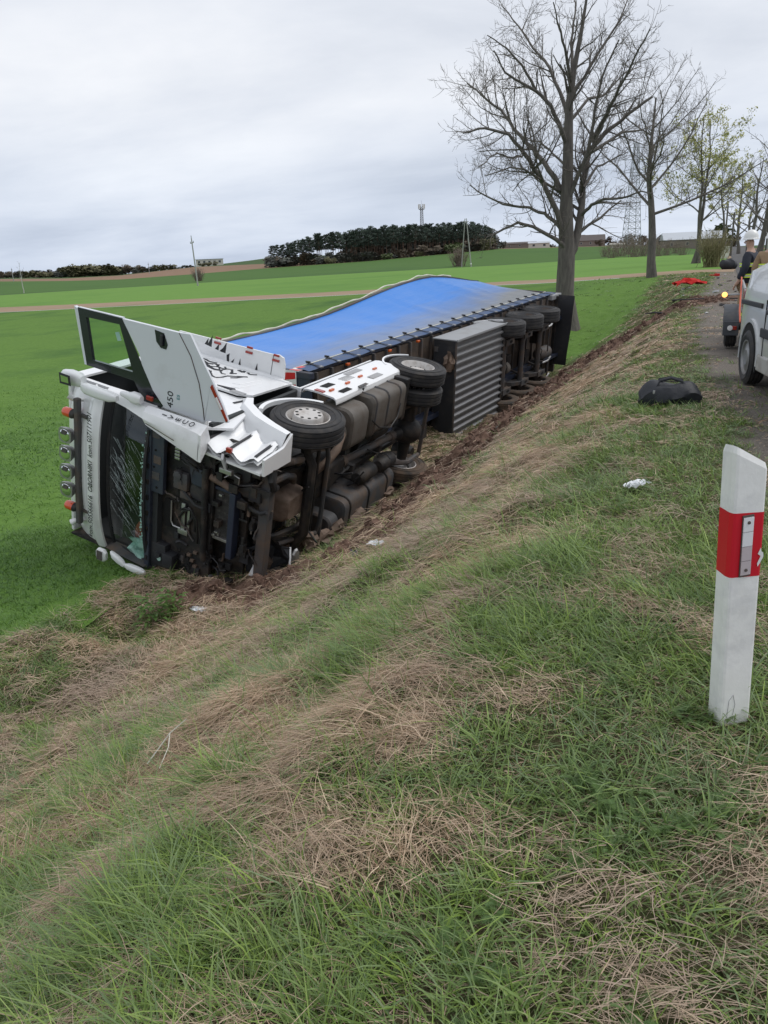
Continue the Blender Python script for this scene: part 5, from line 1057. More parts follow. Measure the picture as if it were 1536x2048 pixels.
secs = [van_sec(*q_) for q_ in ((-2.18, 1.08, .78, .70, .45), (-2.12, 1.21, .84, .66, .36), (-1.95, 1.42, .88, .60, .30), (-1.5, 1.60, .90, .60, .28), (0, 1.68, .90, .62, .26), (.6, 1.62, .90, .62, .26), (1.1, 1.34, .90, .60, .26), (1.42, 1.10, .89, .8, .26), (2.0, .98, .86, .8, .26), (2.2, .85, .80, .7, .28), (2.26, .7, .74, .6, .34))]
vb = A('body', 'van_silver', lambda b: b.ring(secs))
for s in (-1, 1):
    A('side_trim', 'black_plastic', lambda b: b.box(-.86, .9, s*.903, s*.925, .60, .70, .015), vb)
    A('sill', 'van_lower', lambda b: b.box(-.95, 1.0, s*.87, s*.912, .22, .40, .02), vb)
    [A('arch_liner', 'dark_hole', lambda b: arc_guard(b, cx, .32, .30, .405, s*.80, s*.909, -20, 200, 16), vb) for cx in (-1.36, 1.36)]
    A('rear_arch_lip', 'van_silver', lambda b: arc_guard(b, -1.36, .32, .40, .44, s*.86, s*.918, -8, 188, 16), vb)
    A('slide_rail', 'black_plastic', lambda b: b.box(-1.9, -.95, s*.885, s*.915, .90, .955, .01), vb)
    [A('door_seam', 'dark_hole', lambda b: b.box(x_, x_+.01, s*.895, s*.906, .40, 1.0), vb) for x_ in (-.78, .12)]
    [A('door_handle', 'black_plastic', lambda b: b.box(x_, x_+.2, s*.905, s*.95, .86, .91, .015), vb) for x_ in (-.62, .2)]
    A('side_window', 'van_glass', lambda b: b.grid([[(x, s*(.90-(.27)*v), 1.07+.33*v) for v in (0, .5, 1)] for x in (-.7, .55)]), vb)
A('windscreen', 'van_glass', lambda b: b.grid([[(1.40-.30*v, -.72+1.44*u, 1.12+.24*v) for v in (0, .5, 1)] for u in (0, .5, 1)]), vb)
A('tail_lamp', 'red_lens', lambda b: (b.box(-2.2, -2.08, -.83, -.72, .80, 1.06, .02),), vb); A('tail_lamp', 'red_lens', lambda b: (b.box(-2.2, -2.08, .72, .83, .80, 1.06, .02),), vb)
cw = MB(); cw.lathe(tyre_profile(.315, .20, .195), (0, 0, 0), 'y', 36); ctm = cw.mesh('tyre', 'rubber')
cr_ = MB(); cr_.lathe([(.20, -.08), (.205, .09), (.19, .088), (.175, .066), (.12, .07), (.09, .085), (.06, .08), (0, .08)], (0, 0, 0), 'y', 28); crm = cr_.mesh('rim', 'steel_rim')
for m_ in (ctm, crm): m_.set_sharp_from_angle(angle=RAD(35))
def carwheel(par, c, out, sc=1.0):
    w = inst(ctm, 'wheel', par, Matrix.Translation(c) @ Matrix.Rotation(0 if out > 0 else pi, 4, 'Z') @ Matrix.Scale(sc, 4)); inst(crm, 'rim', w); return w
for x in (-1.36, 1.36):
    for s in (-1, 1): carwheel(van, (x, s*.845, .315), s)
A('mirror', 'black_plastic', lambda b: (b.box(.95, 1.1, -1.06, -.88, 1.05, 1.22, .03),)); A('mirror', 'black_plastic', lambda b: (b.box(.95, 1.1, .88, 1.06, 1.05, 1.22, .03),))
A('rear_bumper', 'black_plastic', lambda b: b.box(-2.28, -2.1, -.82, .82, .32, .52, .03))
# ------------------------------------------------------------ small trailer hitched behind the van
mat('galv', (0.36, 0.37, 0.38), .45, .7, dirt=(0.2, 0.18, 0.16), dirt_amt=.3)
mat('guard_grey', (0.05, 0.056, 0.066), .6, dirt=(0.14, 0.13, 0.12), dirt_amt=.4, dirt_scale=6)
mat('chassis_red', (0.30, 0.035, 0.02), .5, dirt=(0.12, 0.06, 0.04), dirt_amt=.4)
mat('amber_on', (0.9, 0.4, 0.08), .3, emit=(1.0, .45, .12), emit_s=2.0)
mat('strap_orange', (0.50, 0.10, 0.045), .6)
ct = empty('car_trailer', (1.02, 14.2, .02), RAD(-90), 'low open car trailer with grey mudguard and red frame hitched to the van', 'trailer')
A = R_(ct)
A('chassis', 'chassis_red', lambda b: (b.box(-1.5, 1.3, -.66, -.58, .38, .48, .01), b.box(-1.5, 1.3, .58, .66, .38, .48, .01), b.box(-1.5, -1.4, -.66, .66, .38, .48, .01), b.box(1.2, 1.3, -.66, .66, .38, .48, .01), b.tube([(1.25, -.5, .42), (2.7, 0, .42)], .035, 6), b.tube([(1.25, .5, .42), (2.7, 0, .42)], .035, 6)))
A('deck', 'galv', lambda b: (b.box(-1.55, 1.32, -.68, .68, .48, .52, .006),))
A('axle', 'grimy_black', lambda b: b.tube([(.15, -.72, .31), (.15, .72, .31)], .035, 8))
for s in (-1, 1):
    carwheel(ct, (.15, s*.84, .30), s, .95)
    g2 = A('mudguard', 'guard_grey', lambda b: (arc_guard(b, .15, .30, .36, .385, s*.72, s*.97, 15, 165, 14), b.box(.46, .52, s*.73, s*.965, .22, .44, .01)))
    A('marker_white', 'sign_white', lambda b: b.lathe([(.0, 0), (.04, 0), (.04, .02), (0, .024)], (.525, s*.86, .34), 'x', 14), g2)
    A('marker_red', 'red_lens', lambda b: b.box(.525, .545, s*.76, s*.83, .31, .37, .008), g2)
    A('side_post', 'galv', lambda b: (b.box(-1.5, -1.42, s*.68, s*.72, .4, 1.0, .006), b.box(.95, 1.3, s*.68, s*.72, .52, .95, .006), b.tube([(.95, s*.70, .95), (-1.45, s*.70, .98)], .02, 6)))
    A('marker_arm', 'galv', lambda b: b.tube([(-.5, s*.7, .80), (-.5, s*.98, .80)], .015, 6)); A('marker_lamp', 'amber_on', lambda b: b.lathe([(0, .04), (.04, .03), (.045, 0), (.04, -.01), (0, -.01)], (-.48, s*.98, .80), 'x', 14))
    A('side_strap', 'strap_orange', lambda b: b.tube([(.9, s*.73, .46), (.5, s*.745, .62), (-.2, s*.74, .92), (-1.2, s*.73, 1.05)], .014, 5))
A('coupling', 'grimy_grey', lambda b: (b.box(2.55, 2.82, -.05, .05, .40, .50, .015), b.tube([(2.1, -.12, .02), (2.1, -.12, .55)], .025, 8)))
A('winch_box', 'galv', lambda b: (b.box(.98, 1.25, -.3, .3, .52, .72, .02),))
# ------------------------------------------------------------ firefighters by the trailer
mat('turnout_tan', (0.30, 0.205, 0.115), .8, col2=(0.24, 0.16, 0.09), scale=5, bump=.4, bump_scale=14)
mat('turnout_navy', (0.018, 0.022, 0.035), .8, bump=.3, bump_scale=14)
mat('hivis', (0.62, 0.80, 0.05), .5, emit=None)
mat('stripe_silver', (0.5, 0.5, 0.5), .35, .4)
mat('skin', (0.48, 0.30, 0.22), .55)
mat('helmet_white', (0.7, 0.7, 0.68), .3, coat=.4)
mat('boot', (0.012, 0.012, 0.012), .5)
def skin_mesh(name, verts, edges, rad, m, parent, sub=2):
    me = bpy.data.meshes.new(name); me.from_pydata(verts, edges, []); o = bpy.data.objects.new(name, me); COL.objects.link(o); o.parent = parent
    md = o.modifiers.new('skin', 'SKIN'); md.use_smooth_shade = True
    for i, r in enumerate(rad):
        v = me.skin_vertices[0].data[i]; v.radius = r if hasattr(r, '__len__') else (r, r); v.use_root = (i == 0)
    ss = o.modifiers.new('sub', 'SUBSURF'); ss.levels = sub; ss.render_levels = sub
    me.materials.append(MATS[m]); return o
def person(loc, rz, jacket, trousers, label, seed, lean=0.0):
    root = empty('person', loc, rz, label, 'person'); rnd = random.Random(seed)
    # faces +x; standing, arms slightly bent
    L_ = lean
    body = skin_mesh('body', [(0, 0, 1.42), (.01, 0, 1.52), (.03, 0, 1.60), (.035, 0, 1.70), (.01, 0, 1.10), (0, .17, 1.40), (-.02, .25, 1.15), (.10, .23, .92), (.16, .22, .84), (0, -.17, 1.40), (-.02, -.25, 1.15), (.10, -.23, .92), (.16, -.22, .84)],
                     [(0, 1), (1, 2), (2, 3), (0, 4), (0, 5), (5, 6), (6, 7), (7, 8), (0, 9), (9, 10), (10, 11), (11, 12)], [.10, .055, .085, .075, .12, .06, .045, .034, .032, .06, .045, .034, .032], 'skin', root)
    for s in (-1, 1):
        for k in range(4): 
            f = MB(); f.tube([(.16, s*.22+(k-1.5)*.018, .83), (.185, s*.22+(k-1.5)*.019, .79), (.18, s*.215+(k-1.5)*.018, .755)], [.010, .009, .007], 6); f.build('finger', 'skin', body)
        f = MB(); f.tube([(.15, s*.19, .86), (.19, s*.175, .83), (.205, s*.18, .80)], [.012, .010, .008], 6); f.build('finger', 'skin', body)
    f = MB(); f.tube([(.105, 0, 1.66), (.135, 0, 1.625), (.11, 0, 1.615)], [.012, .017, .012], 6); f.build('nose', 'skin', body)
    for s in (-1, 1):
        f = MB(); f.ell((.105, s*.032, 1.665), (.012, .014, .009)); f.build('eye', 'sign_white', body); f = MB(); f.ell((.03, s*.085, 1.645), (.022, .012, .032)); f.build('ear', 'skin', body)
    f = MB(); f.ell((.108, 0, 1.585), (.01, .026, .007)); f.build('mouth', 'red_brown', body)
    j = skin_mesh('jacket', [(0, 0, 1.38), (0, 0, 1.47), (0, 0, 1.15), (0, 0, .95), (0, 0, .84), (0, .18, 1.40), (-.02, .265, 1.17), (.10, .24, .95), (0, -.18, 1.40), (-.02, -.265, 1.17), (.10, -.24, .95)],
                  [(0, 1), (0, 2), (2, 3), (3, 4), (0, 5), (5, 6), (6, 7), (0, 8), (8, 9), (9, 10)], [(.16, .13), (.09, .085), (.19, .14), (.20, .15), (.205, .155), (.095, .09), .075, .062, (.095, .09), .075, .062], jacket, root)
    t = skin_mesh('trousers', [(0, 0, .92), (0, .11, .78), (.02, .13, .46), (-.01, .13, .14), (0, -.11, .78), (.02, -.13, .46), (-.01, -.13, .14)], [(0, 1), (1, 2), (2, 3), (0, 4), (4, 5), (5, 6)], [(.17, .13), .115, .10, .085, .115, .10, .085], trousers, root)
    for s in (-1, 1):
        f = MB(); f.ring([[(x, s*.13+w*cos(a), max(0, h*.5+h*.5*sin(a))) for a in [2*pi*k/10 for k in range(10)]] for x, w, h in ((-.10, .04, .2), (-.06, .055, .26), (.04, .055, .2), (.13, .052, .11), (.19, .035, .07))]); f.build('boot', 'boot', root)
        for zz in (.30,): f = MB(); f.lathe([(.108, -.03), (.11, 0), (.108, .03)], (.0, s*.13, zz), 'z', 18); f.build('leg_stripe', 'hivis', t)
    for zz, r in ((1.22, .215), (1.02, .225)):
        f = MB()
        f.add([(r*.80*cos(a)*1.02, r*1.02*sin(a), zz+d) for d in (-.035, .035) for a in [2*pi*k/24 for k in range(24)]], [(k, (k+1) % 24, 24+(k+1) % 24, 24+k) for k in range(24)], True); f.build('body_stripe', 'hivis', j)
        f = MB(); f.add([(r*.805*cos(a)*1.02, r*1.025*sin(a), zz+d) for d in (-.012, .012) for a in [2*pi*k/24 for k in range(24)]], [(k, (k+1) % 24, 24+(k+1) % 24, 24+k) for k in range(24)], True); f.build('body_stripe', 'stripe_silver', j)
    hl = MB(); hl.lathe([(.155, -.02), (.15, .0), (.135, .01), (.128, .06), (.10, .12), (.05, .155), (0, .165)], (.02, 0, 1.70), 'z', 20); hl.build('helmet', 'helmet_white', root)
    return root
q = at_y(1496, 560, 17.2); person((q[0], 17.2, .02), RAD(160), 'turnout_navy', 'turnout_tan', 'person in dark jacket, tan turnout trousers and helmet standing behind the car trailer', 1)
q = at_y(1530, 560, 15.9); person((q[0]+.08, 16.0, .02), RAD(75), 'turnout_tan', 'turnout_tan', 'person in tan turnout suit with yellow stripes standing beside the van', 2)
# ------------------------------------------------------------ fire engine further down the road
mat('engine_red', (0.50, 0.02, 0.02), .3, coat=.6)
mat('blue_on', (0.05, 0.35, 1.0), .3, emit=(.05, .35, 1.0), emit_s=14)
mat('engine_glass', (0.03, 0.05, 0.09), .06, spec=.9)
fe = empty('fire_engine', (4.5, 75.0, .02), RAD(-90), 'red fire engine with lit blue beacons standing down the road', 'fire engine')
A = R_(fe)
cb = A('cab', 'engine_red', lambda b: b.ring([[(x, y, z) for y, z in ((-1.2, .55), (1.2, .55), (1.22, 1.4), (1.16, zt-.12), (1.05, zt), (-1.05, zt), (-1.16, zt-.12), (-1.22, 1.4))] for x, zt in ((-.2, 2.85), (1.6, 2.85), (1.95, 2.6), (2.1, 1.7))], smooth=False))
A('windscreen', 'engine_glass', lambda b: b.grid([[(2.03-.06*v+.085*(1-v), -1.05+2.1*u, 1.62+.85*v) for v in (0, 1)] for u in (0, .5, 1)], smooth=False), cb)
for s in (-1, 1):
    A('side_window', 'engine_glass', lambda b: b.box(.3, 1.6, s*1.19, s*1.225, 1.55, 2.45), cb); A('door_stripe', 'sign_white', lambda b: b.box(-.2, 1.9, s*1.20, s*1.23, .9, 1.1), cb)
    for x in (1.3, -2.6): w = inst(WM['drive'][0], 'wheel', fe, Matrix.Translation((x, s*1.05, .5)) @ Matrix.Rotation(0 if s > 0 else pi, 4, 'Z')); inst(WM['drive'][1], 'rim', w)
    A('beacon', 'blue_on', lambda b: b.lathe([(.13, 0), (.13, .14), (.09, .19), (0, .2)], (1.2, s*.85, 2.92), 'z', 16), cb)
    A('headlamp', 'sign_white', lambda b: b.box(2.08, 2.14, s*.7, s*1.05, .85, 1.05, .02), cb)
A('beacon_bar', 'alu', lambda b: b.box(1.05, 1.35, -1.0, 1.0, 2.85, 2.92, .01), cb)
A('body', 'engine_red', lambda b: b.box(-4.6, -.3, -1.22, 1.22, .7, 3.0, .05))
for s in (-1, 1):
    for k in range(3): A('roller_shutter', 'alu', lambda b: b.box(-4.4+1.35*k, -3.2+1.35*k, s*1.215, s*1.235, .95, 2.6, .006))
A('front_bumper', 'sign_white', lambda b: b.box(1.95, 2.3, -1.2, 1.2, .45, .8, .05))
# ------------------------------------------------------------ utility cabinet
q = at_y(1450, 502, 120); b = MB(); b.box(-.55, .55, -.25, .25, 0, 1.5, .03); b.box(-.6, .6, -.3, .3, 1.5, 1.6, .02); b.box(-.6, .6, -.3, .3, -.1, .12)
o = b.build('utility_cabinet', 'cream'); o.location = (q[0], 120, hz(q[0], 120)); tag(o, 'pale utility cabinet standing on the verge beside the road', 'cabinet')
# ------------------------------------------------------------ trees
mat('bark', (0.135, 0.122, 0.108), .9, col2=(0.08, 0.072, 0.066), scale=3, stretch=(3, 3, .6), bump=.8, bump_scale=7)
mat('twig_bark', (0.14, 0.122, 0.108), .9)
mat('twig_pale', (0.115, 0.10, 0.088), .9)
mat('leaf_yellow', (0.36, 0.34, 0.09), .6, col2=(0.26, 0.28, 0.09), scale=.7)
mat('birch_bark', (0.45, 0.44, 0.41), .8)
class Tree:
    def __init__(s, seed, nsub=(1.0, 1.0), droop=0.0, tw=.010):
        s.r = random.Random(seed); s.wood = MB(); s.fine = MB(); s.tips = []; s.tw = tw; s.droop = droop
    def branch(s, pts, r0, r1, sides, target):
        k = len(pts); target.tube(pts, [r0+(r1-r0)*(i/(k-1))**.8 for i in range(k)], sides, cap=False)
    def wiggle(s, p, d, L, n, kink, up):
        pts = [Vector(p)]; d = Vector(d).normalized()
        for i in range(n):
            d = (d+Vector((s.r.gauss(0, kink), s.r.gauss(0, kink), s.r.gauss(0, kink*.8)+up))).normalized(); pts.append(pts[-1]+d*(L/n))
        return pts
    def at(s, pts, t):
        f = t*(len(pts)-1); i = min(int(f), len(pts)-2); q = f-i; return pts[i].lerp(pts[i+1], q), (pts[i+1]-pts[i]).normalized()
    def side_dir(s, d, ang, up):
        a = d.orthogonal().normalized(); a.rotate(Matrix.Rotation(s.r.uniform(0, 2*pi), 3, d)); v = d*cos(ang)+a*sin(ang); v.z += up; return v.normalized()
    def sprout(s, pts, r0, r1, L, level, dens, maxl=3, t0=.15):
        """recursive side branches along a limb"""
        n = max(2, int(dens*L)); up = .22
        for k in range(n):
            t = t0+(1-t0)*((k+s.r.random())/n); p, d = s.at(pts, min(.999, t)); rr = (r0+(r1-r0)*t**.8)
            l = L*s.r.uniform(.20, .42)*(1-.45*t) if level == 1 else L*s.r.uniform(.35, .7)*(1-.3*t)
            l = max(l, .22); br = max(s.tw*.55, rr*s.r.uniform(.35, .6)) if level < maxl else s.tw*s.r.uniform(.45, .8)
            q = s.wiggle(p, s.side_dir(d, RAD(s.r.uniform(28, 68)), up*s.r.uniform(-.5, 1.3)), l, 4 if level < maxl else 3, .16, .07-s.droop)
            s.branch(q, br, max(.003, br*.35), 5 if level == 1 else 3, s.wood if level == 1 and br > .03 else s.fine)
            s.tips.append(q[-1]); 
            if level < maxl: s.sprout(q, br, br*.35, l, level+1, dens*(1.35 if level == 1 else 1.9), maxl, .1)
    def limb(s, pts, r0, r1, dens, sides=8, maxl=3, t0=.15, smooth=3):
        P_ = [Vector(p) for p in pts]
        # resample with a little wander
        out = []
        for a, c in zip(P_[:-1], P_[1:]):
            for i in range(smooth): out.append(a.lerp(c, i/smooth)+Vector((s.r.gauss(0, .03), s.r.gauss(0, .03), s.r.gauss(0, .03)))*((a-c).length*.5))
        out.append(P_[-1]); s.branch(out, r0, r1, sides, s.wood)
        L = sum((b-a).length for a, b in zip(out[:-1], out[1:])); s.sprout(out, r0, r1, L, 1, dens, maxl, t0); return out
def finish_tree(T, name, loc, label, group=None, trunk=None, cat='tree', leaf=None, leafn=0, leafs=.1, twm='twig_bark', bark='bark'):
    root = empty(name, loc, 0, label, cat, group)
    off = Vector(loc)
    def shift(b): b.v = [(p[0]-off.x, p[1]-off.y, p[2]-off.z) for p in b.v]; return b
    if trunk: shift(trunk).build('trunk', bark, root, False)
    shift(T.wood).build('limbs', bark, root, False); o = shift(T.fine).build('crown', twm, root, False); o['kind'] = 'stuff'
    if leaf:
        b = MB(); rn = T.r
        for k in range(leafn):
            p = Vector(rn.choice(T.tips))-off+Vector((rn.gauss(0, .12), rn.gauss(0, .12), rn.gauss(0, .12))); u = Vector((rn.gauss(0, 1), rn.gauss(0, 1), rn.gauss(0, 1))).normalized(); w = u.orthogonal().normalized(); s_ = leafs*rn.uniform(.5, 1.2)
            b.add([p-u*s_, p+w*s_*.6, p+u*s_, p-w*s_*.6], [(0, 1, 2, 3)])
        b.build('foliage', leaf, root, False)['kind'] = 'stuff'
    return root
def trunk_mesh(pts, rads, n=14, flare=True):
    b = MB(); b.tube([Vector(p) for p in pts], rads, n, cap=False); return b
# --- the big bare tree behind the trailer: limbs follow the photograph, depth is free
TY = 37.0
def tpx(zx, zy, dep=0.0):
    p = at_y(860+zx/2.272, zy/2.272, TY+dep); return Vector(p)
T = Tree(31, tw=.0135); rd = random.Random(4)
base = at_y(1136, 668, TY); bz = hz(base[0], TY); 
tr = [(base[0], TY, bz-.2), (base[0]-.02, TY, bz+.35)]+[tpx(*q) for q in ((612, 1340), (616, 1250), (620, 1170), (618, 950), (626, 780), (628, 620), (632, 480), (652, 330), (690, 130), (720, -60))]
trk = trunk_mesh(tr, [.60, .47, .42, .40, .38, .29, .24, .21, .17, .12, .08, .04], 16)
LIMBS = [([(618, 1190), (650, 1130), (672, 1040), (690, 930), (700, 800), (722, 700), (790, 610), (900, 520), (1010, 440)], .24, 1.5), ([(640, 1170), (600, 1110), (560, 1080), (470, 1030), (400, 1012), (300, 1060), (255, 1080)], .13, -1.5),
    ([(612, 1060), (570, 1010), (520, 970), (450, 945), (330, 930), (235, 880), (180, 840)], .11, 1.0), ([(614, 1090), (575, 960), (500, 800), (430, 700), (360, 615), (250, 580), (150, 605)], .15, -2.2),
    ([(617, 900), (540, 770), (470, 680), (380, 585), (320, 500), (230, 430), (170, 380)], .14, 2.2), ([(622, 660), (600, 600), (550, 480), (480, 410), (410, 375), (340, 330), (290, 230)], .12, -2.0),
    ([(628, 520), (590, 420), (540, 310), (470, 215), (400, 120), (330, 30)], .10, 1.8), ([(690, 975), (735, 930), (790, 905), (870, 900), (960, 870), (1010, 880)], .09, -1.8),
    ([(620, 930), (670, 800), (720, 690), (740, 560), (760, 440), (800, 300), (860, 180)], .12, -1.0), ([(632, 450), (700, 350), (780, 220), (860, 90), (900, -10)], .10, 2.0),
    ([(640, 380), (620, 260), (590, 140), (560, 10)], .09, -1.5), ([(722, 700), (800, 650), (880, 600), (960, 590), (1030, 560)], .09, 2.5), ([(735, 640), (800, 520), (860, 400), (930, 270), (1000, 130)], .10, -2.4),
    ([(700, 850), (760, 760), (830, 720), (900, 690)], .07, 2.0), ([(652, 330), (640, 200), (660, 60), (650, -60)], .08, 1.0), ([(623, 760), (560, 700), (500, 640), (440, 640)], .06, 2.4),
    ([(598, 870), (520, 830), (430, 770), (360, 760), (250, 800)], .07, -2.6), ([(480, 410), (420, 300), (350, 220), (260, 160)], .07, -1.0), ([(430, 700), (380, 720), (300, 700), (220, 760)], .05, -2.6), ([(630, 560), (720, 450), (800, 430), (880, 330), (960, 300)], .08, 3.0)]
for pts, r0, dep in LIMBS:
    n = len(pts); P3 = [tpx(x, y, dep*(i/(n-1))**1.1*1.6) for i, (x, y) in enumerate(pts)]
    T.limb(P3, r0, max(.02, r0*.22), 2.75, 7, 3, .2)
T.limb([Vector(q) for q in tr[7:]], .20, .03, 2.2, 5, 3, .1)
finish_tree(T, 'bare_tree', (base[0], TY, bz), 'tall bare ash tree with dark forked trunk standing just behind the trailer', trunk=trk)
# --- generic deciduous tree
def make_tree(seed, h, rt, fork=.3, spread=.8, nl=7, dens=1.5, maxl=3, tw=.012, stems=1, droop=0.0):
    T = Tree(seed, tw=tw, droop=droop); r = T.r; wood = MB()
    for sidx in range(stems):
        ox = (sidx-(stems-1)/2)*rt*2.4; n = 9; pts = [Vector((ox, 0, -.15))]; lean = Vector((r.gauss(0, .05)+(sidx-(stems-1)/2)*.10, r.gauss(0, .05), 1))
        for i in range(n): pts.append(pts[-1]+(lean+Vector((r.gauss(0, .07), r.gauss(0, .07), 0))).normalized()*h*.95/n)
        wood.tube(pts, [rt*(1.25 if i == 0 else 1)*(1-(i/(n+.6))**1.1*.92) for i in range(n+1)], 10, cap=False)
        for k in range(nl):
            t = fork+(.92-fork)*(k+r.random()*.6)/nl; p, d = T.at(pts, t); a = k*2.4+r.uniform(-.5, .5)+sidx; L = h*spread*(.62-.42*(t-fork))*r.uniform(.7, 1.05)
            q = T.wiggle(p, Vector((cos(a), sin(a), r.uniform(.35, .9))), L, 6, .14, .07-droop); rr = rt*(1-t*.8)*.5; T.branch(q, rr, rr*.25, 6, T.wood); T.sprout(q, rr, rr*.25, L, 1, dens, maxl, .2)
        T.sprout(pts[4:], rt*.4, rt*.1, h*.5, 1, dens*1.2, maxl, .1)
    return T, wood
def place_tree(seed, px, y, ztop_px, label, rt=None, pyb=None, **kw):
    q = at_y(px, pyb or 580, y); x = q[0]; z = hz(x, y); zt = at_y(px, ztop_px, y)[2]; h = zt-z
    lf = {k: kw.pop(k) for k in ('leaf', 'leafn', 'leafs', 'twm', 'bark', 'group') if k in kw}
    T, w = make_tree(seed, h, rt or h*.022, **kw); root = finish_tree(T, kw.get('name', 'bare_tree'), (0, 0, 0), label, trunk=w, **lf); root.location = (x, y, z); return root
place_tree(12, 1302, 56, 165, 'bare tree with a thick straight trunk on the bank near the farm track', .30, fork=.36, spread=1.05, nl=12, dens=2.4, tw=.015, leaf=None)
place_tree(22, 1392, 92, 215, 'twin-stemmed tree with sparse yellow spring leaves beside the road', .22, pyb=520, stems=2, fork=.28, spread=.85, nl=9, dens=1.5, tw=.018, leaf='leaf_yellow', leafn=5200, leafs=.12)
place_tree(33, 1448, 135, 300, 'small yellow-leaved tree behind the utility cabinet', .22, pyb=505, fork=.25, spread=.9, nl=7, dens=.9, tw=.026, leaf='leaf_yellow', leafn=2200, leafs=.16)
GRP = dict(group='bare roadside trees beyond the fire engine')
for k, (px, y, zt) in enumerate(((1478, 150, 330), (1500, 120, 300), (1522, 95, 280), (1540, 80, 250), (1495, 180, 350), (1515, 160, 335))):
    place_tree(50+k, px, y, zt, 'bare grey tree in the row lining the road beyond the fire engine', None, pyb=500, fork=.2, spread=.85, nl=8, dens=1.0, tw=.024, twm='twig_bark', **GRP)
# brownish orchard shrubs and low bare bushes
def bush_mesh(seed, h, w, m, n=220, tw=.02):
    b = MB(); r = random.Random(seed)
    for k in range(n):
        a = r.uniform(0, 2*pi); p = Vector((r.gauss(0, w*.12), r.gauss(0, w*.12), 0)); d = Vector((cos(a)*w*.5*r.uniform(.2, 1), sin(a)*w*.5*r.uniform(.2, 1), h*r.uniform(.5, 1)))
        pts = [p, p+d*.4+Vector((0, 0, h*.06)), p+d*.75, p+d]; b.tube(pts, [tw, tw*.8, tw*.6, tw*.3], 3, cap=False)
        for j in range(4):
            q = p+d*r.uniform(.35, .95); e = Vector((r.gauss(0, .2), r.gauss(0, .2), r.gauss(.15, .12)))*h*.5; b.tube([q, q+e*.6, q+e], [tw*.6, tw*.45, tw*.2], 3, cap=False)
    return b.mesh('twigs', m)
mat('bush_brown', (0.20, 0.16, 0.13), .9); mat('bush_yellow', (0.22, 0.20, 0.10), .9)
BU = [bush_mesh(1, 3.2, 3.2, 'bush_brown', 120, .035), bush_mesh(2, 4.6, 5, 'bush_brown', 46, .035), bush_mesh(3, 2.6, 2.4, 'bush_yellow', 150, .022)]
def put_bush(px, py, y, mi, sc, label, group=None):
    q = at_y(px, py, y); o = inst(BU[mi], 'bare_shrub'); o.location = (q[0], y, hz(q[0], y)-.1); o.scale = (sc,)*3; o.rotation_euler = (0, 0, random.uniform(0, 6)); return tag(o, label, 'shrub', group)
put_bush(1424, 540, 72, 2, 1.25, 'yellowish bare shrub beside the asphalt at the farm track')
for k, (px, sc) in enumerate(((1225, 1.0), (1240, 1.3), (1256, 1.15), (1270, 1.4), (1286, 1.2), (1300, 1.3), (1318, 1.1), (1333, 1.0), (1350, .9), (1365, 1.0), (1210, .8))):
    put_bush(px, 500, 205+12*(k % 3), 1, sc*.95, 'brown leafless orchard bush in the row behind the bright green field', 'orchard bushes behind the bright field')
put_bush(917, 537, 195, 0, 1.5, 'small bare bush standing at the edge of the dark field by the leaning poles'); put_bush(397, 570, 160, 0, 1.0, 'small bare bush at the foot of the single power pole')
# thin birch at far left, bushes on the left
T, w = make_tree(71, 6.2, .09, .35, .45, 6, 1.3, 2, .014); o = finish_tree(T, 'birch_tree', (0, 0, 0), 'thin pale leafless birch standing alone in the field', trunk=w, bark='birch_bark', twm='twig_pale'); q = at_r(47, 583, 170); o.location = (q[0], q[1], hz(q[0], q[1])); o.rotation_euler = (0, RAD(-4), 0)
# ------------------------------------------------------------ foliage clump trees (pines, hedgerow) : leaf cards in the crown volume
mat('pine_haze_green', (0.078, 0.102, 0.080), .85, col2=(0.060, 0.078, 0.066), scale=.25, spec=.1); mat('pine_trunk', (0.13, 0.085, 0.06), .9)  # far-wood green lightened and greyed; haze is put into the colour
mat('shrub_green', (0.085, 0.11, 0.035), .8, col2=(0.06, 0.075, 0.035), scale=.3); mat('shrub_olive', (0.13, 0.125, 0.055), .8, col2=(0.09, 0.085, 0.05), scale=.3); mat('shrub_dark', (0.078, 0.092, 0.076), .85, col2=(0.105, 0.10, 0.09), scale=.3); mat('shrub_brown', (0.11, 0.082, 0.055), .8, col2=(0.075, 0.065, 0.045), scale=.3)
def leafcloud(b, r, c, rad, n, s):
    for k in range(n):
        p = Vector((r.gauss(0, 1), r.gauss(0, 1), r.gauss(0, 1))).normalized()*(r.random()**.4); p = Vector((c[0]+p.x*rad[0], c[1]+p.y*rad[1], c[2]+p.z*rad[2])); u = Vector((r.gauss(0, 1), r.gauss(0, 1), r.gauss(0, .6))).normalized(); w = u.orthogonal().normalized(); e = s*r.uniform(.5, 1.3)
        b.add([p-u*e, p+w*e*.55, p+u*e, p-w*e*.55], [(0, 1, 2, 3)])
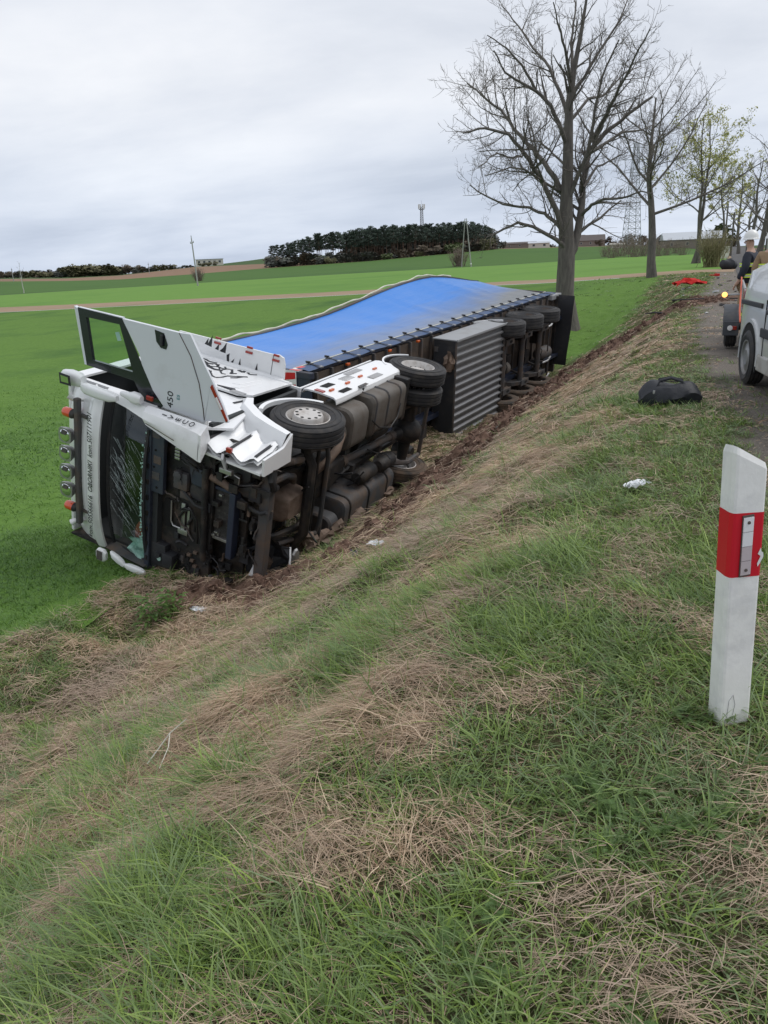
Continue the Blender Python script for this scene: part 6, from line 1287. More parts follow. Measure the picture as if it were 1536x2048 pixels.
def pine_proto(seed, h, dense=1.0):
    r = random.Random(seed); w = MB(); f = MB(); pts = [Vector((r.gauss(0, .15)*i*.4, r.gauss(0, .15)*i*.4, h*i/6)) for i in range(7)]
    w.tube(pts, [.20*(1-i/7.5) for i in range(7)], 6, cap=False); z0 = r.uniform(.42, .58)
    for k in range(13):
        t = z0+(1-z0)*k/12; a = k*2.3+r.uniform(-.6, .6); L = h*.21*(1-.75*max(0, (t-.72)/.28))*r.uniform(.6, 1.1)*(0.75 if t < .62 else 1); p = Vector((0, 0, h*t)); q = p+Vector((cos(a)*L, sin(a)*L, h*.025)); w.tube([p, q], [.05, .02], 4, cap=False)
        leafcloud(f, r, q, (h*.085, h*.085, h*.038), int(40*dense), .42); leafcloud(f, r, p.lerp(q, .5), (h*.07, h*.07, h*.035), int(18*dense), .32)
    leafcloud(f, r, (0, 0, h*.97), (h*.07, h*.07, h*.06), int(40*dense), .33)
    return w.mesh('trunk', 'pine_trunk'), f.mesh('crown', 'pine_haze_green')
PINES = [pine_proto(s, 17.0) for s in range(4)]
def put_pine(x, y, sc, rz, k, label, group):
    root = empty('pine_tree', (x, y, hz(x, y)-.2), rz, label, 'tree', group); root.scale = (sc*random.uniform(.9, 1.15),)*2+(sc,)
    inst(PINES[k][0], 'trunk', root); inst(PINES[k][1], 'crown', root)
rp = random.Random(9)
_ftop = {535: 498, 565: 486, 600: 478, 640: 466, 700: 462, 735: 452, 800: 450, 860: 447, 920: 442, 950: 444, 975: 452, 1000: 470}
_fbase = {535: 526, 742: 520, 980: 497}
for k in range(140):
    px = 542+(985-542)*((k+.5)/140)**.9+rp.uniform(-4, 4); row = rp.choice((0, 0, 1, 1, 2)); rr = 342+row*16+rp.uniform(-5, 5)
    q = at_r(px, _ip(_fbase, px), rr); x, y = q[0], q[1]; z = hz(x, y); zt = at_r(px, _ip(_ftop, px)+rp.uniform(-1, 9), rr)[2]; sc = max(.5, (zt-z)/17.6)
    left = px < 735
    put_pine(x, y, sc, rp.uniform(0, 6), rp.randrange(4), 'tall pine with bare lower trunk in the open end of the wood' if left else 'dark pine in the dense part of the wood below the radio mast', 'pines at the open end of the wood' if left else 'pines in the dense wood')
def blob_proto(seed, m, n=420, s=.36, h=1.0):
    r = random.Random(seed); f = MB()
    for k in range(9):
        c = (r.gauss(0, .9), r.gauss(0, .9), r.uniform(.8, 2.6)*h); leafcloud(f, r, c, (r.uniform(.7, 1.2), r.uniform(.7, 1.2), r.uniform(.6, 1.0)), n//9, s)
    f.tube([(0, 0, -.2), (0, 0, 1.4)], [.14, .08], 5, cap=False); return f.mesh('foliage', m)
BL = {m: [blob_proto(i+10*j, m) for i in range(2)] for j, m in enumerate(('shrub_green', 'shrub_olive', 'shrub_dark', 'shrub_brown'))}
def put_blob(px, rr, top, m, label, group, wsc=1.0, name='hedgerow_tree', cat='tree'):
    q = at_r(px, 545, rr); x, y = q[0], q[1]; z = hz(x, y); zt = at_r(px, top, rr)[2]; s = max(.4, (zt-z)/3.4); o = inst(rp.choice(BL[m]), name); o.location = (x, y, z-.2); o.scale = (s*wsc, s*wsc, s); o.rotation_euler = (0, 0, rp.uniform(0, 6)); return tag(o, label, cat, group)
# undergrowth along the wood
for k in range(46):
    px = 545+(990-545)*k/45+rp.uniform(-4, 4); m = rp.choice(('shrub_dark', 'shrub_brown', 'shrub_dark', 'shrub_dark')); put_blob(px, 336+rp.uniform(-2, 4), _ip(_fbase, px)-rp.uniform(9, 22), m, 'low dark shrub growing along the foot of the pine wood', 'shrubs along the pine wood', 1.5, 'undergrowth_shrub', 'shrub')
for px, tp_ in ((772, 500), (905, 476), (975, 474), (660, 508), (838, 497)): put_blob(px, 331, tp_, 'shrub_green' if px in (772, 905) else 'shrub_olive', 'pale green spring bush standing out against the dark wood', 'pale bushes before the wood', 1.0, 'undergrowth_shrub', 'shrub')
for px in range(700, 990, 6): put_blob(px+rp.uniform(-3, 3), 385+rp.uniform(-8, 8), _ip(_ftop, px)+rp.uniform(6, 26), 'shrub_dark', 'dark tree filling the depth of the pine wood', 'trees deep in the wood', .8)
# far tree line on the left horizon
for k in range(64):
    px = -60+(395+60)*k/63; rr = 560+rp.uniform(-40, 60)
    top = _ip({-60: 548, 20: 541, 90: 540, 150: 532, 240: 528, 300: 533, 395: 531}, px)+rp.uniform(-3, 4); m = rp.choice(('shrub_dark', 'shrub_dark', 'shrub_brown', 'shrub_olive'))
    put_blob(px, rr, top, m, 'far-off tree in the dark line along the left horizon', 'far trees along the left horizon', 1.5)
for px, top in ((140, 532), (155, 529), (168, 527), (182, 525), (196, 525), (208, 528), (219, 530)): put_blob(px, 520, top, 'shrub_olive', 'olive-green tree in the clump standing on the horizon beyond the ploughed field', 'olive tree clump on the horizon', 1.6)
for px in (88, 318, 335, 352): put_blob(px, 525, 538 if px < 200 else 528, 'shrub_olive', 'rounded pale bush on the horizon above the ploughed field', 'pale bushes on the horizon', 1.4, 'horizon_bush', 'shrub')
for px, tp_ in ((405, 523), (420, 520), (434, 522)): put_blob(px, 545, tp_, 'shrub_olive', 'bush standing in front of the pale block building', 'bushes before the pale building', 1.2, 'horizon_bush', 'shrub')
# village trees on the right horizon
for k in range(40):
    px = 1005+(1460-1005)*k/39+rp.uniform(-4, 4); rr = 400+rp.uniform(-40, 70); put_blob(px, rr, _ip({1005: 485, 1100: 486, 1180: 478, 1260: 470, 1400: 462, 1460: 468}, px)+rp.uniform(-4, 9), rp.choice(('shrub_brown', 'shrub_dark', 'shrub_brown')), 'brownish tree among the farm buildings on the right horizon', 'trees round the distant farm', .9)
put_blob(1424, 330, 440, 'shrub_green', 'rounded yellow-green willow beside the long shed', None, .9); put_blob(1000, 345, 474, 'shrub_dark', 'single dark conifer at the right end of the wood', None, .8)
# ------------------------------------------------------------ distant structures
mat('shed_wall', (0.20, 0.17, 0.15), .9); mat('shed_roof', (0.46, 0.49, 0.53), .6); mat('pale_wall', (0.55, 0.53, 0.47), .9); mat('roof_dark', (0.10, 0.085, 0.08), .8); mat('mast_grey', (0.30, 0.32, 0.34), .6, .3); mat('concrete', (0.30, 0.30, 0.29), .9); mat('pane_dark', (0.05, 0.06, 0.07), .2)
def house(px, py, rr, w, d, h, rh, rot, wall, roof, label, wins=0):
    q = at_r(px, py, rr); z = hz(q[0], q[1]); root = empty('farm_building', (q[0], q[1], z), rot, label, 'building'); A = R_(root)
    A('wall', wall, lambda b: b.box(-w/2, w/2, -d/2, d/2, -.5, h)); 
    A('roof', roof, lambda b: b.prism([(-w/2-.3, -d/2-.4, h-.05), (-w/2-.3, d/2+.4, h-.05), (-w/2-.3, 0, h+rh)], (w+.6, 0, 0)))
    for k in range(wins):
        x = -w/2+w*(k+.5)/wins; wn = A('window', 'pale_wall' if wall != 'pale_wall' else 'roof_dark', lambda b: b.box(x-.5, x+.5, -d/2-.06, -d/2, h*.35, h*.75)); A('pane', 'pane_dark', lambda b: b.box(x-.4, x+.4, -d/2-.08, -d/2-.05, h*.38, h*.72), wn)
    return root
RZ = RAD(12)
house(1385, 490, 300, 20, 9, 3.0, 2.4, RZ, 'shed_wall', 'shed_roof', 'long farm shed with pale grey metal roof beside the road trees', 4)
house(1180, 490, 400, 13, 8, 2.6, 2.6, RZ, 'shed_wall', 'roof_dark', 'farmhouse with dark pitched roof behind the big bare tree', 3)
house(1145, 492, 400, 11, 8, 2.6, 2.6, RZ, 'pale_wall', 'roof_dark', 'small pale farmhouse with dark roof next to the larger farmhouse', 2)
house(1078, 495, 360, 9, 5, 2.0, .7, RZ, 'pale_wall', 'shed_roof', 'low white greenhouse-like shed standing alone on the skyline', 2)
house(1040, 492, 420, 16, 7, 2.2, .8, RZ, 'shed_wall', 'roof_dark', 'long low dark shed on the skyline right of the wood', 3)
house(1235, 497, 300, 5, 2.2, 1.2, .5, RZ, 'pale_wall', 'pale_wall', 'tiny white garden shed among the orchard bushes', 1)
def block():
    q = at_r(420, 532, 560); z = hz(q[0], q[1]); root = empty('block_building', (q[0], q[1], z), RAD(35), 'pale flat-roofed block building on the ridge above the ploughed field', 'building'); A = R_(root); A('wall', 'pale_wall', lambda b: b.box(-9, 9, -4, 4, -1, 4.2)); A('roof', 'shed_roof', lambda b: b.box(-9.3, 9.3, -4.3, 4.3, 4.2, 4.5))
    for k in range(5): A('window', 'pane_dark', lambda b: b.box(-7.6+3.4*k, -6.2+3.4*k, -4.05, -4.0, 2.0, 3.3))
block()
def lattice(b, h, w0, w1, n, r, extra=None):
    c = lambda k, s: (w0+(w1-w0)*k/n)*.5*s
    for sx, sy in ((1, 1), (1, -1), (-1, -1), (-1, 1)): b.tube([(c(0, sx), c(0, sy), 0), (c(n, sx), c(n, sy), h)], r, 4)
    for k in range(n):
        z0, z1 = h*k/n, h*(k+1)/n
        for (ax, ay), (bx_, by_) in (((1, 1), (1, -1)), ((1, -1), (-1, -1)), ((-1, -1), (-1, 1)), ((-1, 1), (1, 1))):
            b.tube([(c(k, ax), c(k, ay), z0), (c(k+1, bx_), c(k+1, by_), z1)], r*.6, 3); b.tube([(c(k, bx_), c(k, by_), z0), (c(k+1, ax), c(k+1, ay), z1)], r*.6, 3); b.tube([(c(k, ax), c(k, ay), z0), (c(k, bx_), c(k, by_), z0)], r*.6, 3)
q = at_r(845, 500, 420); zt = at_r(845, 407, 420)[2]; z = hz(q[0], q[1]); mast = empty('radio_mast', (q[0], q[1], z), .3, 'lattice radio mast with antenna panels rising above the pine wood', 'mast'); A = R_(mast); mh = zt-z
A('lattice_tower', 'mast_grey', lambda b: lattice(b, mh*.95, 2.4, 1.1, 22, .13)); A('spike', 'mast_grey', lambda b: b.tube([(0, 0, mh*.95), (0, 0, mh*1.06)], .06, 5))
for k in range(6): A('antenna_panel', 'pale_wall', lambda b: b.box(1.5*cos(k*pi/3)-.22, 1.5*cos(k*pi/3)+.22, 1.5*sin(k*pi/3)-.22, 1.5*sin(k*pi/3)+.22, mh*.90, mh*.90+2.2))
A('platform', 'mast_grey', lambda b: b.box(-1.4, 1.4, -1.4, 1.4, mh*.885, mh*.895))
q = at_r(1262, 490, 300); zt = at_r(1262, 285, 300)[2]; z = hz(q[0], q[1]); py_ = empty('power_pylon', (q[0], q[1], z), .5, 'tall steel lattice power pylon seen through the roadside tree', 'pylon'); A = R_(py_); ph = zt-z
A('lattice_tower', 'mast_grey', lambda b: lattice(b, ph, 5.2, 1.2, 16, .10))
for zz, wv in ((.72, 6), (.84, 5), (.95, 4)): A('cross_arm', 'mast_grey', lambda b: (b.tube([(-wv, 0, ph*zz), (wv, 0, ph*zz)], .10, 4), b.tube([(-wv, 0, ph*zz), (0, 0, ph*zz+1.5), (wv, 0, ph*zz)], .08, 4)))
def pole(px, pyb, rr, pyt, label, lean=0.0, two=None):
    q = at_r(px, pyb, rr); z = hz(q[0], q[1]); zt = at_r(px, pyt, rr)[2]; h = zt-z; root = empty('power_pole', (q[0], q[1], z), RAD(-30), label, 'pole'); root.rotation_euler = (0, lean, RAD(-30)); A = R_(root)
    A('post', 'concrete', lambda b: b.tube([(0, 0, -.3), (0, 0, h)], [.17, .10], 6)); A('cross_arm', 'concrete', lambda b: b.box(-.75, .75, -.06, .06, h*.90, h*.90+.12))
    for x in (-.65, .65, 0): A('insulator', 'mast_grey', lambda b: b.tube([(x, 0, h*.9+.1), (x, 0, h*.9+.35)] if x else [(0, 0, h), (0, 0, h+.5)], .07, 6))
pole(396, 573, 150, 476, 'single grey power pole with short cross-arm standing in the green field', RAD(-4)); pole(28, 566, 330, 538, 'short distant power pole near the left horizon')
pole(300, 555, 400, 527, 'short distant power pole before the olive tree clump'); 
q = at_r(932, 538, 198); z = hz(q[0], q[1]); ap = empty('braced_pole', (q[0], q[1], z), RAD(-30), 'pair of leaning poles forming an A-frame before the wood', 'pole'); A = R_(ap); hh = at_r(932, 437, 198)[2]-z
A('post', 'concrete', lambda b: b.tube([(-1.6, 0, -.3), (-.25, 0, hh)], [.15, .10], 6)); A('post', 'concrete', lambda b: b.tube([(1.9, 0, -.3), (.25, 0, hh)], [.15, .10], 6)); A('cross_arm', 'concrete', lambda b: b.box(-1.0, 1.0, -.07, .07, hh*.93, hh*.93+.14)); A('marker_collar', 'sign_white', lambda b: b.lathe([(.2, -.15), (.2, .15)], (1.75, 0, .75), 'z', 8))
for px, yy, zt_, lab in ((1448, 150, 408, 'dark wooden utility pole beside the pale cabinet'), (1462, 130, 425, 'wooden utility pole close to the asphalt beyond the cabinet')):
    q = at_y(px, 500, yy); z = hz(q[0], yy); h = at_y(px, zt_, yy)[2]-z; root = empty('utility_pole', (q[0], yy, z), 0, lab, 'pole'); A = R_(root); A('post', 'bark', lambda b: b.tube([(0, 0, -.3), (0, 0, h)], [.16, .12], 7)); A('cross_arm', 'bark', lambda b: b.box(-.9, .9, -.06, .06, h*.93, h*.93+.12))
# ------------------------------------------------------------ grass: tuft meshes instanced on scattered points
def blade_material(name, c1, c2, c3, rough=.6, trans=.25):
    m = bpy.data.materials.new(name); m.use_nodes = True; nt = m.node_tree; N = nt.nodes; L = nt.links; b = N['Principled BSDF']
    b.inputs['Roughness'].default_value = rough*.8; b.inputs['Specular IOR Level'].default_value = .45
    a = N.new('ShaderNodeAttribute'); a.attribute_name = 'v'; t = N.new('ShaderNodeAttribute'); t.attribute_name = 'tint'
    mx = N.new('ShaderNodeMix'); mx.data_type = 'RGBA'; L.new(a.outputs['Fac'], mx.inputs[0]); mx.inputs[6].default_value = (*c1, 1); mx.inputs[7].default_value = (*c2, 1)
    m2 = N.new('ShaderNodeMix'); m2.data_type = 'RGBA'; L.new(t.outputs['Fac'], m2.inputs[0]); L.new(mx.outputs[2], m2.inputs[6]); m2.inputs[7].default_value = (*c3, 1)
    L.new(m2.outputs[2], b.inputs['Base Color'])
    tr = N.new('ShaderNodeBsdfTranslucent'); L.new(m2.outputs[2], tr.inputs[0]); ms = N.new('ShaderNodeMixShader'); ms.inputs[0].default_value = trans
    L.new(b.outputs[0], ms.inputs[1]); L.new(tr.outputs[0], ms.inputs[2]); L.new(ms.outputs[0], N['Material Output'].inputs[0]); MATS[name] = m
blade_material('blade_green', (0.070, 0.140, 0.020), (0.300, 0.420, 0.082), (0.190, 0.262, 0.140))
blade_material('blade_crop', (0.100, 0.215, 0.036), (0.185, 0.325, 0.068), (0.082, 0.175, 0.042))
blade_material('blade_dry', (0.30, 0.18, 0.105), (0.74, 0.59, 0.42), (0.42, 0.325, 0.25), .7, .15)
blade_material('blade_leaf', (0.065, 0.13, 0.03), (0.115, 0.20, 0.05), (0.085, 0.15, 0.05))

rg = np.random.RandomState(12)
def blades(name, m, P, D, L, W, bend, fall, tone, tint, twist, n, label, cat):
    """one mesh of curved tapering blades. P base, D start direction, fall = horizontal direction it bends to"""
    N_ = len(P); D = D/np.linalg.norm(D, axis=1)[:, None]; up = np.array((0, 0, 1.0))
    S = np.cross(D, up); S /= np.maximum(np.linalg.norm(S, axis=1), 1e-6)[:, None]; Qv = np.cross(D, S); S = S*np.cos(twist)[:, None]+Qv*np.sin(twist)[:, None]
    V = np.empty((N_, 2*n+1, 3), np.float32); p = P.copy(); d = D.copy()
    for i in range(n+1):
        ww = (W*(1-(i/n)**1.7)*.5)[:, None]
        if i < n: V[:, 2*i] = p-S*ww; V[:, 2*i+1] = p+S*ww
        else: V[:, 2*n] = p
        d = d+np.concatenate([fall*(bend/n)[:, None], (-.75*bend/n)[:, None]], 1); d /= np.linalg.norm(d, axis=1)[:, None]; p = p+d*(L/n)[:, None]
    loc = []; tot = []
    for i in range(n-1): loc += [2*i, 2*i+1, 2*i+3, 2*i+2]; tot.append(4)
    loc += [2*n-2, 2*n-1, 2*n]; tot.append(3); loc = np.array(loc); tot = np.array(tot); nv = 2*n+1
    idx = (np.arange(N_)[:, None]*nv+loc[None]).ravel(); T_ = np.tile(tot, N_); st = np.concatenate([[0], np.cumsum(T_)[:-1]])
    me = bpy.data.meshes.new(name); me.vertices.add(N_*nv); me.vertices.foreach_set('co', V.ravel()); me.loops.add(len(idx)); me.loops.foreach_set('vertex_index', idx.astype(np.int32)); me.polygons.add(len(T_)); me.polygons.foreach_set('loop_start', st.astype(np.int32)); me.polygons.foreach_set('loop_total', T_.astype(np.int32)); me.update(calc_edges=True)
    me.polygons.foreach_set('use_smooth', np.ones(len(T_), bool))
    for an, v in (('v', tone), ('tint', tint)):
        at = me.attributes.new(an, 'FLOAT', 'POINT'); at.data.foreach_set('value', np.repeat(v, nv).astype(np.float32))
    me.materials.append(MATS[m]); o = bpy.data.objects.new(name, me); COL.objects.link(o); return tag(o, label, cat, None, 'stuff')
def sample(n, x0, x1, y0, y1, keep):
    x = rg.uniform(x0, x1, n); y = rg.uniform(y0, y1, n); k = rg.rand(n) < keep(x, y); return x[k], y[k]
def in_view(x, y, m=.14):
    dx, dy, dz = x, y, H(x, y, False)-1.6; u = dx*CR[0]+dy*CR[1]+dz*CR[2]; v = dx*CU[0]+dy*CU[1]+dz*CU[2]; w = dx*CF[0]+dy*CF[1]+dz*CF[2]
    return (w > .2) & (np.abs(u/np.maximum(w, .01)) < .5+m+.25/np.maximum(w, .3)) & (np.abs(v/np.maximum(w, .01)) < .666+m+.3/np.maximum(w, .3))
def dryness(x, y):
    u = x*.8+y*.3; v = y*1.0-x*.3
    a = fbm(u*2.9+40, v*3.6+7, 4)*.60+fbm(u*.8+3, v*.9+60, 2)*.18+fbm(x*9+13, y*9+5, 2)*.22
    bias = .035*sstep(-1.0, -2.2, x)*(1-sstep(-6.2, -7, x))+.055*sstep(4, 7.5, y)*sstep(-1.0, -1.7, x)-.07*sstep(-1.1, -.5, x)+.012*sstep(-.6, -1.2, x)-.13*sstep(26, 31, y)
    return np.clip((a-.506+bias)*12+.5, 0, 1)
def grounded(x, y):
    """height of the visible soil, furrow relief included"""
    d = dirt_mask(x, y); return H(x, y)+d*((fbm(x*3.5, y*3.5, 4)-.5)*.42+.05)
def ring_zones(zones, keep):
    X_, Y_ = [], []
    for n, x0, x1, y0, y1, r0, r1 in zones:
        x, y = sample(n, x0, x1, y0, y1, lambda x, y: in_view(x, y)*(np.hypot(x, y) >= r0)*(np.hypot(x, y) < r1)*keep(x, y)); X_.append(x); Y_.append(y)
    return np.concatenate(X_), np.concatenate(Y_)
def expand(x, y, k, rad):
    """k blades per tuft spread over a radius"""
    i = np.repeat(np.arange(len(x)), k); a = rg.uniform(0, 2*pi, len(i)); q = rad[i]*np.sqrt(rg.rand(len(i))); return i, x[i]+q*np.cos(a), y[i]+q*np.sin(a), a
ZONES = lambda a, b, c, d: ((a, -3.3, 1.7, .4, 4.6, 0, 4.6), (b, -6.9, 1.0, 2.4, 10.0, 4.6, 10), (c, -6.9, .5, 7, 22.0, 10, 22), (d, -9, .4, 20, 58.0, 22, 60))
# ---- green blades
x, y = ring_zones(ZONES(14000, 14500, 9000, 9000), lambda x, y: (.13+.87*(1-dryness(x, y)))*(1-.97*dirt_mask(x, y))*(1-.93*crop_mask(x, y))*(1-.93*gravel_mask(x, y)))
n = len(x); dist = np.hypot(x, y); verge = sstep(-1.3, -.4, x); lush = np.clip(fbm(x*1.9+3, y*1.9+30, 3)*2.6-.85, 0, 1)*(1-.55*verge)
k = 13; tdir = np.where(rg.rand(n) < .62, pi+.5+2.6*(fbm(x*.9+31, y*.9, 2)-.5)+rg.normal(0, .45, n), rg.uniform(0, 2*pi, n)); ttone = rg.rand(n)
rad = (.03+.05*rg.rand(n))*(1+.05*dist); i, bx_, by_, ang = expand(x, y, k, rad); m_ = len(i); dl = dist[i]
tl = (.55+.9*rg.rand(n)**1.5)[i]; L = (.065+.085*lush[i]+.08*rg.rand(m_)+.14*(rg.rand(m_)**6))*tl*(1+.25*sstep(7, 5, dl)-.30*sstep(3.4, 2.4, dl))*(1-.30*verge[i])*(1-.52*sstep(7, 17, dl)); W = np.maximum(.0034+.0044*rg.rand(m_), dl*.00095*(.7+.6*rg.rand(m_)))
td = tdir[i]+rg.normal(0, .55, m_); mixd = np.where(rg.rand(m_) < .3, ang, td); tilt = np.abs(rg.normal(.32, .26, m_))+.15*lush[i]
D = np.stack([np.cos(mixd)*np.sin(tilt), np.sin(mixd)*np.sin(tilt), np.cos(tilt)], 1); fall = np.stack([np.cos(mixd), np.sin(mixd)], 1)*.9
tt = np.where(rg.rand(n) < .42, rg.uniform(.45, 1, n), rg.uniform(0, .3, n)); tint = np.clip(.65*tt[i]+.35*np.clip(fbm(bx_*.9+70, by_*.9, 3)*2.0-.6, 0, 1)+rg.normal(0, .10, m_), 0, 1); tone = np.clip(.75*ttone[i]+.45*rg.rand(m_)-.1, 0, 1)
blades('bank_grass', 'blade_green', np.stack([bx_, by_, grounded(bx_, by_)-.012], 1), D, L, W, rg.uniform(.35, 1.7, m_), fall, tone, tint, rg.normal(0, .5, m_), 3, 'green grass tufts covering the road bank and verge', 'grass')
# ---- dry straw: coherent swirls of fallen stems
x, y = ring_zones(ZONES(17000, 16000, 9500, 4200), lambda x, y: (.30+.70*dryness(x, y))*(1-.80*dirt_mask(x, y))*(1-crop_mask(x, y))*(1-.80*gravel_mask(x, y)))
n = len(x); dist = np.hypot(x, y); dr = dryness(x, y); verge = sstep(-1.3, -.4, x)
k = 10; sw = pi+.35+4.2*(fbm(x*1.15+11, y*1.15+3, 3)-.5)+rg.normal(0, .25, n); rad = (.05+.07*rg.rand(n))*(1+.03*dist); i, bx_, by_, ang = expand(x, y, k, rad); m_ = len(i); dl = dist[i]
L = (.07+.17*dr[i]*(.4+.6*rg.rand(m_))+.08*rg.rand(m_))*(1-.45*verge[i])*(1-.25*sstep(8, 18, dl)); W = np.maximum(.0014+.0018*rg.rand(m_)**1.5, dl*.00080*(.6+.6*rg.rand(m_)))
az_ = np.where(rg.rand(m_) < .62, sw[i]+rg.normal(0, .5, m_), rg.uniform(0, 2*pi, m_)); el = np.clip(rg.normal(.24, .30, m_), -.05, 1.3)*(1-.6*sstep(6, 15, dl))
D = np.stack([np.cos(az_)*np.cos(el), np.sin(az_)*np.cos(el), np.sin(el)], 1); D[:, 2] += D[:, 0]*np.interp(bx_, [-5.2, -4.6, -1.5, -.7], [0, .5, .5, 0])*.8
fa = az_+rg.normal(0, 1.1, m_); fall = np.stack([np.cos(fa), np.sin(fa)], 1); ht = rg.rand(m_)*(.015+.06*dr[i])*(1-.6*sstep(8, 16, dl))
tone = np.clip(.5*rg.rand(n)[i]+.6*rg.rand(m_)-.05, 0, 1); tint = np.clip(fbm(bx_*1.3+20, by_*1.3+90, 3)*2.2-.65+rg.normal(0, .18, m_), 0, 1)
blades('dry_grass', 'blade_dry', np.stack([bx_, by_, grounded(bx_, by_)+ht], 1), D, L, W, rg.uniform(.2, 2.3, m_), fall, tone, tint, rg.normal(0, .8, m_), 4, 'straw-coloured dead grass lying in flattened swirls on the bank', 'grass')
# ---- young crop, thinning with distance into the field surface
X_, Y_ = [], []
for nn, x0, x1, y0, y1, r0, r1 in ((9000, -11.5, -6.1, 2.6, 13, 0, 13), (9500, -21, -6.1, 5, 22, 13, 22), (12000, -34, -6.2, 14, 40, 22, 42)):
    x, y = sample(nn, x0, x1, y0, y1, lambda x, y: in_view(x, y)*(np.hypot(x, y) >= r0)*(np.hypot(x, y) < r1)*(1-.9*sstep(24, 42, np.hypot(x, y)))*np.clip((-(x-TOE)+(fbm(x*2, y*2, 3)-.5)*1.3)*1.6+.2, 0, 1)); X_.append(x); Y_.append(y)
x = np.concatenate(X_); y = np.concatenate(Y_); n = len(x); dist = np.hypot(x, y); i, bx_, by_, ang = expand(x, y, 9, .10+.010*dist); m_ = len(i); dl = dist[i]
tilt = np.abs(rg.normal(.3, .3, m_)); D = np.stack([np.cos(ang)*np.sin(tilt), np.sin(ang)*np.sin(tilt), np.cos(tilt)], 1); fall = np.stack([np.cos(ang), np.sin(ang)], 1)
big = fbm(bx_*.3+8, by_*.3, 4)
blades('young_crop', 'blade_crop', np.stack([bx_, by_, H(bx_, by_)-.01], 1), D, rg.uniform(.06, .13, m_)*(1-.75*sstep(18, 40, dl)), np.maximum(.005, dl*.0010)*(1-.4*sstep(20, 40, dl))*rg.uniform(.6, 1.3, m_), rg.uniform(.3, 1.3, m_), fall, np.clip(.5*rg.rand(n)[i]+.6*rg.rand(m_), 0, 1), np.clip(big*2.4-.85, 0, 1), rg.normal(0, .5, m_), 2, 'short bright green young crop growing over the near field', 'crop')
class Tuft:
    def __init__(s): s.v = []; s.f = []; s.a = []
    def blade(s, p, d, L, w, bend, rnd, n=3, dirn=None, tone=None, twist=0.0, flatn=None):
        """curved tapering strip from p along d, falling over towards dirn by bend"""
        p = np.array(p, float); d = np.array(d, float); d /= np.linalg.norm(d); side = np.cross(d, (0, 0, 1.0)) if abs(d[2]) < .98 else np.array((cos(twist), sin(twist), 0)); 
        nn = np.linalg.norm(side); side = side/nn if nn > 1e-6 else np.array((1., 0, 0))
        q = np.cross(d, side); side = side*cos(twist)+q*sin(twist); b0 = len(s.v); tone = rnd.random() if tone is None else tone
        for i in range(n+1):
            t = i/n; ww = w*(1-t**1.6)*.5
            if i < n: s.v += [tuple(p-side*ww), tuple(p+side*ww)]; s.a += [tone, tone]
            else: s.v.append(tuple(p)); s.a.append(tone)
            d = d+np.array((dirn[0]*bend/n if dirn is not None else 0, dirn[1]*bend/n if dirn is not None else 0, -bend/n*.75)); d /= np.linalg.norm(d); p = p+d*L/n
        for i in range(n-1): k = b0+2*i; s.f.append((k, k+1, k+3, k+2))
        k = b0+2*(n-1); s.f.append((k, k+1, k+2))
    def obj(s, name, m):
        me = bpy.data.meshes.new(name); me.from_pydata(s.v, [], s.f); me.update(); at = me.attributes.new('v', 'FLOAT', 'POINT'); at.data.foreach_set('value', np.array(s.a, np.float32)); me.materials.append(MATS[m])
        me.polygons.foreach_set('use_smooth', [True]*len(me.polygons)); return bpy.data.objects.new(name, me)
def yarrow(seed):
    r = random.Random(seed); T = Tuft()
    for k in range(9):
        a = r.uniform(0, 2*pi); L = r.uniform(.07, .14); el = r.uniform(.3, .9); d = np.array((cos(a)*cos(el), sin(a)*cos(el), sin(el))); p = np.array((r.gauss(0, .02), r.gauss(0, .02), 0.)); tone = r.random(); sd = np.array((-sin(a), cos(a), 0))
        T.blade(p, d, L, .004, .5, r, 3, (cos(a), sin(a)), tone)
        for j in range(12):
            t = .2+.75*j/12; c = p+d*L*t-np.array((0, 0, .25*L*t*t))
            for s in (-1, 1): T.blade(c, sd*s+d*.5+np.array((0, 0, .15)), .022*(1-.5*abs(t-.5)), .0035, .2, r, 1, None, tone)
    return T
def weed(seed):
    r = random.Random(seed); T = Tuft()
    for k in range(60):
        a = r.uniform(0, 2*pi); h = r.uniform(.05, .32); q = .16*math.sqrt(r.random()); p = (q*cos(a), q*sin(a), h*.9); d = (cos(a), sin(a), r.uniform(.0, .5)); T.blade(p, d, r.uniform(.05, .09), .035, .6, r, 3, (cos(a), sin(a)), None, r.uniform(-.5, .5))
        T.blade((q*.3*cos(a), q*.3*sin(a), 0), (cos(a)*q*2, sin(a)*q*2, 1), h, .004, .1, r, 1)
    return T
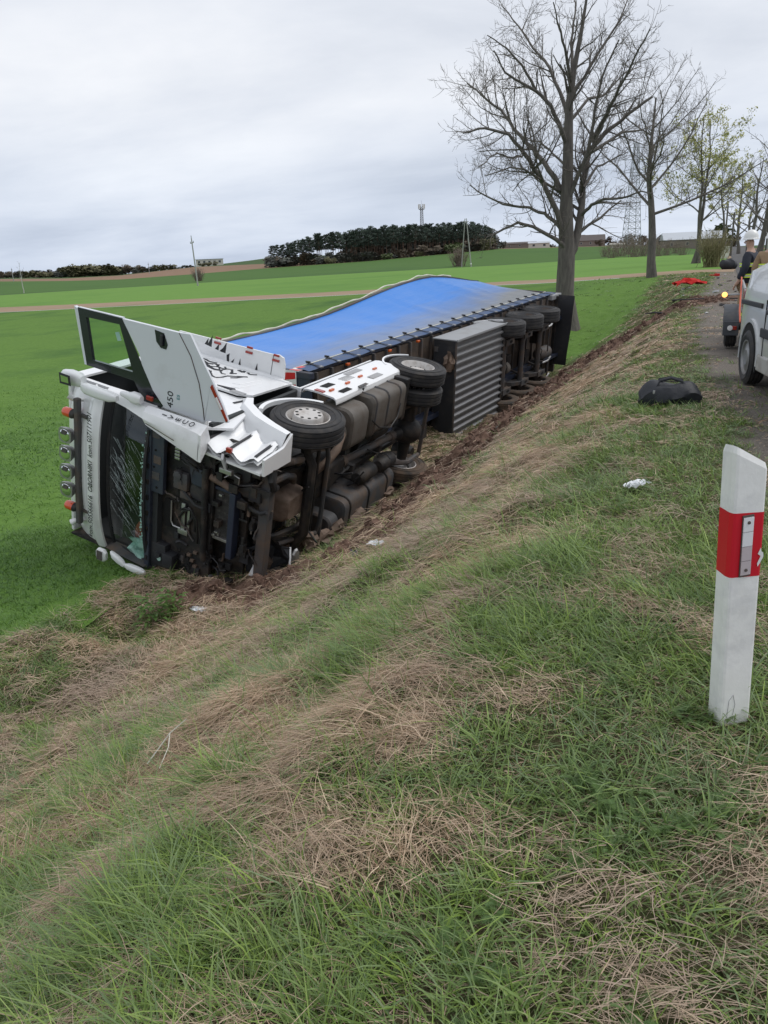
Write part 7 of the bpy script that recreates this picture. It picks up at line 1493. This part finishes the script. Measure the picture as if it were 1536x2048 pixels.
def scatter(name, protos, pts, rot, scl, kind, tint, label, cat):
    """one 'stuff' object whose geometry-nodes modifier instances the tuft meshes on points"""
    col = bpy.data.collections.new(name+'_tufts')
    for i, o in enumerate(protos): o.name = '%s_tuft_%02d' % (name, i); col.objects.link(o)
    me = bpy.data.meshes.new(name); n = len(pts); me.vertices.add(n); me.vertices.foreach_set('co', np.asarray(pts, np.float32).ravel())
    for an, ty, v in (('rot', 'FLOAT_VECTOR', rot), ('scl', 'FLOAT', scl), ('kind', 'INT', kind), ('tint', 'FLOAT', tint)):
        at = me.attributes.new(an, ty, 'POINT'); at.data.foreach_set('vector' if ty == 'FLOAT_VECTOR' else 'value', np.asarray(v, np.int32 if ty == 'INT' else np.float32).ravel())
    o = bpy.data.objects.new(name, me); COL.objects.link(o); tag(o, label, cat, None, 'stuff')
    ng = bpy.data.node_groups.new(name, 'GeometryNodeTree'); ng.interface.new_socket('Geometry', in_out='INPUT', socket_type='NodeSocketGeometry'); ng.interface.new_socket('Geometry', in_out='OUTPUT', socket_type='NodeSocketGeometry')
    N = ng.nodes; L = ng.links; gi = N.new('NodeGroupInput'); go = N.new('NodeGroupOutput'); ip = N.new('GeometryNodeInstanceOnPoints'); ci = N.new('GeometryNodeCollectionInfo'); ci.inputs['Collection'].default_value = col; ci.inputs['Separate Children'].default_value = True; ci.inputs['Reset Children'].default_value = True
    def attr(nm, dt): a = N.new('GeometryNodeInputNamedAttribute'); a.data_type = dt; a.inputs['Name'].default_value = nm; return a.outputs['Attribute']
    mp = N.new('GeometryNodeMeshToPoints'); L.new(gi.outputs[0], mp.inputs['Mesh']); L.new(mp.outputs[0], ip.inputs['Points']); L.new(ci.outputs[0], ip.inputs['Instance']); ip.inputs['Pick Instance'].default_value = True
    L.new(attr('kind', 'INT'), ip.inputs['Instance Index']); L.new(attr('rot', 'FLOAT_VECTOR'), ip.inputs['Rotation']); L.new(attr('scl', 'FLOAT'), ip.inputs['Scale']); L.new(ip.outputs[0], go.inputs[0])
    md = o.modifiers.new('tufts', 'NODES'); md.node_group = ng; return o
# --- broad leaves near the post, nettle clump below the cab
protos = [yarrow(s).obj('t', 'blade_leaf') for s in (1, 2)]+[weed(3).obj('t', 'blade_leaf')]
x, y = sample(380, -.9, .55, .8, 3.4, lambda x, y: in_view(x, y)*np.clip((fbm(x*3+5, y*3+5, 3)-.42)*5, 0, 1)*sstep(-.9, .2, x)); n = len(x)
kind = rg.randint(0, 2, n); g_ = [ground_hit(318, 1245), ground_hit(345, 1230), ground_hit(300, 1260), ground_hit(1470, 1440)]
x = np.concatenate([x, [g[0] for g in g_[:3]]]); y = np.concatenate([y, [g[1] for g in g_[:3]]]); kind = np.concatenate([kind, [2, 2, 2]]); n = len(x)
scatter('broad_leaf_weeds', protos, np.stack([x, y, H(x, y)+.02], -1), np.stack([0*x, 0*x+.1, rg.uniform(-3, 3, n)], -1), np.concatenate([rg.uniform(.35, .75, n-3), [1.2, 1.0, 1.1]]), kind, rg.uniform(0, 1, n), 'feathery green weeds round the foot of the delineator post', 'weeds')
# --- clods of torn soil along the furrow
def clod(seed):
    r = random.Random(seed); b = MB(); ph = [r.uniform(0, 6) for _ in range(3)]
    b.ell((0, 0, .02), (.06, .05, .04), 8, 6, False, lambda p, q: q+Vector((.02*sin(7*p.y+ph[0]), .02*sin(6*p.z+ph[1]), .015*sin(8*p.x+ph[2])))); me = b.mesh('clod', 'soil_clod'); return bpy.data.objects.new('t', me)
mat('soil_clod', (0.17, 0.102, 0.074), .95, col2=(0.085, 0.05, 0.036), scale=14)
x, y = sample(26000, -6.6, .2, 6, 31, lambda x, y: dirt_mask(x, y)*.6); n = len(x)
scatter('soil_clods', [clod(s) for s in (1, 2, 3)], np.stack([x, y, H(x, y)-.02+dirt_mask(x, y)*((fbm(x*3.5, y*3.5, 4)-.5)*.42+.05)], -1), rg.uniform(-3, 3, (n, 3)), rg.uniform(.25, 1.35, n)**1.6, rg.randint(0, 3, n), rg.rand(n), 'loose brown clods of soil thrown up along the truck furrow', 'soil')
